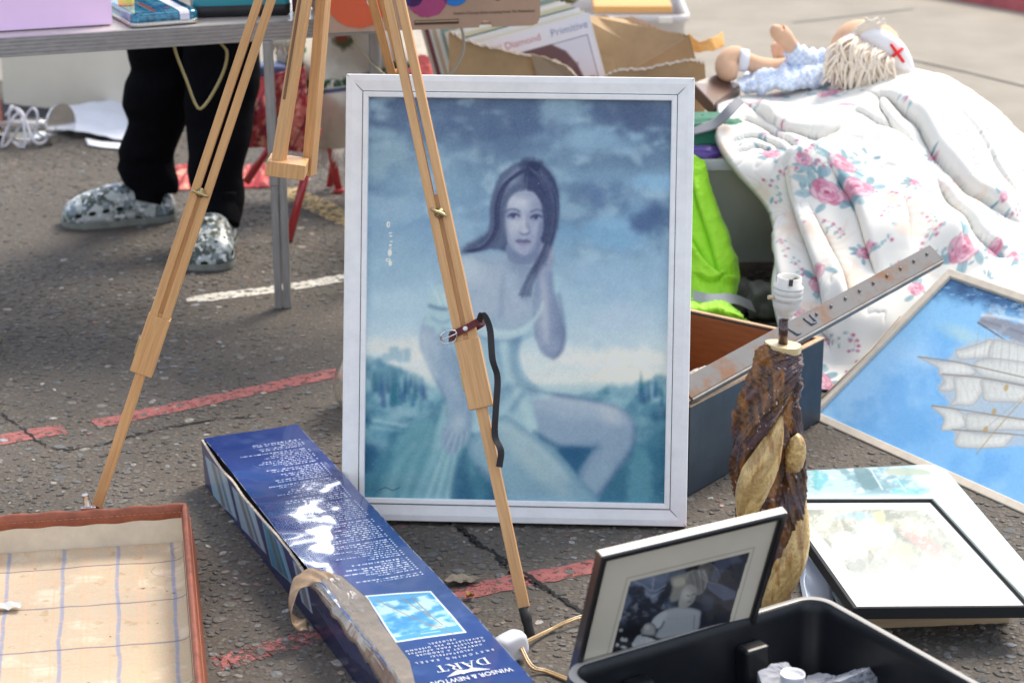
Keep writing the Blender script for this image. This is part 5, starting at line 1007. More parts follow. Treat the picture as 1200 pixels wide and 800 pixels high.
mbx.grid(A, flip=True); o = mbx.build('plastic_sheet', material('milky_plastic', (.60, .64, .70), .25, coat=.4), None); tag(o, 'creased milky plastic sheet sticking out from the left edge of the flat pictures', 'plastic sheet'); s = o.modifiers.new('s', 'SOLIDIFY'); s.thickness = .0015
# ================================================================== SHIP PAINTING
sb = np.array([.601, 4.197, .002]); sc2 = np.array([.937, 3.679, .002]); su_ = (sc2-sb)/np.linalg.norm(sc2-sb); snn = np.array([-su_[1], su_[0], 0]); sv_ = snn*sin(.987)+np.array([0, 0, cos(.987)]); sn_ = np.cross(su_, sv_); sh_h, sh_w = .457, .78
sp_ = thing('ship_painting', 'cream framed oil painting of a sailing ship, propped tilted on the floral bedding', 'painting', tuple(sb+su_*.35))
M = frame3(su_, sv_, sn_, sb+sn_*.0)
loc_frame(sh_w, sh_h, .019, [(0, -.022), (0, 0), (.1, .001), (.9, 0), (1, -.002), (1, -.022)], material('cream_wood_frame', (.64, .56, .45), .5, noise=(7, .12), stretch=(4, 4, 4), bump=(80, .2, .0006)), sp_, M, bevel=.0006)
MB().box((sh_w/2, sh_h/2, -.016), (sh_w-.01, sh_h-.01, .006)).build('backing_board', material('hardboard_back', (.25, .17, .10), .85), sp_, M)
mbx = MB(); mbx.tube([(.004, .05, .002), (.012, .20, .004), (.004, .30, .006)], .0012, 6); mbx.build('hanging_string', material('brown_string', (.35, .27, .2), .8), sp_, M)
def paint_ship(P):
    X, Y = proj(P); c = Canvas(X, Y, (128, 184, 228)); x, y = c.X, c.Y
    d = (x-943)*.5-(y-487)*.8; c.mix(sstep(0, 160, d)*.35, (124, 186, 226)); c.mix(sstep(400, 420, y)*.3, (96, 164, 224)); c.clouds((146, 194, 232), 60, .45, .7, .7, 4); c.clouds((86, 154, 216), 50, .5, .7, .45, 9)
    # sea along the upper right edge
    sea = sstep(358, 338, y-(x-1110)*.22+(fbm(x, y, 14, 4, 7)-.5)*16); c.mix(sea, (60, 112, 160)); c.clouds((34, 76, 124), 12, .5, .65, .7, 12, sy=2, mask=sea); c.clouds((160, 198, 220), 9, .56, .68, .7, 13, sy=2.4, mask=sea)
    c.ell(1128, 392, 26, 8, (176, 204, 206), .35, .8, .6); c.ell(1078, 420, 24, 8, (160, 200, 232), .3, .9, .6); c.clouds((200, 216, 226), 12, .56, .7, .6, 14, mask=sstep(50, 10, np.hypot((x-1180), (y-372)*1.6)))
    # hull
    c.poly([(1146, 380), (1149, 371), (1158, 367), (1172, 372), (1200, 380), (1280, 404), (1280, 432), (1200, 410), (1182, 396), (1164, 386)], (132, 132, 142), 2.5, .85, rag=3.5); c.line([(1152, 376), (1180, 384), (1230, 402)], (104, 102, 112), 3, 2, .5); c.line([(1152, 369), (1190, 374), (1250, 392)], (216, 226, 232), 3.5, 2.5, .75); c.clouds((160, 164, 172), 6, .55, .7, .6, 15, mask=sstep(8, 0, c.sdf(np.array([(1150, 370), (1260, 410), (1260, 436), (1170, 392)], float), np.arange(x.size))))
    c.line([(1146, 378), (1162, 388), (1180, 400), (1215, 424)], (60, 60, 74), 1.6, 1, .8)
    c.poly([(1104, 440), (1122, 408), (1164, 396), (1200, 402), (1260, 424), (1260, 516), (1186, 522), (1124, 522), (1118, 504), (1106, 498), (1112, 476), (1100, 456)], (172, 184, 194), 2.5, .8, rag=3)
    def sail(pts, col=(190, 194, 190), edge=(150, 152, 152)):
        c.poly(pts, col, 1.6, .94, shade=(.5, 1, (226, 228, 220), .9), rag=.8); c.rim(pts, edge, 6, .5); c.line(pts+[pts[0]], (132, 134, 140), .8, 1, .38)
        a = np.array(pts, float); lo_, hi_ = a.min(0), a.max(0)
        for k in range(int((hi_[0]-lo_[0])/7)): c.line([(lo_[0]+k*7+3, lo_[1]), (lo_[0]+k*7, (lo_[1]+hi_[1])/2), (lo_[0]+k*7+2, hi_[1])], (168, 170, 168), 1.4, 1.4, .22)
    sail([(1120, 411), (1130, 408), (1150, 402), (1162, 398), (1164, 416), (1142, 420), (1124, 420)]); sail([(1165, 398), (1196, 404), (1240, 420), (1240, 440), (1196, 436), (1160, 422)])
    sail([(1076, 418), (1100, 423), (1130, 424), (1142, 438), (1104, 440), (1098, 430)], (190, 192, 192)); sail([(1142, 424), (1170, 420), (1240, 434), (1240, 458), (1190, 448), (1150, 440)])
    sail([(1104, 440), (1118, 440), (1122, 450), (1114, 458), (1100, 456), (1106, 448)], (180, 184, 184)); sail([(1118, 442), (1144, 440), (1156, 446), (1152, 458), (1140, 474), (1122, 474), (1112, 476), (1120, 464)]); sail([(1152, 444), (1200, 452), (1240, 458), (1240, 482), (1200, 472), (1158, 470), (1152, 460)])
    sail([(1092, 476), (1116, 478), (1132, 488), (1130, 500), (1104, 504), (1106, 490)]); sail([(1134, 484), (1200, 490), (1240, 494), (1240, 512), (1200, 504), (1140, 504), (1132, 498)])
    sail([(1118, 504), (1130, 506), (1126, 512)], (190, 194, 194)); sail([(1126, 504), (1150, 508), (1186, 508), (1180, 520), (1172, 524), (1122, 523)])
    for pts in ([(1076, 418), (1120, 424), (1200, 442), (1250, 452)], [(1104, 438), (1160, 444), (1240, 460)], [(1092, 475), (1140, 482), (1240, 498)], [(1116, 503), (1180, 508), (1240, 514)]): c.line(pts, (128, 122, 112), 1.6, .9, .8)
    for k in range(7): c.line([(1148+k*9, 380+k*4), (1142+k*10, 420+k*3)], (150, 152, 158), .8, .6, .6); c.line([(1125+k*12, 440+k*2), (1150+k*12, 500)], (170, 166, 154), .7, .6, .4)
    c.line([(1144, 532), (1170, 500), (1215, 450)], (160, 140, 104), 1.4, .8, .7); c.line([(1152, 504), (1240, 430)], (150, 140, 120), .9, .7, .5)
    for a, b in ((1179, 454), (1165, 482), (1155, 503)): c.ell(a, b, 2.5, 4, (170, 140, 86), .3, .4, .8)
    c.C += ((fbm(x, y, 2, 2, 30)-.5)*12)[:, None]; return c.albedo((.98, 1.0, 1.02))
P = flat_grid(sb+su_*.017+sv_*.017-sn_*.008, su_*(sh_w-.034), sv_*(sh_h-.034), 420, 300)
link('canvas', grid_mesh('canvas', P, paint_ship(P)), vcol_material('oil_on_canvas', .45, .4, coat=.15, bump=(700, .3, .0005)), sp_)
# ================================================================== WOODEN DRAWER WITH SCRAP PAPER, METAL BAR
dA = Vector((.328, 3.762, 0)); du_ = Vector((.602, .799, 0)); dv_ = Vector((-.799, .602, 0)); dL, dW, dH = .50, .37, .18
dr_ = thing('wooden_box', 'old wooden box with dark slate painted outside and orange brown inside, behind the white frame', 'wooden box', tuple(dA+du_*dL/2+dv_*dW/2))
MD = frame3(du_, dv_, (0, 0, 1), dA)
SLATE = material('slate_blue_paint', (.035, .046, .060), .5, noise=(9, .3), bump=(60, .2, .001)); TEAK = material('orange_brown_wood', (.36, .14, .05), .5, noise=(8, 0, (.27, .095, .032), (.35, .7)), stretch=(2, 2, 14), bump=(40, .15, .0008)); RAWW = material('raw_wood_edge', (.52, .34, .19), .6, noise=(20, .2))
def dwall(c, s, name='side'):
    MB().box(c, s).build(name, SLATE, dr_, MD, bevel=.0015)
t_ = .011
dwall((dL/2, t_/2, dH/2), (dL, t_, dH-.004)); dwall((dL/2, dW-t_/2, dH/2), (dL, t_, dH-.004)); dwall((t_/2, dW/2, dH/2), (t_-.001, dW-.002-2*t_, dH-.004)); dwall((dL-t_/2, dW/2, dH/2), (t_-.001, dW-.002-2*t_, dH-.004))
for c_, s_2 in (((dL/2, t_/2, dH-.0005), (dL+.001, t_+.001, .003)), ((dL/2, dW-t_/2, dH-.0005), (dL+.001, t_+.001, .003)), ((t_/2, dW/2, dH-.0005), (t_, dW-2*t_-.002, .003)), ((dL-t_/2, dW/2, dH-.0005), (t_, dW-2*t_-.002, .003))): MB().box(c_, s_2).build('rim', RAWW, dr_, MD, bevel=.0006)
for c_, s_2 in (((dL/2, t_+.002, dH/2-.002), (dL-2*t_, .003, dH-.008)), ((dL/2, dW-t_-.002, dH/2-.002), (dL-2*t_, .003, dH-.008)), ((t_+.002, dW/2, dH/2-.002), (.003, dW-2*t_-.01, dH-.008)), ((dL-t_-.002, dW/2, dH/2-.002), (.003, dW-2*t_-.01, dH-.008)), ((dL/2, dW/2, .008), (dL-2*t_, dW-2*t_, .008))): MB().box(c_, s_2).build('inner_lining', TEAK, dr_, MD)
def wad(name, label, cat, ctr, R0, mat, seed, tall=.7):
    o = crumple(name, label, ctr, R0, 0, seed, 1.0, 90, tall, mat); return tag(o, label, cat)
TISS = material('brown_white_tissue', (.62, .55, .48), .7, noise=(30, .2), bump=(70, .6, .004))
pc = AY(826, 442, 4.02); wad('crumpled_paper', 'crumpled off white wrapping paper inside the orange brown wooden box', 'paper', (pc.x, pc.y, .105), .075, TISS, 6, .75)
wad('packing_paper', 'larger hidden wad of brown packing paper filling the bottom of the wooden box', 'paper', (pc.x+.03, pc.y+.04, .012), .13, KRAFT, 8, .6)
# slotted steel bar
b0 = Vector((.316, 3.776, .206)); b1 = Vector(AY(1097, 296, 4.38)); bd = (b1-b0).normalized(); bn = Vector((.30, -.55, .78)); bn = (bn-bd*bn.dot(bd)).normalized(); bwv = bd.cross(bn)
if bwv.z < 0: bwv = -bwv
RUST = material('rusty_steel', (.135, .135, .14), .6, metal=.1, spec=.3, noise=(13, 0, (.17, .085, .045), (.48, .62)), bump=(90, .3, .001)); GREYM = material('galvanised_grey', (.16, .155, .15), .5, metal=.2, noise=(30, .25))
bar_ = thing('steel_bar', 'rusty grey flat steel bar with rivets lying across the wooden box', 'metal bar', tuple(b0))
Lb = (b1-b0).length; MBa = frame3(bd, bwv, bd.cross(bwv), b0)
MB().box((Lb/2, .0, 0), (Lb, .042, .005)).build('flat_face', RUST, bar_, MBa, bevel=.0012)
MB().box((Lb/2, -.0235, -.007*np.sign(1)), (Lb-.002, .005, .018)).build('flange', GREYM, bar_, MBa, bevel=.0012)
mbx = MB(); sz = 1 if (bd.cross(bwv)).y < 0 else -1
for k in range(9):
    mr_ = MB(); mr_.lathe([(0, .0040), (.0022, .0036), (.0034, .002), (.0034, 0)], (Lb*(.50+.058*k), .006, .0026*sz if sz > 0 else -.0070), 12); mr_.build('rivet', GREYM, bar_, MBa)
mbx = MB()
for k, (x0, y0, x1, y1) in enumerate(((.41, .012, .415, -.008), (.415, -.008, .432, -.008), (.432, -.008, .432, .012), (.35, .014, .36, -.012), (.36, -.012, .372, -.012))): mbx.tube([(x0*Lb/.9, y0, .0028*sz), (x1*Lb/.9, y1, .0028*sz)], .0022, 6)
mbx.build('stamped_marks', material('dark_blue_grey_mark', (.06, .075, .11), .5), bar_, MBa)
# ================================================================== GLASS VASE
GLASS = material('clear_glass', (.96, .97, .95), .04, trans=1, ior=1.45); vz = AY(405, 486, 4.19)
tl = material('frosted_amber_glass', (.93, .90, .84), .06, trans=.95, ior=1.42)
mbx = MB(); mbx.lathe([(0, .003), (.034, .003), (.052, .010), (.064, .03), (.068, .055), (.062, .085), (.046, .12), (.030, .155), (.020, .185), (.018, .22), (.024, .235), (.0225, .235), (.0165, .22), (.0185, .185), (.0285, .155), (.0445, .12), (.0605, .085), (.0665, .055), (.0625, .03), (.05, .0125), (0, .009)], (0, 0, 0), 48)
va = mbx.build('glass_vase', tl, None, Matrix.Translation((-.291, 4.23, 0)) @ Matrix.Diagonal((1.16, 1.16, 1.02, 1))); tag(va, 'clear smoky glass bulb vase half hidden behind the left side of the white frame', 'vase')
# ================================================================== FOLDING TABLE
TZB, TZT = .640, .682
f0 = G(-140, 68, TZB); f0 = Vector((-1.121, 4.719, TZB)); f1 = Vector((-.316, 5.004, TZB)); td = (f1-f0).normalized(); tn = Vector((-td.y, td.x, 0)); TLn = 1.25; TDp = .45
tO = f1-td*TLn; tO.z = 0
tb = thing('folding_table', 'folding market table with ridged aluminium edge and square legs', 'table', tuple(tO+td*TLn/2+tn*TDp/2))
ALU = material('brushed_aluminium', (.42, .42, .43), .38, metal=.75, noise=(6, .15), stretch=(1, 20, 20)); ALUD = material('dull_aluminium_leg', (.34, .335, .33), .42, metal=.6, noise=(12, .2), stretch=(8, 8, 1)); LAM = material('speckled_laminate', (.52, .47, .43), .3, noise=(60, .1), coat=.3)
MTb = frame3(td, tn, (0, 0, 1), tO)
MB().box((TLn/2, TDp/2, (TZB+TZT)/2+.001), (TLn-.01, TDp-.01, TZT-TZB-.004)).build('table_top', LAM, tb, MTb, bevel=.001)
prof_e = [(0, 0)]; nR = 5
for k in range(nR): a = k/nR; prof_e += [(-.0025, (a+.15/nR)*.042), (-.0025, (a+.7/nR)*.042), (-.0005, (a+.8/nR)*.042), (-.0005, (a+.98/nR)*.042)]
prof_e += [(-.002, .0425), (.008, .0435), (.010, .041)]
def edge(p0, p1, n):
    A = [[tuple(Vector(p)+Vector(n)*y+Vector((0, 0, TZB+z))) for y, z in prof_e] for p in (p0, p1)]; mb = MB(); mb.grid(A, sm=False); return mb.build('edge_trim', ALU, tb)
a0, a1, a2, a3 = tO, tO+td*TLn, tO+td*TLn+tn*TDp, tO+tn*TDp
edge(a0, a1, tn); edge(a1, a2, -td); edge(a2, a3, -tn); edge(a3, a0, td)
lg = Vector((-.553, 4.925, 0))
def tleg(p, w=.022, two=True):
    p = Vector(p); l = beam('table_leg', p+Vector((0, 0, .30 if two else .0)), p+Vector((-.004, 0, TZB)), w, w, ALUD, tb, (0, -1, 0), .003)
    if two:
        beam('table_leg', p+Vector((.0, .0, 0)), p+Vector((0, 0, .40)), .018, .018, ALUD, tb, (0, -1, 0), .003); beam('table_leg', p+Vector((.0205, .003, 0)), p+Vector((.0185, .003, .46)), .018, .018, ALUD, tb, (0, -1, 0), .003)
tleg(lg); lg2 = AY(441, 62, 5.12); tleg((lg2.x, 5.12, 0), .026, False); q = tO+td*.12; tleg((q.x+tn.x*.05, q.y+tn.y*.05, 0)); q = q+tn*(TDp-.08); tleg((q.x, q.y, 0), .024, False)
# things on the table
def onT(px, py): return Vector(G(px, py, TZT+.0015))
p = onT(132, 29); p2 = onT(0, 37); d_ = (p-p2).normalized(); n_2 = Vector((-d_.y, d_.x, 0))
o = MB().box((-.19, .045, .11), (.38, .09, .22)).build('pink_box', material('glossy_pink_card', (.92, .66, .95), .35, coat=.4, noise=(3, .06)), None, frame3(d_, n_2, (0, 0, 1), p), bevel=.002); tag(o, 'large plain glossy pink box standing at the left end of the table', 'box')
c = onT(146, 24)+Vector((0, .03, 0)); t = thing('small_jar', 'small round yellow jar with a red band between pink box and blue tin', 'jar', tuple(c))
mbx = MB(); mbx.lathe([(0, 0), (.017, 0), (.0185, .004), (.0185, .012)], (0, 0, 0), 24); mbx.build('base', material('yellow_enamel', (.62, .50, .08), .3, coat=.5), t, Matrix.Translation(c)); mbx = MB(); mbx.lathe([(.0185, .012), (.0192, .014), (.0192, .030), (.0185, .032)], (0, 0, 0), 24); mbx.build('band', material('red_band', (.55, .02, .02), .3, coat=.5), t, Matrix.Translation(c)); mbx = MB(); mbx.lathe([(.0185, .032), (.0185, .055), (.014, .06), (0, .061)], (0, 0, 0), 24); mbx.build('top', material('yellow_top', (.70, .58, .12), .3, coat=.5), t, Matrix.Translation(c))
# blue tin
c0_ = onT(158, 33); c1_ = onT(232, 27); d_ = (c1_-c0_).normalized(); n_2 = Vector((-d_.y, d_.x, 0)); tw, tl_, th = (c1_-c0_).length+.012, .20, .030
tin = thing('blue_tin', 'metallic blue picture tin with rounded corners and a white paper band', 'tin', tuple(c0_+d_*tw/2+n_2*tl_/2))
MTn = frame3(d_, n_2, (0, 0, 1), c0_-d_*.006-n_2*.0)
mbx = MB(); mbx.grid([rrect(.002, .002, tw-.002, tl_-.002, .018, 0), rrect(0, 0, tw, tl_, .02, .002), rrect(0, 0, tw, tl_, .02, .009), rrect(.0015, .0015, tw-.0015, tl_-.0015, .019, .0095)], closev=True); mbx.build('tin_base', material('bare_tin', (.55, .53, .50), .25, metal=.8), tin, MTn)
rings = [rrect(.0012, .0012, tw-.0012, tl_-.0012, .019, .0095), rrect(.0012, .0012, tw-.0012, tl_-.0012, .019, th-.006), rrect(.004, .004, tw-.004, tl_-.004, .018, th-.0015), rrect(.009, .009, tw-.009, tl_-.009, .016, th)]
mbx = MB(); mbx.grid(rings, closev=True); mbx.build('tin_lid', material('metallic_teal_blue', (.02, .20, .33), .2, metal=.3, coat=.7, noise=(90, 0, (.01, .07, .13), (.45, .6))), tin, MTn)
def paint_tin(P):
    q = np.array([MTn.inverted() @ Vector(v) for v in P.reshape(-1, 3)]); c = Canvas(q[:, 0]*1000, q[:, 1]*1000, (46, 132, 176)); W_ = tw*1000; c.clouds((120, 190, 214), 30, .45, .65, .8, 3); c.clouds((24, 84, 130), 20, .5, .7, .7, 5)
    for k in range(7): c.poly([(12+k*0, 30+k*14), (40, 30+k*14), (40, 34+k*14), (12, 34+k*14)], (196, 220, 236), .8, .6, smooth=False)
    c.poly([(50, 22), (64, 22), (64, 190), (50, 190)], (150, 168, 176), 1, .7, smooth=False)
    for k in range(7): c.ell(60, 30+k*17, 6, 7, (204, 66, 46), 0, .3, .9)
    for k in range(7): c.poly([(74, 24+k*14), (92, 24+k*14), (92, 33+k*14), (74, 33+k*14)], (40, 84, 160), .8, .8, smooth=False); c.poly([(76, 26+k*14), (90, 26+k*14), (90, 28+k*14), (76, 28+k*14)], (196, 216, 236), .6, .8, smooth=False)
    c.ell(100, 60, 4, 16, (206, 120, 120), 0, .4, .8); return c.albedo()
P = flat_grid(np.array(MTn@Vector((.008, .008, th+.0003))), np.array(d_)*(tw-.016), np.array(n_2)*(tl_-.016), 110, 150); link('lid_picture', grid_mesh('lid_picture', P, paint_tin(P)), vcol_material('printed_tin', .15, .5, coat=.8, metal=.2), tin)
mbx = MB(); bx0, bx1 = tw*.70, tw*.84; A = [[(x, y, z) for y, z in ((-.0012, .010), (-.0012, th-.006), (.003, th-.0005), (.012, th+.0012), (tl_-.01, th+.0012))] for x in (bx0, bx1)]; mbx.grid(A, sm=False); mbx.build('paper_band', material('lilac_white_paper', (.70, .70, .82), .6, noise=(90, .08)), tin, MTn)
# teal crate
c0_ = onT(226, 21); c1_ = onT(341, 17.5); d_ = (c1_-c0_).normalized(); n_2 = Vector((-d_.y, d_.x, 0)); w_ = (c1_-c0_).length; tc_ = thing('teal_case', 'teal plastic case with rounded corners and a black base band', 'case', tuple(c0_+d_*w_/2+n_2*.07)); Mc = frame3(d_, n_2, (0, 0, 1), c0_)
mbx = MB(); rr_ = [rrect(.003, .003, w_-.003, .16, .014, 0), rrect(0, 0, w_, .163, .016, .003), rrect(-.001, -.001, w_+.001, .164, .016, .024), rrect(.001, .001, w_-.001, .162, .015, .025)]; mbx.grid(rr_, closev=True); mbx.build('base_band', BLKP, tc_, Mc)
mbx = MB(); rr_ = [rrect(.001, .001, w_-.001, .162, .015, .025), rrect(0, 0, w_, .163, .016, .10), rrect(.01, .01, w_-.01, .153, .012, .108)]; mbx.grid(rr_, closev=True); mbx.add(rr_[-1], [tuple(range(36))]); mbx.build('case_body', material('teal_plastic', (.012, .24, .30), .3, coat=.3), tc_, Mc)
c = onT(344, 16); o = MB().box((0, .02, .05), (.018, .05, .10)).build('dark_red_bottle_box', material('maroon_card', (.09, .02, .02), .4), None, Matrix.Translation(c+Vector((.004, .02, 0))), bevel=.002); o.name = 'maroon_carton'; tag(o, 'narrow dark maroon carton on the table between teal case and cardboard fruit box', 'carton')
# fruit box
g0 = Vector(G(384, 39, TZT+.002)); g1 = Vector(G(633, 30, TZT+.002)); d_ = (g1-g0).normalized(); n_2 = Vector((-d_.y, d_.x, 0)); w_ = (g1-g0).length
fb = thing('fruit_box', 'brown cardboard fruit box with orange, magenta and blue printed discs overhanging the table', 'cardboard box', tuple(g0+d_*w_/2+n_2*.17)); Mf = frame3(d_, n_2, (0, 0, 1), g0)
CARD = material('brown_box_card', (.42, .275, .19), .75, noise=(5, .12), bump=(160, .15, .0006)); prg = MB(); H_ = .20; rr = .022
poly_ = [(0.004, 0), (w_*.46, 0)]+[(w_*.74+.015*cos(a), .015*sin(a)*1.0) for a in [pi-pi*k/8 for k in range(9)]]+[(w_-rr+rr*sin(a), rr-rr*cos(a)) for a in [pi/2*k/6 for k in range(7)]]+[(w_, H_), (0, H_)]
MF = frame3(d_, (0, 0, 1), n_2, g0)
prg.prism(poly_, MF if MF.determinant() > 0 else MF, .005); prg.v = [tuple(Mf.inverted()@Vector(v)) for v in prg.v]; fr_ = prg.build('front_panel', CARD, fb, Mf)
MB().box((w_/2, .17, .008), (w_-.03, .33, .006)).build('bottom_panel', CARD, fb, Mf); MB().box((w_/2, .34, H_/2), (w_, .005, H_)).build('back_panel', CARD, fb, Mf); MB().box((.0035, .172, H_/2), (.005, .325, H_-.004)).build('end_panel', CARD, fb, Mf); MB().box((w_-.006, .172, H_/2), (.005, .325, H_-.004)).build('end_panel', CARD, fb, Mf)
def disc(px, py, rpx, col, nm, rag=0, seed=1):
    rs = random.Random(seed); r_ = ray(px, py); t_2 = (np.array(g0)-CC)@np.array(n_2)/(r_@np.array(n_2)); ctr = Mf.inverted()@Vector(CC+r_*t_2); rm = rpx/515; n = 48
    pts = [(ctr.x+rm*(1+rs.uniform(-rag, rag))*cos(2*pi*k/n), -.0012, max(.002, ctr.z+rm*(1+rs.uniform(-rag, rag))*sin(2*pi*k/n))) for k in range(n)]
    mb = MB(); mb.add(pts, [tuple(range(n))]); mb.build(nm, material(nm, col, .6, noise=(8, .1)), fr_, Mf, fixn=False)
disc(420, -6, 38, (.62, .10, .035), 'orange_red_disc', .02); disc(484, -4, 12, (.05, .045, .22), 'violet_disc', 0, 2); disc(501, -4, 24, (.36, .05, .16), 'magenta_disc', .03, 3); disc(533, -10, 17, (.012, .16, .50), 'blue_disc')
mbx = MB(); lm = [(.012+.012*cos(2*pi*k/20), -.003, .0+.0065+.0065*sin(2*pi*k/20)) for k in range(20)]
lm = [((Mf.inverted()@AY(435, 0, g0.y)).x+.007*cos(2*pi*k/20), -.0016, (Mf.inverted()@AY(435, 3, g0.y)).z+.011*sin(2*pi*k/20)) for k in range(20)]
mbx.add(lm, [tuple(range(20))]); mbx.build('white_leaf_print', material('white_print', (.75, .75, .72), .6), fr_, Mf, fixn=False)
for px, py, rx, ry, cc_ in ((586, 0, .007, .006, (.05, .04, .04)),):
    q = Mf.inverted()@AY(px, py, g0.y+.05); mbx = MB(); mbx.add([(q.x+rx*cos(2*pi*k/20), -.0012, q.z+ry*sin(2*pi*k/20)) for k in range(20)], [tuple(range(20))]); mbx.build('hand_hole', material('dark_hole', cc_, .9), fr_, Mf, fixn=False)
mbx = MB(); qx = (Mf.inverted()@AY(505, 25, g0.y)).x; mbx.box((qx+.02, -.001, .016), (.10, .0016, .010), mi=0); mbx.box((qx+.02, -.0022, .018), (.098, .0016, .003), mi=1); mbx.build('slot', [material('slot_dark', (.07, .045, .03), .9), KRAFT], fr_, Mf)
me = text_mesh("United's of Europe Ethan accepting Street The Netherlands", .0072, .0001); co = np.array([v.co for v in me.vertices]); q = Mf.inverted()@AY(581, 16, g0.y+.055); k_ = .185/np.ptp(co[:, 0])
w3 = np.stack([q.x+co[:, 0]*k_, np.full(len(co), -.0012), q.z+co[:, 1]*k_*1.2-.003], 1); me.vertices.foreach_set('co', w3.ravel()); link('small_print', me, material('dark_brown_ink', (.10, .06, .04), .8), fr_, Mf)
# cables hanging below the table
CAB = material('gold_cable', (.42, .33, .12), .3, coat=.4); cy = 4.97
mbx = MB(); mbx.tube(spline([AY(204, 48, cy), AY(206, 62, cy), AY(219, 96, cy), AY(229, 122, cy), AY(236, 127, cy), AY(248, 112, cy), AY(262, 84, cy), AY(266, 62, cy), AY(258, 50, cy)], 50), .0034, 8); o = mbx.build('hanging_cable', CAB, None); tag(o, 'loop of gold cable hanging under the table in front of the black trousers', 'cable')
mbx = MB(); mbx.tube(spline([AY(408, 34, 5.06), AY(418, 52, 5.08), AY(432, 70, 5.1), AY(446, 84, 5.1), AY(462, 96, 5.1)], 30), .0024, 8); o = mbx.build('thin_cable', material('cream_cable', (.50, .44, .30), .4), None); tag(o, 'thin cream cable slanting down behind the table leg near the picture frame', 'cable')
mbx = MB(); mbx.tube(spline([AY(538, 26, 5.0), AY(543, 42, 5.0), AY(543, 60, 5.02), AY(536, 76, 5.04), AY(527, 90, 5.06)], 30), .0033, 8); o = mbx.build('grey_cable', material('pale_grey_cable', (.55, .52, .48), .4), None); tag(o, 'pale grey cable dangling under the cardboard fruit box', 'cable')
# ================================================================== PERSON BEHIND THE TABLE
pe = thing('person', 'person standing behind the table in black trousers and camouflage clogs', 'person', (-.84, 5.6, 0))
def skin_body():
    V = [(-.84, 5.66, .95), (-.84, 5.66, 1.12), (-.84, 5.64, 1.32), (-.84, 5.63, 1.46), (-.84, 5.61, 1.55), (-.84, 5.58, 1.64), (-.84, 5.56, 1.74),
         (-.91, 5.66, .90), tuple(AY(188, 70, 5.67)), tuple(AY(176, 216, 5.70)), tuple(AY(170, 238, 5.69)), (-.76, 5.62, .90), tuple(AY(260, 80, 5.58)), tuple(AY(262, 232, 5.48)), tuple(AY(256, 270, 5.40)),
         (-1.02, 5.64, 1.44), (-1.10, 5.60, 1.18), (-1.05, 5.42, 1.02), (-1.02, 5.36, .98), (-.66, 5.64, 1.44), (-.58, 5.60, 1.18), (-.62, 5.42, 1.02), (-.65, 5.36, .98)]
    Rr = [.12, .11, .13, .11, .055, .075, .085, .06, .042, .03, .022, .06, .042, .03, .022, .055, .04, .03, .034, .055, .04, .03, .034]
    E = [(0, 1), (1, 2), (2, 3), (3, 4), (4, 5), (5, 6), (0, 7), (7, 8), (8, 9), (9, 10), (0, 11), (11, 12), (12, 13), (13, 14), (3, 15), (15, 16), (16, 17), (17, 18), (3, 19), (19, 20), (20, 21), (21, 22)]
    me = bpy.data.meshes.new('body'); me.from_pydata(V, E, []); o = link('body', me, material('skin', (.50, .30, .22), .5, sss=.1), pe)
    m = o.modifiers.new('k', 'SKIN')
    if not me.skin_vertices: me.skin_vertices.new() if hasattr(me.skin_vertices, 'new') else None
    for i, r in enumerate(Rr): me.skin_vertices[0].data[i].radius = (r, r*.8)
    me.skin_vertices[0].data[0].use_root = True
    s = o.modifiers.new('s', 'SUBSURF'); s.levels = 1; s.render_levels = 1
try: skin_body()
except Exception as e: print('skin failed', e)
# head details (hair, nose) sit on the body
mbx = MB(); mbx.lathe([(0, .115), (.05, .105), (.085, .07), (.098, .02), (.092, -.03), (.08, -.05)], (-.84, 5.585, 1.70), 24); mbx.build('hair', material('dark_hair', (.03, .02, .015), .6), pe)
BLKC = material('black_jersey', (.0035, .0035, .005), .95, spec=.08, noise=(40, .2), bump=(22, .5, .006))
mbx = MB(); mbx.lathe([(.175, .86), (.18, .95), (.17, 1.1), (.185, 1.3), (.175, 1.42), (.09, 1.50), (.07, 1.52)], (-.84, 5.65, 0), 32, M=Matrix.Diagonal((1.1, .78, 1, 1))); 
for s in (-1, 1): mbx.tube([(-.84+s*.12, 5.65, 1.45), (-.84+s*.19, 5.64, 1.42), (-.84+s*.26, 5.60, 1.18), (-.84+s*.22, 5.44, 1.04)], [.07, .075, .06, .05], 16)
mbx.build('jacket', BLKC, pe)
def trouser(rows, name, seed):
    """rows: (py, x left, x right, Y)"""
    rows = sorted(rows); ys = [r[0] for r in rows]; n = 90; A = []; yy = np.linspace(ys[0], ys[-1], n); L = np.interp(yy, ys, [r[1] for r in rows]); Rg = np.interp(yy, ys, [r[2] for r in rows]); Yd = np.interp(yy, ys, [r[3] for r in rows])
    for i in range(n):
        a = AY(L[i], yy[i], Yd[i]); b = AY(Rg[i], yy[i], Yd[i]); c = (a+b)/2; r = (b-a).length/2; ring = []
        for k in range(48):
            t = 2*pi*k/48; w = 1+.05*(fbm(np.array([k*1.+seed*60]), np.array([i*1.4]), 7, 3, seed)[0]-.5)*2+.055*sin(i*.42+2.2*sin(t+seed)+seed)*(i/n)
            if k > 44: w = w*(1-(k-44)/4)+(1+.045*sin(i*.42+2.2*sin(seed)+seed)*(i/n))*(k-44)/4
            ring.append((c.x+r*w*cos(t), c.y+r*.8*w*sin(t), c.z+.004*sin(3*t+i*.2)*(i/n)))
        A.append(ring)
    mb = MB(); mb.grid(A, closev=True); o = mb.build(name, BLKC, pe); s = o.modifiers.new('s', 'SOLIDIFY'); s.thickness = .003; s2 = o.modifiers.new('ss', 'SUBSURF'); s2.levels = 1; s2.render_levels = 1
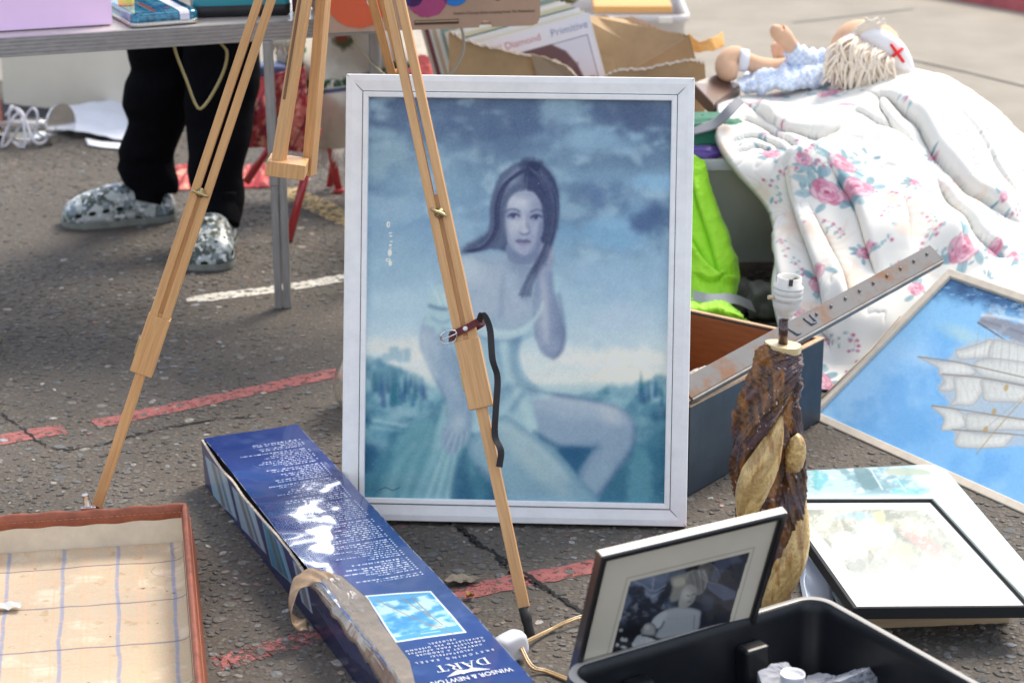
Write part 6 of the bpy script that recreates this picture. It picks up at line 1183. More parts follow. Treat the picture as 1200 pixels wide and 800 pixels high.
trouser([(-170, 140, 236, 5.66), (0, 143, 232, 5.66), (50, 148, 230, 5.66), (80, 154, 228, 5.67), (98, 146, 226, 5.67), (122, 144, 224, 5.68), (140, 151, 219, 5.69), (160, 142, 212, 5.70), (178, 138, 206, 5.70), (186, 142, 205, 5.71), (198, 138, 206, 5.71), (212, 142, 209, 5.71), (224, 152, 208, 5.71)], 'trouser_leg', 1)
trouser([(-170, 212, 308, 5.60), (0, 214, 306, 5.60), (60, 216, 306, 5.58), (110, 216, 302, 5.56), (140, 219, 297, 5.54), (170, 219, 291, 5.52), (200, 220, 286, 5.50), (225, 226, 286, 5.49), (245, 232, 284, 5.47), (260, 238, 282, 5.46)], 'trouser_leg', 2)
mbx = MB(); mbx.lathe([(.17, .84), (.185, .92), (.18, 1.0)], (-.85, 5.64, 0), 32, M=Matrix.Diagonal((1.1, .8, 1, 1))); mbx.build('waistband', BLKC, pe)
CAMO = material('camouflage_rubber', (.46, .50, .50), .38, coat=.25, noise=(22, 0, (.055, .075, .062), (.47, .53)), spec=.5)
def camo2():
    m = CAMO; t = m.node_tree; b = t.nodes['Principled BSDF']; tc = [n for n in t.nodes if n.type == 'TEX_COORD'][0]; prev = b.inputs['Base Color'].links[0].from_socket
    n = t.nodes.new('ShaderNodeTexNoise'); n.inputs['Scale'].default_value = 34; n.inputs['Detail'].default_value = 5; mp = t.nodes.new('ShaderNodeMapping'); mp.inputs[1].default_value = (3, 7, 1); t.links.new(tc.outputs['Object'], mp.inputs[0]); t.links.new(mp.outputs[0], n.inputs['Vector'])
    r = t.nodes.new('ShaderNodeMapRange'); r.inputs[1].default_value = .54; r.inputs[2].default_value = .57; t.links.new(n.outputs[0], r.inputs[0]); x = t.nodes.new('ShaderNodeMix'); x.data_type = 'RGBA'; x.inputs['B'].default_value = (.16, .21, .25, 1)
    t.links.new(r.outputs[0], x.inputs['Factor']); t.links.new(prev, x.inputs['A'])
    w = t.nodes.new('ShaderNodeTexNoise'); w.inputs['Scale'].default_value = 55; w.inputs['Detail'].default_value = 4; t.links.new(tc.outputs['Object'], w.inputs['Vector']); r2 = t.nodes.new('ShaderNodeMapRange'); r2.inputs[1].default_value = .60; r2.inputs[2].default_value = .62; t.links.new(w.outputs[0], r2.inputs[0])
    y = t.nodes.new('ShaderNodeMix'); y.data_type = 'RGBA'; y.inputs['B'].default_value = (.70, .72, .74, 1); t.links.new(r2.outputs[0], y.inputs['Factor']); t.links.new(x.outputs['Result'], y.inputs['A']); t.links.new(y.outputs['Result'], b.inputs['Base Color'])
camo2(); HOLE = material('dark_vent_hole', (.008, .010, .010), .9); SOLE = material('clog_sole', (.20, .21, .19), .7, noise=(30, .3))
def clog(heel, toe, label, wid=.118, side=1, sock=()):
    heel, toe = Vector(heel), Vector(toe); heel.z = toe.z = 0; d = (toe-heel).normalized(); L = (toe-heel).length; nrm = Vector((-d.y, d.x, 0)); M = frame3(d, nrm, (0, 0, 1), heel)
    hs_ = [0, .03, .10, .22, .32, .42, .50, .60, .72, .84, .93, .98, 1.0]; hh_ = [.050, .070, .076, .078, .088, .106, .110, .104, .092, .078, .062, .046, .028]; ww_ = [.30, .60, .74, .78, .78, .82, .90, .98, 1.03, 1.02, .88, .62, .14]
    def pt(s, a, off=0):
        h = float(np.interp(s, hs_, hh_))-.018; w = float(np.interp(s, hs_, ww_))*wid/2; e = .62; ca, sa = cos(a), sin(a); cy = side*.010*sin(s*pi)
        return Vector((s*L, cy+(w+off)*math.copysign(abs(ca)**e, ca), .018+(h+off)*abs(sa)**.72))
    A = [[pt(s, a) for a in np.linspace(0, pi, 33)] for s in np.concatenate([np.linspace(0, .94, 44), np.linspace(.95, 1, 12)])]
    mb = MB(); mb.grid([[tuple(p) for p in r] for r in A]); up = mb.build('clog', CAMO, pe, M, label=label); up.modifiers.new('s', 'SOLIDIFY').thickness = .002
    mb = MB(); outl = [(s*L, side*.010*sin(s*pi)+math.copysign(1, q)*(float(np.interp(s, hs_, ww_))*wid/2+.002)) for q, rng in ((1, np.linspace(0, 1, 40)), (-1, np.linspace(1, 0, 40))) for s in rng]
    rg = lambda k, z: [(L/2+(x-L/2)*k, y*k, z) for x, y in outl]; rr = [rg(.985, .0), rg(1.0, .004), rg(1.012, .008), rg(1.0, .012), rg(1.01, .016), rg(1.0, .021)]; mb.grid(rr, closev=True); mb.add(rr[0], [tuple(range(80))]); mb.build('sole', SOLE, up, M)
    def hole(s, a, ru, rv):
        mb = MB()
        p = pt(s, a); t1 = (pt(min(1, s+.01), a)-pt(s-.01, a)).normalized(); t2 = (pt(s, a+.03)-pt(s, a-.03)).normalized(); n = t1.cross(t2).normalized(); n = n if n.dot(p-Vector((s*L, 0, .02))) > 0 else -n; p = p+n*.0006
        mb.add([tuple(p+t1*ru*cos(2*pi*k/16)+t2*rv*sin(2*pi*k/16)) for k in range(16)]+[tuple(p+n*.0008)], [(k, (k+1) % 16, 16) for k in range(16)], 0, True); mb.build('vent_hole', HOLE, up, M, fixn=False)
    for s, a in ((.56, 1.2), (.56, 1.95), (.64, .95), (.64, 1.57), (.64, 2.2), (.73, 1.25), (.73, 1.9), (.81, 1.0), (.81, 1.57), (.81, 2.15), (.88, 1.3), (.88, 1.85)): hole(s, a, .0042, .0042)
    for sd_ in (.26, pi-.26):
        for s in (.50, .62, .74, .86): hole(s, sd_, .0105, .006)
    ank = MB(); ank.tube(spline([AY(*q_) for q_ in sock], 12), .046, 20); ank.build('sock', BLKC, pe)
h_ = Vector(G(206, 256)); t_e = Vector(G(70, 268)); clog((h_.x, h_.y, 0), (t_e.x, t_e.y+.03, 0), 'camouflage clog seen from the side, toe pointing left', .116, 1, ((176, 196, 5.70), (176, 212, 5.70), (173, 226, 5.70), (171, 236, 5.695)))
h_ = Vector(G(259, 268)); t_e = Vector(G(246, 318)); clog((h_.x+.01, 5.53, 0), (t_e.x-.012, 5.22, 0), 'camouflage clog seen from its toe', .145, -1, ((262, 225, 5.48), (262, 240, 5.47), (261, 254, 5.45), (260, 262, 5.44)))
# ================================================================== LEFT BACKGROUND
p = Vector(G(3, 125)); p2 = Vector(G(170, 143)); d_ = (p2-p).normalized(); n_2 = Vector((-d_.y, d_.x, 0)); wb = thing('white_cool_box', 'big off white polystyrene box on the ground behind the table', 'box', tuple(p+d_*.3+n_2*.2)); Mw = frame3(d_, n_2, (0, 0, 1), p)
CREAMP = material('off_white_plastic', (.72, .67, .56), .45, noise=(3, .08)); MB().box((.35, .22, .19), (.70, .44, .38)).build('body', CREAMP, wb, Mw, bevel=.012); MB().box((.35, .22, .405), (.72, .46, .045)).build('lid', CREAMP, wb, Mw, bevel=.012)
mbx = MB()
for k, (x, z, r) in enumerate(((.115, .225, .010), (.125, .215, .008), (.140, .215, .008))): mbx.add([(x+r*cos(a), -.0015, z+r*1.2*sin(a)) for a in [2*pi*i/14 for i in range(14)]], [tuple(range(14))])
mbx.build('orange_stain', material('orange_stain', (.62, .22, .10), .7), wb, Mw, fixn=False)
mbx = MB(); A = [[(G(x, y).x, G(x, y).y, .006+.006*abs(sin(x*.2+y*.3))) for y in (123, 128, 133, 138, 143)] for x in range(-30, 72, 6)]; mbx.grid(A, flip=True); o = mbx.build('dark_blanket', material('dark_grey_felt', (.05, .048, .055), .95, bump=(90, .5, .003)), None); tag(o, 'dark grey blanket lying flat in front of the off white box', 'blanket')
# lamp lying on its side
ly = 6.62; tl_t = thing('table_lamp', 'chrome and glass table lamp lying on its side with tangled white flex and pink shade', 'lamp', (-1.62, ly, 0))
bc = AY(70, 147, ly); Md = frame3((0, 1, 0), (0, 0, 1), (1, 0, 0), bc) @ Matrix.Rotation(-.5, 4, 'Y')
mbx = MB(); mbx.lathe([(0, -.010), (.058, -.008), (.066, -.003), (.069, .003), (.069, .006), (.0, .006)], (0, 0, 0), 40, sm=False); mbx.build('base', CHROME, tl_t, Md)
e0 = AY(-4, 146, ly-.03); mbx = MB(); mbx.tube([tuple(bc), tuple(bc*.6+e0*.4), tuple(e0)], .007, 12); mbx.build('stem', material('white_enamel', (.78, .78, .80), .2, coat=.5), tl_t)
mbx = MB(); mbx.tube([tuple(bc+Vector((-.01, 0, -.01))), tuple(bc*.5+e0*.5+Vector((0, 0, -.012))), tuple(e0+Vector((0, 0, -.02)))], [.028, .034, .030], 20); mbx.build('glass_column', GLASS, tl_t)
pts = []; rs = random.Random(4)
for k in range(70):
    u = k/69; x = 6+52*(.5+.5*sin(u*17))*(.4+.6*u)+4*sin(u*41); y = 150+20*sin(u*23+1)+5*sin(u*51); pts.append(AY(x, min(172, y), ly-.05-.03*sin(u*30)))
pts = [Vector((p.x, p.y, max(.006, p.z))) for p in pts]; mbx = MB(); mbx.tube(spline(pts, 420), .0036, 8); mbx.build('flex', material('white_flex', (.74, .74, .80), .35), tl_t)
mbx = MB(); sc_c = AY(-34, 152, ly); mbx.lathe([(.085, -.10), (.055, .10), (.053, .10), (.083, -.10)], (0, 0, 0), 40); mbx.build('shade', material('salmon_pink_shade', (.62, .26, .20), .6), tl_t, frame3((0, 1, 0), (0, 0, 1), (1, 0, 0), (sc_c.x-.02, ly, .088)) @ Matrix.Rotation(pi, 4, 'Y'))
def sheet(net, nu, nv): 
    net = [[tuple(p) for p in r] for r in net]; A = [spline(r, nv-1) for r in net]; out = np.zeros((nu, nv, 3))
    for j in range(nv):
        c_ = spline([A[i][j] for i in range(len(A))], nu-1)
        for i in range(nu): out[i, j] = c_[i]
    return out
def normals(S, toward=None):
    n = np.cross(np.gradient(S, axis=1), np.gradient(S, axis=0)); n /= np.linalg.norm(n, axis=2, keepdims=True)+1e-12
    v = CC-S; f = np.sign((n*v).sum(-1, keepdims=True).mean()); return n*f
WPAP = material('white_paper', (.74, .76, .82), .6, bump=(12, .3, .004))
S = sheet([[AY(78, 125, 6.9), AY(110, 119, 6.95), AY(148, 114, 7.0)], [AY(80, 140, 6.78), AY(112, 138, 6.8), AY(150, 138, 6.84)], [AY(80, 152, 6.68), AY(112, 158, 6.66), AY(152, 167, 6.62)]], 24, 24); S[..., 2] = np.maximum(S[..., 2]+(fbm(S[..., 0]*1000, S[..., 1]*1000, 60, 3, 3)-.5)*.02, .008)
o = link('paper_sheet', grid_mesh('paper_sheet', S, None, True), WPAP); o.modifiers.new('s', 'SOLIDIFY').thickness = .001; tag(o, 'large creased white paper sheet on the ground left of the trousers', 'paper')
S = sheet([[AY(100, 162, 6.62), AY(120, 166, 6.6), AY(150, 168, 6.58)], [(*G(103, 172)[:2], .006), (*G(122, 175)[:2], .006), (*G(150, 177)[:2], .006)]], 12, 16); S[..., 2] = np.maximum(S[..., 2], .005)
o = link('paper_leaflet', grid_mesh('paper_leaflet', S, None, True), WPAP); o.modifiers.new('s', 'SOLIDIFY').thickness = .001; tag(o, 'small folded white leaflet just below the big white paper sheet', 'paper')
# red folding stool with textiles over it
RTUBE = material('red_enamel_tube', (.42, .025, .03), .3, coat=.5); stl = thing('folding_stool', 'red tubular folding stool under the patterned textiles', 'stool', (-.55, 5.9, 0))
def tubeobj(name, pts, r, m, par): mb = MB(); mb.tube([tuple(p) for p in pts], r, 12); return mb.build(name, m, par)
tubeobj('leg', [AY(372, 150, 5.62), Vector((*G(338, 284)[:2], .004))], .0115, RTUBE, stl); tubeobj('leg', [AY(345, 130, 6.0), AY(288, 214, 5.95)], .0115, RTUBE, stl)
tubeobj('leg', [AY(378, 120, 6.1), Vector((*G(397, 226)[:2], .006))], .011, RTUBE, stl); tubeobj('leg', [AY(402, 120, 6.12), Vector((*G(386, 222)[:2], .006))], .010, RTUBE, stl)
tubeobj('crossbar', [AY(340, 128, 5.95), AY(412, 124, 6.05)], .010, RTUBE, stl)
mbx = MB(); mbx.lathe([(0, 0), (.017, 0), (.018, .008), (.012, .014)], (*G(397, 226)[:2], .001), 16); mbx.build('rubber_foot', RTUBE, stl)
def paint_tapestry(P):
    X, Y = proj(P); c = Canvas(X, Y, (190, 178, 158)); x, y = c.X, c.Y; c.clouds((214, 204, 184), 50, .45, .7, .6, 2); c.clouds((160, 150, 134), 30, .55, .75, .4, 4)
    d = y-(112-(x-340)*.11-((x-390)/40.)**2*2); c.mix((1-sstep(1.6, 3.2, np.abs(d)))*.9, (54, 60, 84)); m = sstep(-16, -9, d+(fbm(x, y, 8, 3, 5)-.5)*12)*sstep(-3, -5, d); c.mix(m*(fbm(x, y, 5, 3, 6) > .36), (44, 70, 46))
    m = sstep(11, 7, np.abs(x-348+(fbm(x, y, 12, 3, 7)-.5)*16))*sstep(112, 104, y)*sstep(40, 50, y); c.mix(m*.9, (44, 66, 46)); m = sstep(12, 6, np.hypot((x-402)*.7, y-48)+(fbm(x, y, 6, 3, 8)-.5)*10); c.mix(m*.9, (70, 74, 48)); c.mix(sstep(6, 3, np.hypot((x-400)*.6, y-45))*.7, (150, 60, 46))
    m = sstep(9, 5, np.abs(y-78+(fbm(x, y, 7, 3, 9)-.5)*9))*(x > 455)*(x < 475); c.mix(m*.8, (40, 66, 44)); return c.albedo((.95, .9, .82))
S = sheet([[AY(x, 22, 6.05+.05*sin(x*.04)) for x in range(322, 560, 24)], [AY(x, 70, 6.0+.07*sin(x*.05)) for x in range(324, 562, 24)], [AY(x, 120, 5.98+.08*sin(x*.06)) for x in range(330, 568, 24)], [AY(x, 172-4*sin(x*.03), 6.0+.05*sin(x*.07)) for x in range(334, 572, 24)]], 170, 220)
tp_ = link('tapestry', grid_mesh('tapestry', S, paint_tapestry(S), True), vcol_material('woven_tapestry', .9, .2, bump=(700, .5, .001)), None); tag(tp_, 'beige woven tapestry with dark green trees and white fringe draped over the red stool', 'tapestry'); WM[tp_] = Matrix.Identity(4)
mbx = MB(); rs = random.Random(3)
for k in range(150):
    p = Vector(S[-1, int(k/149*219)]); l = rs.uniform(.035, .06); mbx.tube([p, p+Vector((rs.uniform(-.006, .006), -.006, -l*.5)), p+Vector((rs.uniform(-.012, .012), rs.uniform(-.012, 0), -l))], [.0026, .0024, .001], 5)
mbx.build('fringe', material('white_fringe', (.66, .64, .60), .9), tp_)
mbx = MB()
for k in range(34):
    p = AY(318+k*.8, 44, 5.9); mbx.tube([p, p+Vector((rs.uniform(-.006, .006), -.01, -.02)), p+Vector((rs.uniform(-.01, .01), -.01, -rs.uniform(.03, .05)))], [.003, .0026, .001], 5)
mbx.build('upper_fringe', material('cream_fringe', (.56, .52, .42), .9), tp_)
def paint_rug(P):
    X, Y = proj(P); c = Canvas(X, Y, (168, 62, 66)); x, y = c.X, c.Y; c.clouds((214, 132, 116), 12, .45, .6, .85, 3); c.clouds((110, 34, 44), 9, .56, .7, .8, 5); c.clouds((222, 170, 140), 7, .6, .7, .8, 7); d = np.abs(((x+y*.5) % 22)-11); c.mix(sstep(1.5, .5, d)*.6, (60, 36, 50)); return c.albedo((.9, .88, .85))
S = sheet([[AY(x, 96-(x-285)*.25, 5.82) for x in range(285, 362, 12)], [AY(x, 135, 5.76+.03*sin(x*.2)) for x in range(288, 365, 12)], [AY(x, 176+3*sin(x), 5.8) for x in range(288, 365, 12)]], 90, 90); o = link('patterned_rug', grid_mesh('patterned_rug', S, paint_rug(S), True), vcol_material('kilim_rug', .9, .2, bump=(600, .5, .001))); o.modifiers.new('s', 'SOLIDIFY').thickness = .006; tag(o, 'red and pink patterned kilim rug hanging beside the table leg', 'rug')
S = sheet([[(*G(x, 200)[:2], .012+.01*abs(sin(x*.3))) for x in range(200, 336, 12)], [(*G(x, 212-(x-200)*.06)[:2], .016) for x in range(200, 336, 12)], [(*G(x, 224-(x-200)*.03)[:2], .004) for x in range(200, 336, 12)]], 40, 90); o = link('red_cloth', grid_mesh('red_cloth', S, paint_rug(S), True), vcol_material('red_woven_cloth', .9, .2)); o.modifiers.new('s', 'SOLIDIFY').thickness = .004; tag(o, 'rumpled dark red cloth on the ground behind the clogs', 'cloth')
o = MB().box((0, 0, 0), (.10, .08, .05)).build('blue_bag', material('slate_blue_fabric', (.09, .12, .25), .6, bump=(30, .4, .004)), None, Matrix.Translation(AY(318, 84, 5.95)), bevel=.015, sub=1); tag(o, 'small slate blue bag tucked on the rug behind the table leg', 'bag')
wadp = crumple('red_scrap', '', AY(500, 84, 5.9), .07, 0, 3, 1, 70, .6, material('coral_red_cloth', (.55, .10, .10), .85, bump=(60, .6, .004))); tag(wadp, 'crumpled coral red cloth visible just above the frame beside the record box', 'cloth')
# ================================================================== RECORD BOX
RBY = 5.50; rx0, rx1 = AY(527, 90, RBY).x, AY(826, 90, RBY).x; RZ0 = .195
CARD2 = material('ochre_cardboard', (.45, .30, .16), .8, noise=(5, .22), bump=(18, .5, .004)); o = MB().box(((rx0+rx1)/2, RBY+.19, RZ0/2), (rx1-rx0-.02, .36, RZ0-.004)).build('support_box', CARD2, None, None, bevel=.003); o.name = 'plain_carton'; tag(o, 'plain brown carton on the ground underneath the torn record box', 'cardboard box')
rb = thing('record_box', 'torn open brown cardboard box full of record sleeves behind the white frame', 'cardboard box', ((rx0+rx1)/2, RBY+.18, RZ0))
def torn_panel(pts, back, name, thick=.004, seed=1, mat=None):
    """flat panel given by picture points at a depth; top edge torn, with a pale ragged lip"""
    P = [AY(x, y, Y) for x, y, Y in pts]; n = (P[1]-P[0]).cross(P[-1]-P[0]).normalized(); n = n if n.y > 0 else -n; mb = MB(); m = len(P)
    mb.add([tuple(p) for p in P]+[tuple(p+n*thick) for p in P], [tuple(range(m)), tuple(range(2*m-1, m-1, -1))]+[(k, m+k, m+(k+1) % m, (k+1) % m) for k in range(m)]); return mb.build(name, mat or CARD2, rb)
def rag(pts, n, amp, seed):
    rs = random.Random(seed); out = []
    for k in range(len(pts)-1):
        for i in range(n): u = i/n; out.append(tuple(pts[k][j]*(1-u)+pts[k+1][j]*u+(rs.uniform(-amp, amp) if j == 1 else 0) for j in range(3)))
    out.append(pts[-1]); return out
zb = lambda x, Y: (x, proj(np.array([0, Y, RZ0+.003]))[1], Y)
topf = rag([(526, 36, 5.5), (540, 44, 5.5), (566, 53, 5.5), (600, 60, 5.5), (630, 67, 5.5), (652, 72, 5.5), (668, 80, 5.5), (678, 92, 5.5), (700, 94, 5.5), (760, 92, 5.5), (826, 88, 5.5)], 4, 1.0, 2)
torn_panel([zb(526, 5.5)]+topf+[zb(826, 5.5)], 0, 'front_panel')
f2_ = rag([(684, 22, 5.72), (700, 18, 5.74), (722, 21, 5.74), (742, 20, 5.72), (758, 27, 5.68), (776, 37, 5.64), (800, 40, 5.6), (808, 42, 5.58)], 4, .8, 3)
torn_panel([(716, 96, 5.62), (694, 60, 5.68)]+f2_+[(816, 72, 5.56), (820, 96, 5.56)], 0, 'side_flap')
mbx = MB(); A = [[AY(x, y+o_, Y-.004+.006*(k % 2)) for o_ in (-2.5, 1.5, 5)] for k, (x, y, Y) in enumerate(rag([(738, 21, 5.72), (758, 29, 5.68), (776, 38, 5.64), (800, 42, 5.6)], 6, .8, 9))]; mbx.grid([[tuple(p) for p in r] for r in A]); mbx.build('torn_paper_lip', material('pale_torn_paper', (.62, .46, .34), .85), rb)
torn_panel([(706, 110, 5.47)]+rag([(708, 88, 5.47), (724, 82, 5.47), (756, 80, 5.47), (790, 73, 5.47), (812, 70, 5.47), (826, 74, 5.47)], 4, .8, 5)+[(828, 110, 5.47)], 0, 'lower_flap')
torn_panel([(632, 100, 5.485)]+rag([(622, 64, 5.485), (642, 68, 5.485), (650, 74, 5.48), (664, 78, 5.48), (674, 90, 5.48)], 4, 1.2, 7)+[(676, 100, 5.485)], 0, 'crumpled_flap', mat=material('pale_kraft_inside', (.38, .28, .19), .85, bump=(20, .5, .01)))
MB().box(((rx0+rx1)/2, RBY+.365, RZ0+.10), (rx1-rx0-.01, .004, .20)).build('back_panel', CARD2, rb); MB().box((rx0+.003, RBY+.185, RZ0+.11), (.004, .35, .22)).build('end_panel', CARD2, rb); MB().box((rx1-.003, RBY+.185, RZ0+.10), (.004, .35, .20)).build('end_panel', CARD2, rb); MB().box(((rx0+rx1)/2, RBY+.185, RZ0+.004), (rx1-rx0-.02, .34, .005)).build('bottom_panel', CARD2, rb)
for k_, (P_, sd_) in enumerate((([(526, 36, 5.497), (540, 44, 5.497), (566, 53, 5.497), (600, 60, 5.497), (630, 67, 5.497), (652, 72, 5.497), (668, 80, 5.497), (678, 92, 5.497)], 2), ([(708, 88, 5.467), (724, 82, 5.467), (756, 80, 5.467), (790, 73, 5.467), (812, 70, 5.467), (826, 74, 5.467)], 5))):
    R_ = rag(P_, 8, 1.3, sd_+20); mb = MB(); mb.grid([[tuple(AY(x, y-1.2, Y)), tuple(AY(x, y+1.0+1.2*abs(sin(i*1.3)), Y-.004))] for i, (x, y, Y) in enumerate(R_)], sm=False); mb.build('torn_edge', RAW, rb, fixn=False)
# sleeves
def sleeve(TR, cover, label, first=False):
    ang = .268; U = Vector((cos(ang), 0.02, sin(ang))).normalized(); V = Vector((-sin(ang), .16, cos(ang))); V = (V-U*V.dot(U)).normalized(); Nn = U.cross(V); S_ = .315; O = Vector(TR)-U*S_-V*S_
    M = frame3(U, V, Nn, O); mb = MB(); mb.box((S_/2, S_/2, -.0016), (S_, S_, .0032)); o = mb.build('record_sleeve', cover, None, M, bevel=.0005); tag(o, label, 'record sleeve', 'record sleeves in the torn box'); return o, U, V, Nn, O
WSL = material('white_sleeve', (.78, .78, .80), .4, coat=.2)
tr = AY(690, 15, 5.60); o, U, V, Nn, O = sleeve(tr, WSL, 'white record sleeve with a dark brown picture, at the front of the torn box')
def paint_cover(P):
    d = (P.reshape(-1, 3)-np.array(O)); c = Canvas(d@np.array(U)*1000, d@np.array(V)*1000, (232, 232, 240)); q = [(18, -5), (18, 262), (297, 262), (297, -5)]
    c.poly(q, (222, 222, 234), .8, 1, smooth=False); ins = (c.sdf(np.array(q, float), np.arange(c.X.size)) < 0).astype(float)
    c.poly([(18, 262), (200, 262), (232, 236), (252, 196), (262, 150), (297, 132), (297, -5), (18, -5)], (104, 74, 78), 3, 1, smooth=False); c.clouds((130, 96, 96), 40, .5, .7, .5, 4, mask=ins*sstep(290, 240, c.X+(c.Y-200)*.4))
    c.ell(170, 90, 56, 78, (206, 140, 104), -.3, .2, .9); c.poly([(262, 150), (297, 140), (297, -5), (240, -5), (240, 90)], (176, 138, 134), 3, .9); c.line([(18, 262), (297, 262), (297, -5)], (60, 60, 70), 1.8, .8, .8, smooth=False); return c.albedo()
P = flat_grid(np.array(O+U*.004+V*.004+Nn*.0009), np.array(U)*.307, np.array(V)*.307, 150, 150); link('cover_print', grid_mesh('cover_print', P, paint_cover(P)), vcol_material('sleeve_print', .35, .5, coat=.3), o)
for tx, cx, sz, mc in (('Neil Diamond', .105, .026, (.80, .45, .45)), ('Primitive', .255, .028, (.48, .55, .72))):
    me = text_mesh(tx, sz, .0001); co = np.array([v.co for v in me.vertices]); w3 = np.array(O)+np.outer(cx+co[:, 0], np.array(U))+np.outer(.280+co[:, 1], np.array(V))+np.array(Nn)*.0016; me.vertices.foreach_set('co', w3.ravel()); link('title_print', me, material('sleeve_ink', mc, .6), o)
cols_ = [('cream', (.68, .64, .54)), ('white', (.76, .76, .76)), ('dark green', (.08, .16, .13)), ('pale yellow', (.72, .66, .46)), ('white', (.74, .75, .78)), ('cream', (.66, .60, .50)), ('grey green', (.25, .34, .30)), ('white', (.78, .77, .74)), ('buff', (.58, .46, .30)), ('white', (.76, .76, .74)), ('maroon', (.22, .06, .06)), ('cream', (.70, .66, .56))]
oth = ['second', 'third', 'fourth', 'fifth', 'sixth', 'seventh', 'eighth', 'ninth', 'tenth', 'eleventh', 'twelfth', 'hindmost']
for k, (nm, cc_) in enumerate(cols_): sleeve(tr+Vector((-.012*(k+1), .0125*(k+1), .0035*(k+1)+.003*sin(k*2.3))), material(nm.replace(' ', '_')+'_sleeve', cc_, .5), f'{nm} record sleeve, {oth[k]} from the front in the torn cardboard box')
# orange paper scrap beside the box, plastic box far behind
S = sheet([[AY(806, 40, 5.66), AY(818, 48, 5.62), AY(834, 45, 5.62), AY(847, 38, 5.66)], [AY(808, 56, 5.62), AY(820, 62, 5.6), AY(836, 59, 5.6), AY(849, 54, 5.62)]], 12, 24); S[..., 2] += (fbm(S[..., 0]*1000, S[..., 2]*1000, 14, 3, 2)-.5)*.012
o = link('orange_paper', grid_mesh('orange_paper', S, None, True), material('orange_paper', (.68, .36, .10), .7), None); o.modifiers.new('s', 'SOLIDIFY').thickness = .001; tag(o, 'torn orange paper sticking out at the right end of the record box', 'paper')
MILK = material('cloudy_plastic', (.62, .59, .58), .35, alpha=.92, coat=.3); x0, x1 = AY(640, 30, 7.0).x, AY(806, 30, 7.0).x
cb_ = thing('clear_storage_box', 'cloudy plastic storage box with orange folders far behind the record box', 'storage box', ((x0+x1)/2, 7.2, 0)); mbx = MB(); W_ = x1-x0
mbx.grid([rrect(.04, .04, W_-.04, .36, .03, 0), rrect(.02, .02, W_-.02, .38, .04, .05), rrect(.005, .005, W_-.005, .395, .05, .30), rrect(-.008, -.008, W_+.008, .408, .055, .31), rrect(-.008, -.008, W_+.008, .408, .055, .33), rrect(.004, .004, W_-.004, .396, .05, .33), rrect(.01, .01, W_-.01, .39, .05, .28)], closev=True); mbx.add(rrect(.04, .04, W_-.04, .36, .03, .004), [tuple(range(36))]); mbx.build('box_body', MILK, cb_, Matrix.Translation((x0, 7.0, 0)))
fo = MB().box((W_*.62, .20, .338), (W_*.56, .26, .022)).build('folders', material('orange_card', (.66, .36, .12), .7), cb_, Matrix.Translation((x0, 7.0, 0)), bevel=.004)
for cx, w_c in ((.37, .10), (.84, .045)): MB().box((W_*cx+.0, -.006, .318), (w_c, .012, .022)).build('clip', material('white_clip', (.80, .77, .70), .4), cb_, Matrix.Translation((x0, 7.0, 0)), bevel=.003)
o = crumple('dried_plant', '', (x0+.07, 7.18, .36), .07, 0, 12, 1, 60, .5, material('olive_brown_stuff', (.10, .085, .03), .9, bump=(50, .8, .006))); o.name = 'brown_bundle'; tag(o, 'dark olive brown bundle on the left end of the cloudy storage box', 'bundle')
# ================================================================== CRATE ON STONES, GREEN CLOTH, HI-VIS VEST
STN = material('mossy_stone', (.19, .185, .165), .9, noise=(12, 0, (.10, .11, .08), (.4, .65)), bump=(30, .8, .006))
def stone(px, py, sx, sy, sz, seed, label):
    c = G(px, py); bm = bmesh.new(); bmesh.ops.create_icosphere(bm, subdivisions=4, radius=1)
    for v in bm.verts:
        n = v.co.normalized(); k = max(abs(n.x), abs(n.y), abs(n.z))**.55; d = mnoise.noise(n*1.6+Vector((seed, 0, 0)))*.20+mnoise.noise(n*5+Vector((seed, 2, 0)))*.05; v.co = Vector((n.x*sx, n.y*sy, n.z*sz))/k*(.9+d)
    for v in bm.verts: v.co.z = max(v.co.z, -sz*.9)
    me = bpy.data.meshes.new('stone'); bm.to_mesh(me); bm.free(); o = link('stone', me, STN, None, Matrix.Translation((c.x, c.y+sy, sz*.88)), smooth=True); tag(o, label, 'stone', 'stones under the plastic crate')
stone(868, 372, .040, .05, .040, 3, 'small mossy stone under the crate nearest the yellow vest'); stone(897, 380, .042, .06, .045, 5, 'dark rounded stone under the crate next to the floral bedding'); stone(842, 366, .045, .06, .040, 8, 'mossy stone behind the lower end of the yellow vest'); stone(800, 352, .06, .06, .036, 9, 'stone under the hidden left side of the crate'); stone(1010, 330, .06, .06, .036, 10, 'stone under the bedding supporting the right side of the crate')
kx0, kx1, ky, kz0, kz1 = .36, .84, 5.0, .082, .345
cr_ = thing('plastic_crate', 'frosted translucent plastic crate stuffed with fabric, standing on stones', 'crate', ((kx0+kx1)/2, ky+.17, kz0)); W_ = kx1-kx0; D_ = .34
FROST = material('frosted_plastic', (.74, .77, .69), .4, alpha=.72, coat=.35, noise=(9, .1)); mbx = MB()
mbx.grid([rrect(.035, .03, W_-.035, D_-.03, .03, 0), rrect(.025, .02, W_-.025, D_-.02, .035, .008), rrect(.006, .006, W_-.006, D_-.006, .04, kz1-kz0-.03), rrect(.0, .0, W_, D_, .042, kz1-kz0-.028), rrect(-.004, -.004, W_+.004, D_+.004, .044, kz1-kz0-.002), rrect(.002, .002, W_-.002, D_-.002, .04, kz1-kz0), rrect(.01, .01, W_-.01, D_-.01, .038, kz1-kz0-.02)], closev=True); mbx.add(rrect(.035, .03, W_-.035, D_-.03, .03, .001), [tuple(range(36))])
mbx.build('crate_body', FROST, cr_, Matrix.Translation((kx0, ky, kz0)))
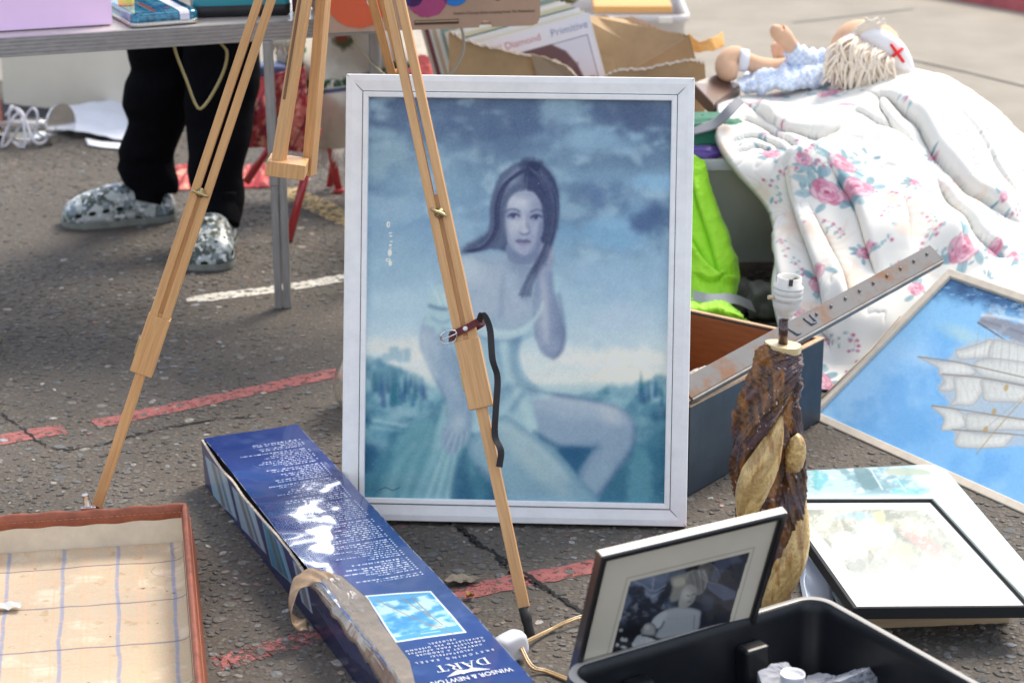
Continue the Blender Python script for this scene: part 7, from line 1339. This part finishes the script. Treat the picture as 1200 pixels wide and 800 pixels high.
mbx = MB(); mbx.grid([rrect(-.006, -.006, W_+.006, D_+.006, .045, kz1-kz0-.026), rrect(-.008, -.008, W_+.008, D_+.008, .046, kz1-kz0-.012), rrect(-.006, -.006, W_+.006, D_+.006, .045, kz1-kz0+.001)], closev=True); mbx.build('crate_rim', material('thick_clear_rim', (.62, .66, .68), .25, alpha=.8, coat=.5), cr_, Matrix.Translation((kx0, ky, kz0)))
def lumps(name, c, s, seed, mat, label, cat, n=60):
    th, ph = np.meshgrid(np.linspace(0, 2*pi, n*2), np.linspace(0.01, pi-.01, n), indexing='ij'); D = np.stack([np.cos(th)*np.sin(ph), np.sin(th)*np.sin(ph), np.cos(ph)], -1)
    a = np.sign(D)*np.abs(D)**.7; r = 1+.16*(fbm((D[..., 0]+3)*50, (D[..., 2]+D[..., 1]*.7+3)*50, 26, 4, seed)-.5)*2; P = np.array(c)+a*np.array(s)*r[..., None]; P[-1] = P[0]
    o = link(name, grid_mesh(name, P[::-1], None, True), mat); return tag(o, label, cat)
lumps('folded_blanket', ((kx0+kx1)/2, ky+D_/2, kz0+.115), (W_/2-.032, D_/2-.030, .105), 4, material('brown_beige_blanket', (.62, .50, .37), .9, noise=(4, 0, (.26, .36, .22), (.45, .62)), bump=(20, .6, .01)), 'beige and green blanket seen dimly through the frosted crate', 'blanket')
GRN = material('green_jersey', (.015, .15, .085), .75, bump=(25, .5, .006), sheen=.1); lumps('green_top', (.455, 5.12, .385), (.10, .09, .040), 7, GRN, 'dark green sweatshirt bunched on top of the crate', 'garment')
S = sheet([[AY(812, 146, 5.05), AY(835, 140, 5.05), AY(852, 124, 5.05), AY(866, 112, 5.1)], [AY(812, 158, 5.02), AY(838, 150, 5.02), AY(858, 134, 5.02), AY(872, 120, 5.08)]], 10, 30); o = link('grey_sleeve', grid_mesh('grey_sleeve', S, None, True), material('grey_jersey', (.24, .25, .27), .8), None); o.modifiers.new('s', 'SOLIDIFY').thickness = .003; tag(o, 'grey stripe of fabric across the green sweatshirt', 'fabric strip')
lumps('purple_cloth', (.44, 5.03, .355), (.06, .035, .016), 9, material('violet_satin', (.10, .05, .30), .4, sheen=.2), 'small bit of violet cloth between green sweatshirt and crate rim', 'cloth')
q0, q1, q2, q3 = [Vector(AY(*p)) for p in ((812, 97, 5.3), (852, 82, 5.42), (868, 100, 5.36), (836, 122, 5.2))]; bz_ = .0
mbx = MB(); tp4 = [q0, q1, q2, q3]; mbx.add([tuple(p) for p in tp4]+[tuple(p-Vector((0, 0, .035))) for p in tp4], [(0, 1, 2, 3), (7, 6, 5, 4), (0, 4, 5, 1), (1, 5, 6, 2), (2, 6, 7, 3), (3, 7, 4, 0)])
o = mbx.build('brown_box', material('dark_brown_leatherette', (.115, .062, .045), .3, coat=.4, noise=(12, .3)), None, bevel=.003); tag(o, 'flat dark brown leatherette box beside the doll feet', 'box')
# hi-vis vest
HV = material('hi_vis_yellow_green', (.36, .80, .015), .6, sheen=.2, bump=(500, .25, .0008)); HV.node_tree.nodes['Principled BSDF'].inputs['Emission Strength'].default_value = 0
net = [[AY(786, 178, 4.99), AY(806, 178, 4.985), AY(820, 186, 4.98), AY(826, 188, 4.98)], [AY(784, 215, 4.96), AY(806, 215, 4.95), AY(826, 216, 4.95), AY(833, 218, 4.96)], [AY(782, 255, 4.94), AY(808, 255, 4.91), AY(838, 256, 4.90), AY(846, 257, 4.93)], [AY(780, 295, 4.92), AY(810, 295, 4.86), AY(852, 296, 4.85), AY(862, 298, 4.89)], [AY(780, 330, 4.90), AY(812, 335, 4.80), AY(852, 338, 4.79), AY(866, 330, 4.83)], [AY(780, 362, 4.85), AY(812, 366, 4.74), AY(842, 368, 4.73), AY(858, 356, 4.78)]]
S = sheet(net, 220, 160); Nn_ = normals(S); X_, Y_ = proj(S)
def crease(H, X, Y, pts, amp, w1, w2, side=1):
    c = Canvas(X, Y); P = c.curve(pts, 8, False); best = np.full(c.X.size, 1e18); k = np.zeros(c.X.size); sg = np.ones(c.X.size)
    for i in range(len(P)-1):
        (ax, ay), (bx, by) = P[i], P[i+1]; ex, ey = bx-ax, by-ay; t = np.clip(((c.X-ax)*ex+(c.Y-ay)*ey)/(ex*ex+ey*ey+1e-12), 0, 1); q = (c.X-ax-t*ex)**2+(c.Y-ay-t*ey)**2; m = q < best
        best = np.where(m, q, best); k = np.where(m, i+t, k); sg = np.where(m, np.sign((c.X-ax)*ey-(c.Y-ay)*ex), sg)
    d = np.sqrt(best); sg = sg*side; end = np.minimum(k, len(P)-1-k)/(len(P)*.25); tp = sstep(0, 1, end)
    f = np.where(sg > 0, np.exp(-(d/w2)**1.3)*(1-np.exp(-(d/(w1*.6)+.15))), -.55*np.exp(-d/w1)*1.0); H += (f*amp*tp).reshape(H.shape); return H
H = np.zeros(X_.shape)
for a in (([(806, 190), (818, 240), (834, 290), (846, 340)], .018, 4, 12, 1), ([(800, 260), (822, 300), (846, 322), (862, 322)], .022, 3, 10, -1), ([(812, 320), (836, 330), (852, 320)], .014, 3, 8, 1), ([(800, 345), (826, 352), (852, 346)], .014, 3, 9, -1), ([(800, 200), (806, 260), (808, 330)], .012, 3, 9, 1)): crease(H, X_, Y_, *a)
H += (fbm(X_, Y_, 16, 4, 5)-.5)*.012; S = S+Nn_*H[..., None]; S[..., 2] = np.maximum(S[..., 2], .004)
vst = link('hi_vis_vest', grid_mesh('hi_vis_vest', S, None, True), HV); vst.modifiers.new('s', 'SOLIDIFY').thickness = .0015; tag(vst, 'fluorescent yellow green vest hanging from the crate down behind the wooden box', 'vest'); WM[vst] = Matrix.Identity(4)
net = [[AY(800, 352, 4.72), AY(830, 354, 4.70), AY(850, 352, 4.70), AY(866, 362, 4.71), AY(876, 374, 4.72)], [AY(800, 362, 4.66), AY(832, 364, 4.63), AY(856, 366, 4.63), AY(874, 374, 4.64), AY(886, 384, 4.66)], [(*G(800, 396)[:2], .006), (*G(832, 400)[:2], .006), (*G(860, 400)[:2], .006), (*G(880, 396)[:2], .006), (*G(892, 392)[:2], .006)]]
S = sheet(net, 90, 120); X_, Y_ = proj(S); Nn_ = normals(S); S = S+Nn_*((fbm(X_, Y_, 12, 4, 8)-.5)*.02)[..., None]; S[..., 2] = np.maximum(S[..., 2], .005); v2 = link('vest_hem', grid_mesh('vest_hem', S, None, True), HV, vst); v2.modifiers.new('s', 'SOLIDIFY').thickness = .0015
S = sheet([[AY(812, 340, 4.73), AY(832, 344, 4.71), AY(858, 344, 4.73), AY(880, 352, 4.76)], [AY(812, 352, 4.71), AY(834, 356, 4.69), AY(862, 356, 4.71), AY(886, 366, 4.74)]], 14, 40); v3 = link('reflective_strip', grid_mesh('reflective_strip', S, None, True), material('grey_reflective_tape', (.36, .38, .38), .35, metal=.3), vst)
# ================================================================== FLORAL BEDDING
NET = [[(.60, 4.36, .004), (.75, 4.32, .004), (.95, 4.35, .004), (1.15, 4.5, .004), (1.35, 4.7, .004), (1.5, 5.0, .004)], [(.585, 4.62, .12), (.75, 4.5, .13), (.95, 4.5, .13), (1.15, 4.62, .12), (1.35, 4.85, .1), (1.5, 5.1, .06)],
       [(.60, 4.85, .25), (.76, 4.74, .27), (.95, 4.74, .28), (1.13, 4.86, .25), (1.32, 5.05, .19), (1.47, 5.3, .12)], [(.49, 4.99, .366), (.76, 4.94, .385), (.95, 4.95, .39), (1.12, 5.05, .36), (1.29, 5.25, .28), (1.43, 5.5, .16)],
       [(.50, 5.13, .395), (.71, 5.2, .42), (.92, 5.2, .455), (1.09, 5.3, .43), (1.25, 5.45, .34), (1.37, 5.65, .18)], [(.51, 5.37, .37), (.72, 5.5, .395), (.92, 5.5, .43), (1.08, 5.55, .41), (1.21, 5.65, .30), (1.32, 5.8, .13)], [(.56, 5.6, .05), (.72, 5.75, .05), (.92, 5.8, .05), (1.06, 5.8, .05), (1.18, 5.85, .05), (1.26, 5.9, .01)]]
NU, NVV = 460, 430; S = sheet(NET, NU, NVV); Nn_ = normals(S); Nn_ = np.where((Nn_[..., 2:3] < -.05) & (S[..., 1:2] < 5.5), -Nn_, Nn_); X_, Y_ = proj(S)
du_g = np.linalg.norm(np.diff(S, axis=1, prepend=S[:, :1]), axis=2).cumsum(1); dv_g = np.linalg.norm(np.diff(S, axis=0, prepend=S[:1]), axis=2).cumsum(0)
UM, VM = du_g*1000, dv_g*1000      # cloth coordinates in mm
front = S[..., 1]+S[..., 2]*0 < 5.6
H = np.zeros(X_.shape); cr_l = [
 ([(905, 196), (925, 186), (950, 184), (980, 166), (1010, 156), (1050, 158), (1090, 172)], .045, 5, 26, -1), ([(1012, 104), (1045, 122), (1075, 150), (1100, 176), (1135, 212), (1165, 238), (1210, 262)], .040, 4, 34, 1),
 ([(866, 124), (900, 140), (930, 156), (965, 161), (992, 150)], .030, 4, 18, 1), ([(905, 118), (950, 128), (985, 146), (1000, 166)], .022, 4, 16, -1), ([(850, 158), (872, 140), (900, 144), (925, 166), (940, 182)], .022, 4, 14, 1), ([(852, 176), (880, 160), (905, 166), (925, 182)], .018, 3, 10, 1), ([(866, 186), (888, 172), (905, 180)], .014, 3, 8, 1),
 ([(922, 200), (934, 250), (952, 300), (966, 350), (972, 410)], .040, 5, 20, 1), ([(912, 250), (910, 300), (922, 360), (930, 420)], .028, 4, 16, 1), ([(948, 240), (972, 290), (990, 330), (1000, 380)], .034, 4, 18, -1), ([(968, 196), (1000, 240), (1016, 290), (1030, 330)], .026, 5, 24, 1),
 ([(1032, 108), (1034, 130), (1050, 150), (1076, 172)], .020, 3, 14, 1), ([(1060, 190), (1084, 220), (1104, 256), (1130, 300)], .024, 5, 24, -1), ([(1100, 200), (1124, 236), (1150, 270), (1190, 300)], .026, 5, 22, 1), ([(1020, 190), (1046, 214), (1060, 250), (1066, 300)], .018, 5, 22, -1), ([(1110, 120), (1140, 150), (1170, 190), (1200, 240)], .014, 8, 30, 1),
 ([(1120, 290), (1160, 300), (1200, 296)], .026, 4, 16, -1), ([(936, 420), (950, 380), (980, 400)], .02, 4, 14, 1), ([(890, 126), (905, 134), (912, 150)], .014, 3, 8, -1), ([(1000, 130), (1020, 140), (1044, 146)], .014, 3, 9, 1)]
for a in cr_l: crease(H, X_, Y_, *a)
w1_ = fbm(X_*.9+Y_*.35, Y_*.5-X_*.2, 46, 2, 15); H += (sstep(.3, .75, w1_)-.5)*.012; w2_ = fbm(X_*.75+Y_*.5, Y_*.30-X_*.12, 20, 3, 19); H += -.0035*np.exp(-(np.abs(w2_-.5)/.022)**1.2)*sstep(.42, .6, fbm(X_, Y_, 60, 2, 25)); H += (fbm(X_, Y_, 70, 2, 16)-.5)*.07*sstep(0, 60, Y_-100); H *= np.clip((S[..., 2])/.05, .3, 1)
S2 = S+Nn_*H[..., None]; S2[..., 2] = np.maximum(S2[..., 2], .004)
S2[:, 0] += np.array([-.0, .03, -.012]); 
def rose(c, x, y, r, seed, deep=(186, 92, 118)):
    rs = np.random.RandomState(seed); pal = [(228, 180, 194), (214, 152, 172), (200, 126, 150), (232, 192, 202)]
    for ring, n in ((.62, 7), (.40, 6), (.2, 4)):
        a0 = rs.rand()*6.28
        for k in range(n):
            a = a0+k*2*pi/n+rs.uniform(-.2, .2); q = r*ring; cx, cy = x+q*cos(a), y+q*sin(a)*.9; s_ = r*(.36 if ring > .5 else .28 if ring > .3 else .2)*rs.uniform(.85, 1.15)
            c.ell(cx+s_*.14*cos(a), cy+s_*.14*sin(a), s_*1.06, s_*.86, deep, a+pi/2, .18, .55); c.ell(cx, cy, s_, s_*.78, pal[(k+int(ring*10)) % 4], a+pi/2, .22, .92)
    c.ell(x, y, r*.16, r*.13, deep, 0, .3, .9)
def leaves(c, x, y, r, seed, n=5):
    rs = np.random.RandomState(seed)
    for k in range(n):
        a = rs.rand()*6.28; q = r*rs.uniform(.8, 1.25); cx, cy = x+q*cos(a), y+q*sin(a); l = r*rs.uniform(.35, .5); col = [(142, 172, 180), (118, 154, 166), (160, 186, 190)][k % 3]; c.ell(cx, cy, l, l*.45, col, a+rs.uniform(-.5, .5), .18, .85); c.line([(cx-l*.8*cos(a), cy-l*.8*sin(a)), (cx+l*.8*cos(a), cy+l*.8*sin(a))], (98, 134, 150), 1.2, 1, .5)
def spray(c, x, y, r, seed):
    rs = np.random.RandomState(seed); a0 = rs.rand()*6.28; pts = [(x+r*t*cos(a0+.5*t), y+r*t*sin(a0+.5*t)) for t in (0, .5, 1, 1.5)]; c.line(pts, (176, 170, 150), 1.6, 1, .6)
    for k in range(9):
        t = k/8*1.5; px, py = x+r*t*cos(a0+.5*t), y+r*t*sin(a0+.5*t); s_ = 1 if k % 2 else -1
        if rs.rand() < .5: c.ell(px+6*s_, py+5*s_, 5.5, 3, (146, 176, 184), a0+s_, .25, .85)
        else: c.ell(px+7*s_, py-5*s_, 5, 4.4, (206, 130, 158), 0, .3, .85); c.ell(px+7*s_, py-5*s_, 1.8, 1.6, (160, 62, 100), 0, .3, .8)
def beige(c, x, y, r, seed):
    rs = np.random.RandomState(seed); a0 = rs.rand()*6.28
    for k in range(4): a = a0+k*.5; c.line([(x, y), (x+r*.6*cos(a), y+r*.6*sin(a)), (x+r*1.1*cos(a+.5), y+r*1.1*sin(a+.5))], (226, 206, 188), r*.16, r*.1, .75, taper=True)
    c.ell(x, y, r*.34, r*.26, (232, 214, 198), a0, .3, .8)
def paint_floral():
    c = Canvas(UM, VM, (232, 228, 220)); rs = np.random.RandomState(8); Xf, Yf = X_.ravel(), Y_.ravel(); vis = (S[..., 1].ravel() < 5.45)
    def at(px, py):
        d = (Xf-px)**2+(Yf-py)**2+(~vis)*1e6; k = np.argmin(d); return UM.ravel()[k], VM.ravel()[k]
    # scattered small motifs everywhere
    for k in range(120):
        i, j = rs.randint(NU), rs.randint(NVV); x, y = UM[i, j], VM[i, j]; t = rs.rand()
        if t < .4: spray(c, x, y, rs.uniform(30, 50), k)
        elif t < .65: beige(c, x, y, rs.uniform(45, 70), k)
        elif t < .85: leaves(c, x, y, 22, k, 4)
        else: leaves(c, x, y, 26, k, 5); rose(c, x, y, 20, k)
    for px, py, r in ((1005, 230, 26), (971, 231, 27), (988, 202, 20), (1126, 295, 30), (1168, 288, 18), (965, 455, 24), (962, 335, 20), (1075, 218, 14), (972, 108, 22), (905, 184, 16), (1192, 298, 16), (956, 445, 26), (1095, 178, 11), (893, 130, 12), (874, 128, 9)):
        x, y = at(px, py); leaves(c, x, y, r*1.7, int(px), 9); rose(c, x, y, r*1.45, int(py), (176, 72, 108) if int(px) % 2 else (166, 84, 104))
    for px, py in ((940, 210), (1040, 110), (1060, 140), (1120, 160), (1140, 180), (1165, 170), (950, 205), (922, 150), (880, 130), (1100, 215), (1060, 250), (925, 300), (940, 330), (1010, 300), (1180, 250), (985, 400), (1080, 300), (915, 240)): x, y = at(px, py); spray(c, x, y, 44, int(px*3+py))
    for px, py in ((1040, 240), (1090, 250), (1000, 330), (1060, 280), (1150, 240), (960, 280), (1130, 220), (930, 270)): x, y = at(px, py); beige(c, x, y, 80, int(px+py))
    return c.albedo((1.02, 1.0, 1.0))
bd_ = link('floral_bedding', grid_mesh('floral_bedding', S2, paint_floral(), True), vcol_material('printed_cotton', .75, .25, sheen=.25, bump=(900, .2, .0004)), None); bd_.modifiers.new('s', 'SOLIDIFY').thickness = .003
tag(bd_, 'big rumpled heap of white floral bedding with pink roses draped over the crate', 'bedding')
# ================================================================== RAG DOLL
dl = thing('rag_doll', 'rag doll nurse with cream yarn hair and blue gingham dress lying on the bedding', 'doll', tuple(AY(960, 100, 5.42)))
PEACH = material('peach_cotton', (.72, .45, .29), .85, noise=(40, .08), bump=(400, .3, .0006)); DY = 5.42
def dtube(pts, m, name, par=dl, n=16, sm=True, sub=40):
    P = spline([AY(x, y, Y) for x, y, Y, r in pts], sub); Rr = [p.x for p in spline([(r/455, 0, 0) for *_, r in pts], sub)]; mb = MB(); mb.tube(P, [max(.001, r) for r in Rr], n); return mb, m, name
mb = MB()
for pts in ([(862, 92, 5.36, 3), (856, 86, 5.36, 13), (852, 76, 5.37, 14), (860, 66, 5.38, 12), (872, 70, 5.38, 10), (885, 76, 5.38, 10), (905, 82, 5.40, 13), (935, 84, 5.42, 17), (965, 80, 5.43, 19), (985, 74, 5.44, 13), (995, 70, 5.44, 11)], [(912, 30, 5.36, 5), (911, 36, 5.36, 9), (917, 42, 5.37, 10.5), (925, 52, 5.38, 9), (936, 64, 5.40, 9), (948, 76, 5.42, 8)], [(905, 62, 5.48, 9), (915, 60, 5.48, 12), (930, 68, 5.47, 10), (950, 78, 5.45, 9)], [(985, 66, 5.44, 8), (990, 58, 5.42, 20), (1002, 54, 5.42, 30), (1020, 60, 5.43, 34), (1038, 66, 5.44, 30), (1050, 70, 5.44, 16)]):
    m2, _, _ = dtube(pts, PEACH, 'x'); b = len(mb.v); mb.v += m2.v; mb.f += [[b+i for i in f] for f in m2.f]; mb.m += m2.m; mb.sm += m2.sm
mb.build('body', PEACH, dl)
GING = material('blue_gingham', (.50, .62, .86), .85, bump=(300, .3, .0008)); t = GING.node_tree; b = t.nodes['Principled BSDF']; ck = t.nodes.new('ShaderNodeTexChecker'); ck.inputs['Scale'].default_value = 110; ck.inputs[1].default_value = (.52, .64, .85, 1); ck.inputs[2].default_value = (.76, .82, .90, 1); tc = t.nodes.new('ShaderNodeTexCoord'); t.links.new(tc.outputs['Object'], ck.inputs[0]); t.links.new(ck.outputs[0], b.inputs['Base Color'])
S = sheet([[AY(878, 78, 5.44), AY(905, 70, 5.47), AY(935, 66, 5.48), AY(960, 62, 5.48), AY(985, 58, 5.47)], [AY(866, 94, 5.35), AY(895, 84, 5.34), AY(930, 78, 5.35), AY(960, 76, 5.36), AY(984, 72, 5.37)], [AY(868, 104, 5.31), AY(900, 100, 5.29), AY(935, 98, 5.31), AY(960, 96, 5.33), AY(984, 92, 5.35)], [AY(874, 112, 5.33), AY(905, 108, 5.32), AY(940, 106, 5.34), AY(964, 104, 5.36), AY(984, 100, 5.38)]], 60, 90); X_, Y_ = proj(S); S = S+normals(S)*((fbm(X_*1.6, Y_*.7, 14, 4, 4)-.5)*.026)[..., None]
o = link('dress', grid_mesh('dress', S, None, True), GING, dl); o.modifiers.new('s', 'SOLIDIFY').thickness = .003
for pts, nm in (([(926, 58, 5.375, 10), (936, 68, 5.39, 15), (950, 78, 5.41, 18), (962, 86, 5.42, 17)], 'sleeve'), ([(945, 70, 5.42, 14), (965, 78, 5.42, 21), (985, 78, 5.43, 20)], 'bodice')):
    m2, _, _ = dtube(pts, GING, nm); m2.v = [tuple(Vector(v)+Vector((0, 0, .004*sin(v[0]*260)))) for v in m2.v]; m2.build(nm, GING, dl)
m2, _, _ = dtube([(866, 60, 5.375, 12.5), (870, 72, 5.372, 12.8), (869, 84, 5.37, 10)], None, 'sock'); mm = MB(); mm.tube([AY(864, 70, 5.375), AY(875, 71.5, 5.378)], .0285, 20); mm.build('sock_cuff', material('white_ribbon', (.78, .78, .82), .8), dl)
WC = material('white_cotton', (.82, .80, .80), .9, bump=(60, .5, .003)); hc = AY(1046, 72, 5.40)
mm = MB(); mm.tube(spline([AY(1008, 44, 5.38), AY(1026, 46, 5.37), AY(1044, 58, 5.36), AY(1058, 76, 5.36), AY(1066, 92, 5.37)], 30), [(.014+.018*sin(pi*k/30)) for k in range(31)], 18); cap = mm.build('nurse_cap', WC, dl)
mm = MB(); xa = AY(1046, 54, 5.31); RC = material('red_felt', (.72, .02, .02), .8)
for a, b in (((1044, 52), (1059, 73)), ((1058, 57), (1043, 69))): mm.tube([AY(a[0], a[1], 5.332), AY((a[0]+b[0])/2, (a[1]+b[1])/2, 5.322), AY(b[0], b[1], 5.328)], .0042, 8)
mm.build('red_cross', RC, cap)
YARN = material('cream_yarn', (.84, .74, .62), .9, bump=(300, .6, .001)); rs = random.Random(6); mm = MB()
for k in range(230):
    a = rs.random(); x0 = 998+50*a; y0 = 46+20*a+rs.uniform(-5, 8); x1 = x0-18+rs.uniform(-14, 22)-6*(1-a); y1 = y0+rs.uniform(26, 56)-6*a; Y0 = 5.345+rs.uniform(-.02, .02); mid = ((x0+x1)/2-7+rs.uniform(-9, 9), (y0+y1)/2-4+rs.uniform(-6, 6))
    mm.tube(spline([AY(x0, y0, Y0+.02), AY(*mid, Y0-.045), AY(x1+rs.uniform(-3, 3), y1, Y0-.04)], 8), .0032, 6)
for k in range(44):
    x0 = 1004+rs.uniform(0, 22); mm.tube(spline([AY(x0, 48, 5.38), AY(x0+rs.uniform(-6, 8), 36, 5.37), AY(1016+rs.uniform(-5, 22), rs.uniform(20, 34), 5.37)], 6), .0034, 6)
for k in range(40):
    x0 = 1040+rs.uniform(0, 24); mm.tube(spline([AY(x0-4, 74, 5.37), AY(x0+2, 88, 5.33), AY(x0+rs.uniform(-6, 12), 100+rs.uniform(-4, 6), 5.33)], 6), .0034, 6)
mm.build('yarn_hair', YARN, dl)
mm = MB(); mm.tube(spline([AY(980, 60, 5.40), AY(990, 48, 5.38), AY(1004, 42, 5.37)], 12), .010, 10); mm.build('collar_frill', WC, dl)
# skip edge at the far left
mbx = MB(); q = G(-2, 402); mbx.box((q.x-.012, q.y, .055), (.03, .03, .11)); o = mbx.build('yellow_post', material('mustard_metal', (.30, .22, .03), .4, coat=.3), None, bevel=.003); tag(o, 'narrow mustard yellow post just inside the left edge of the photo', 'post')
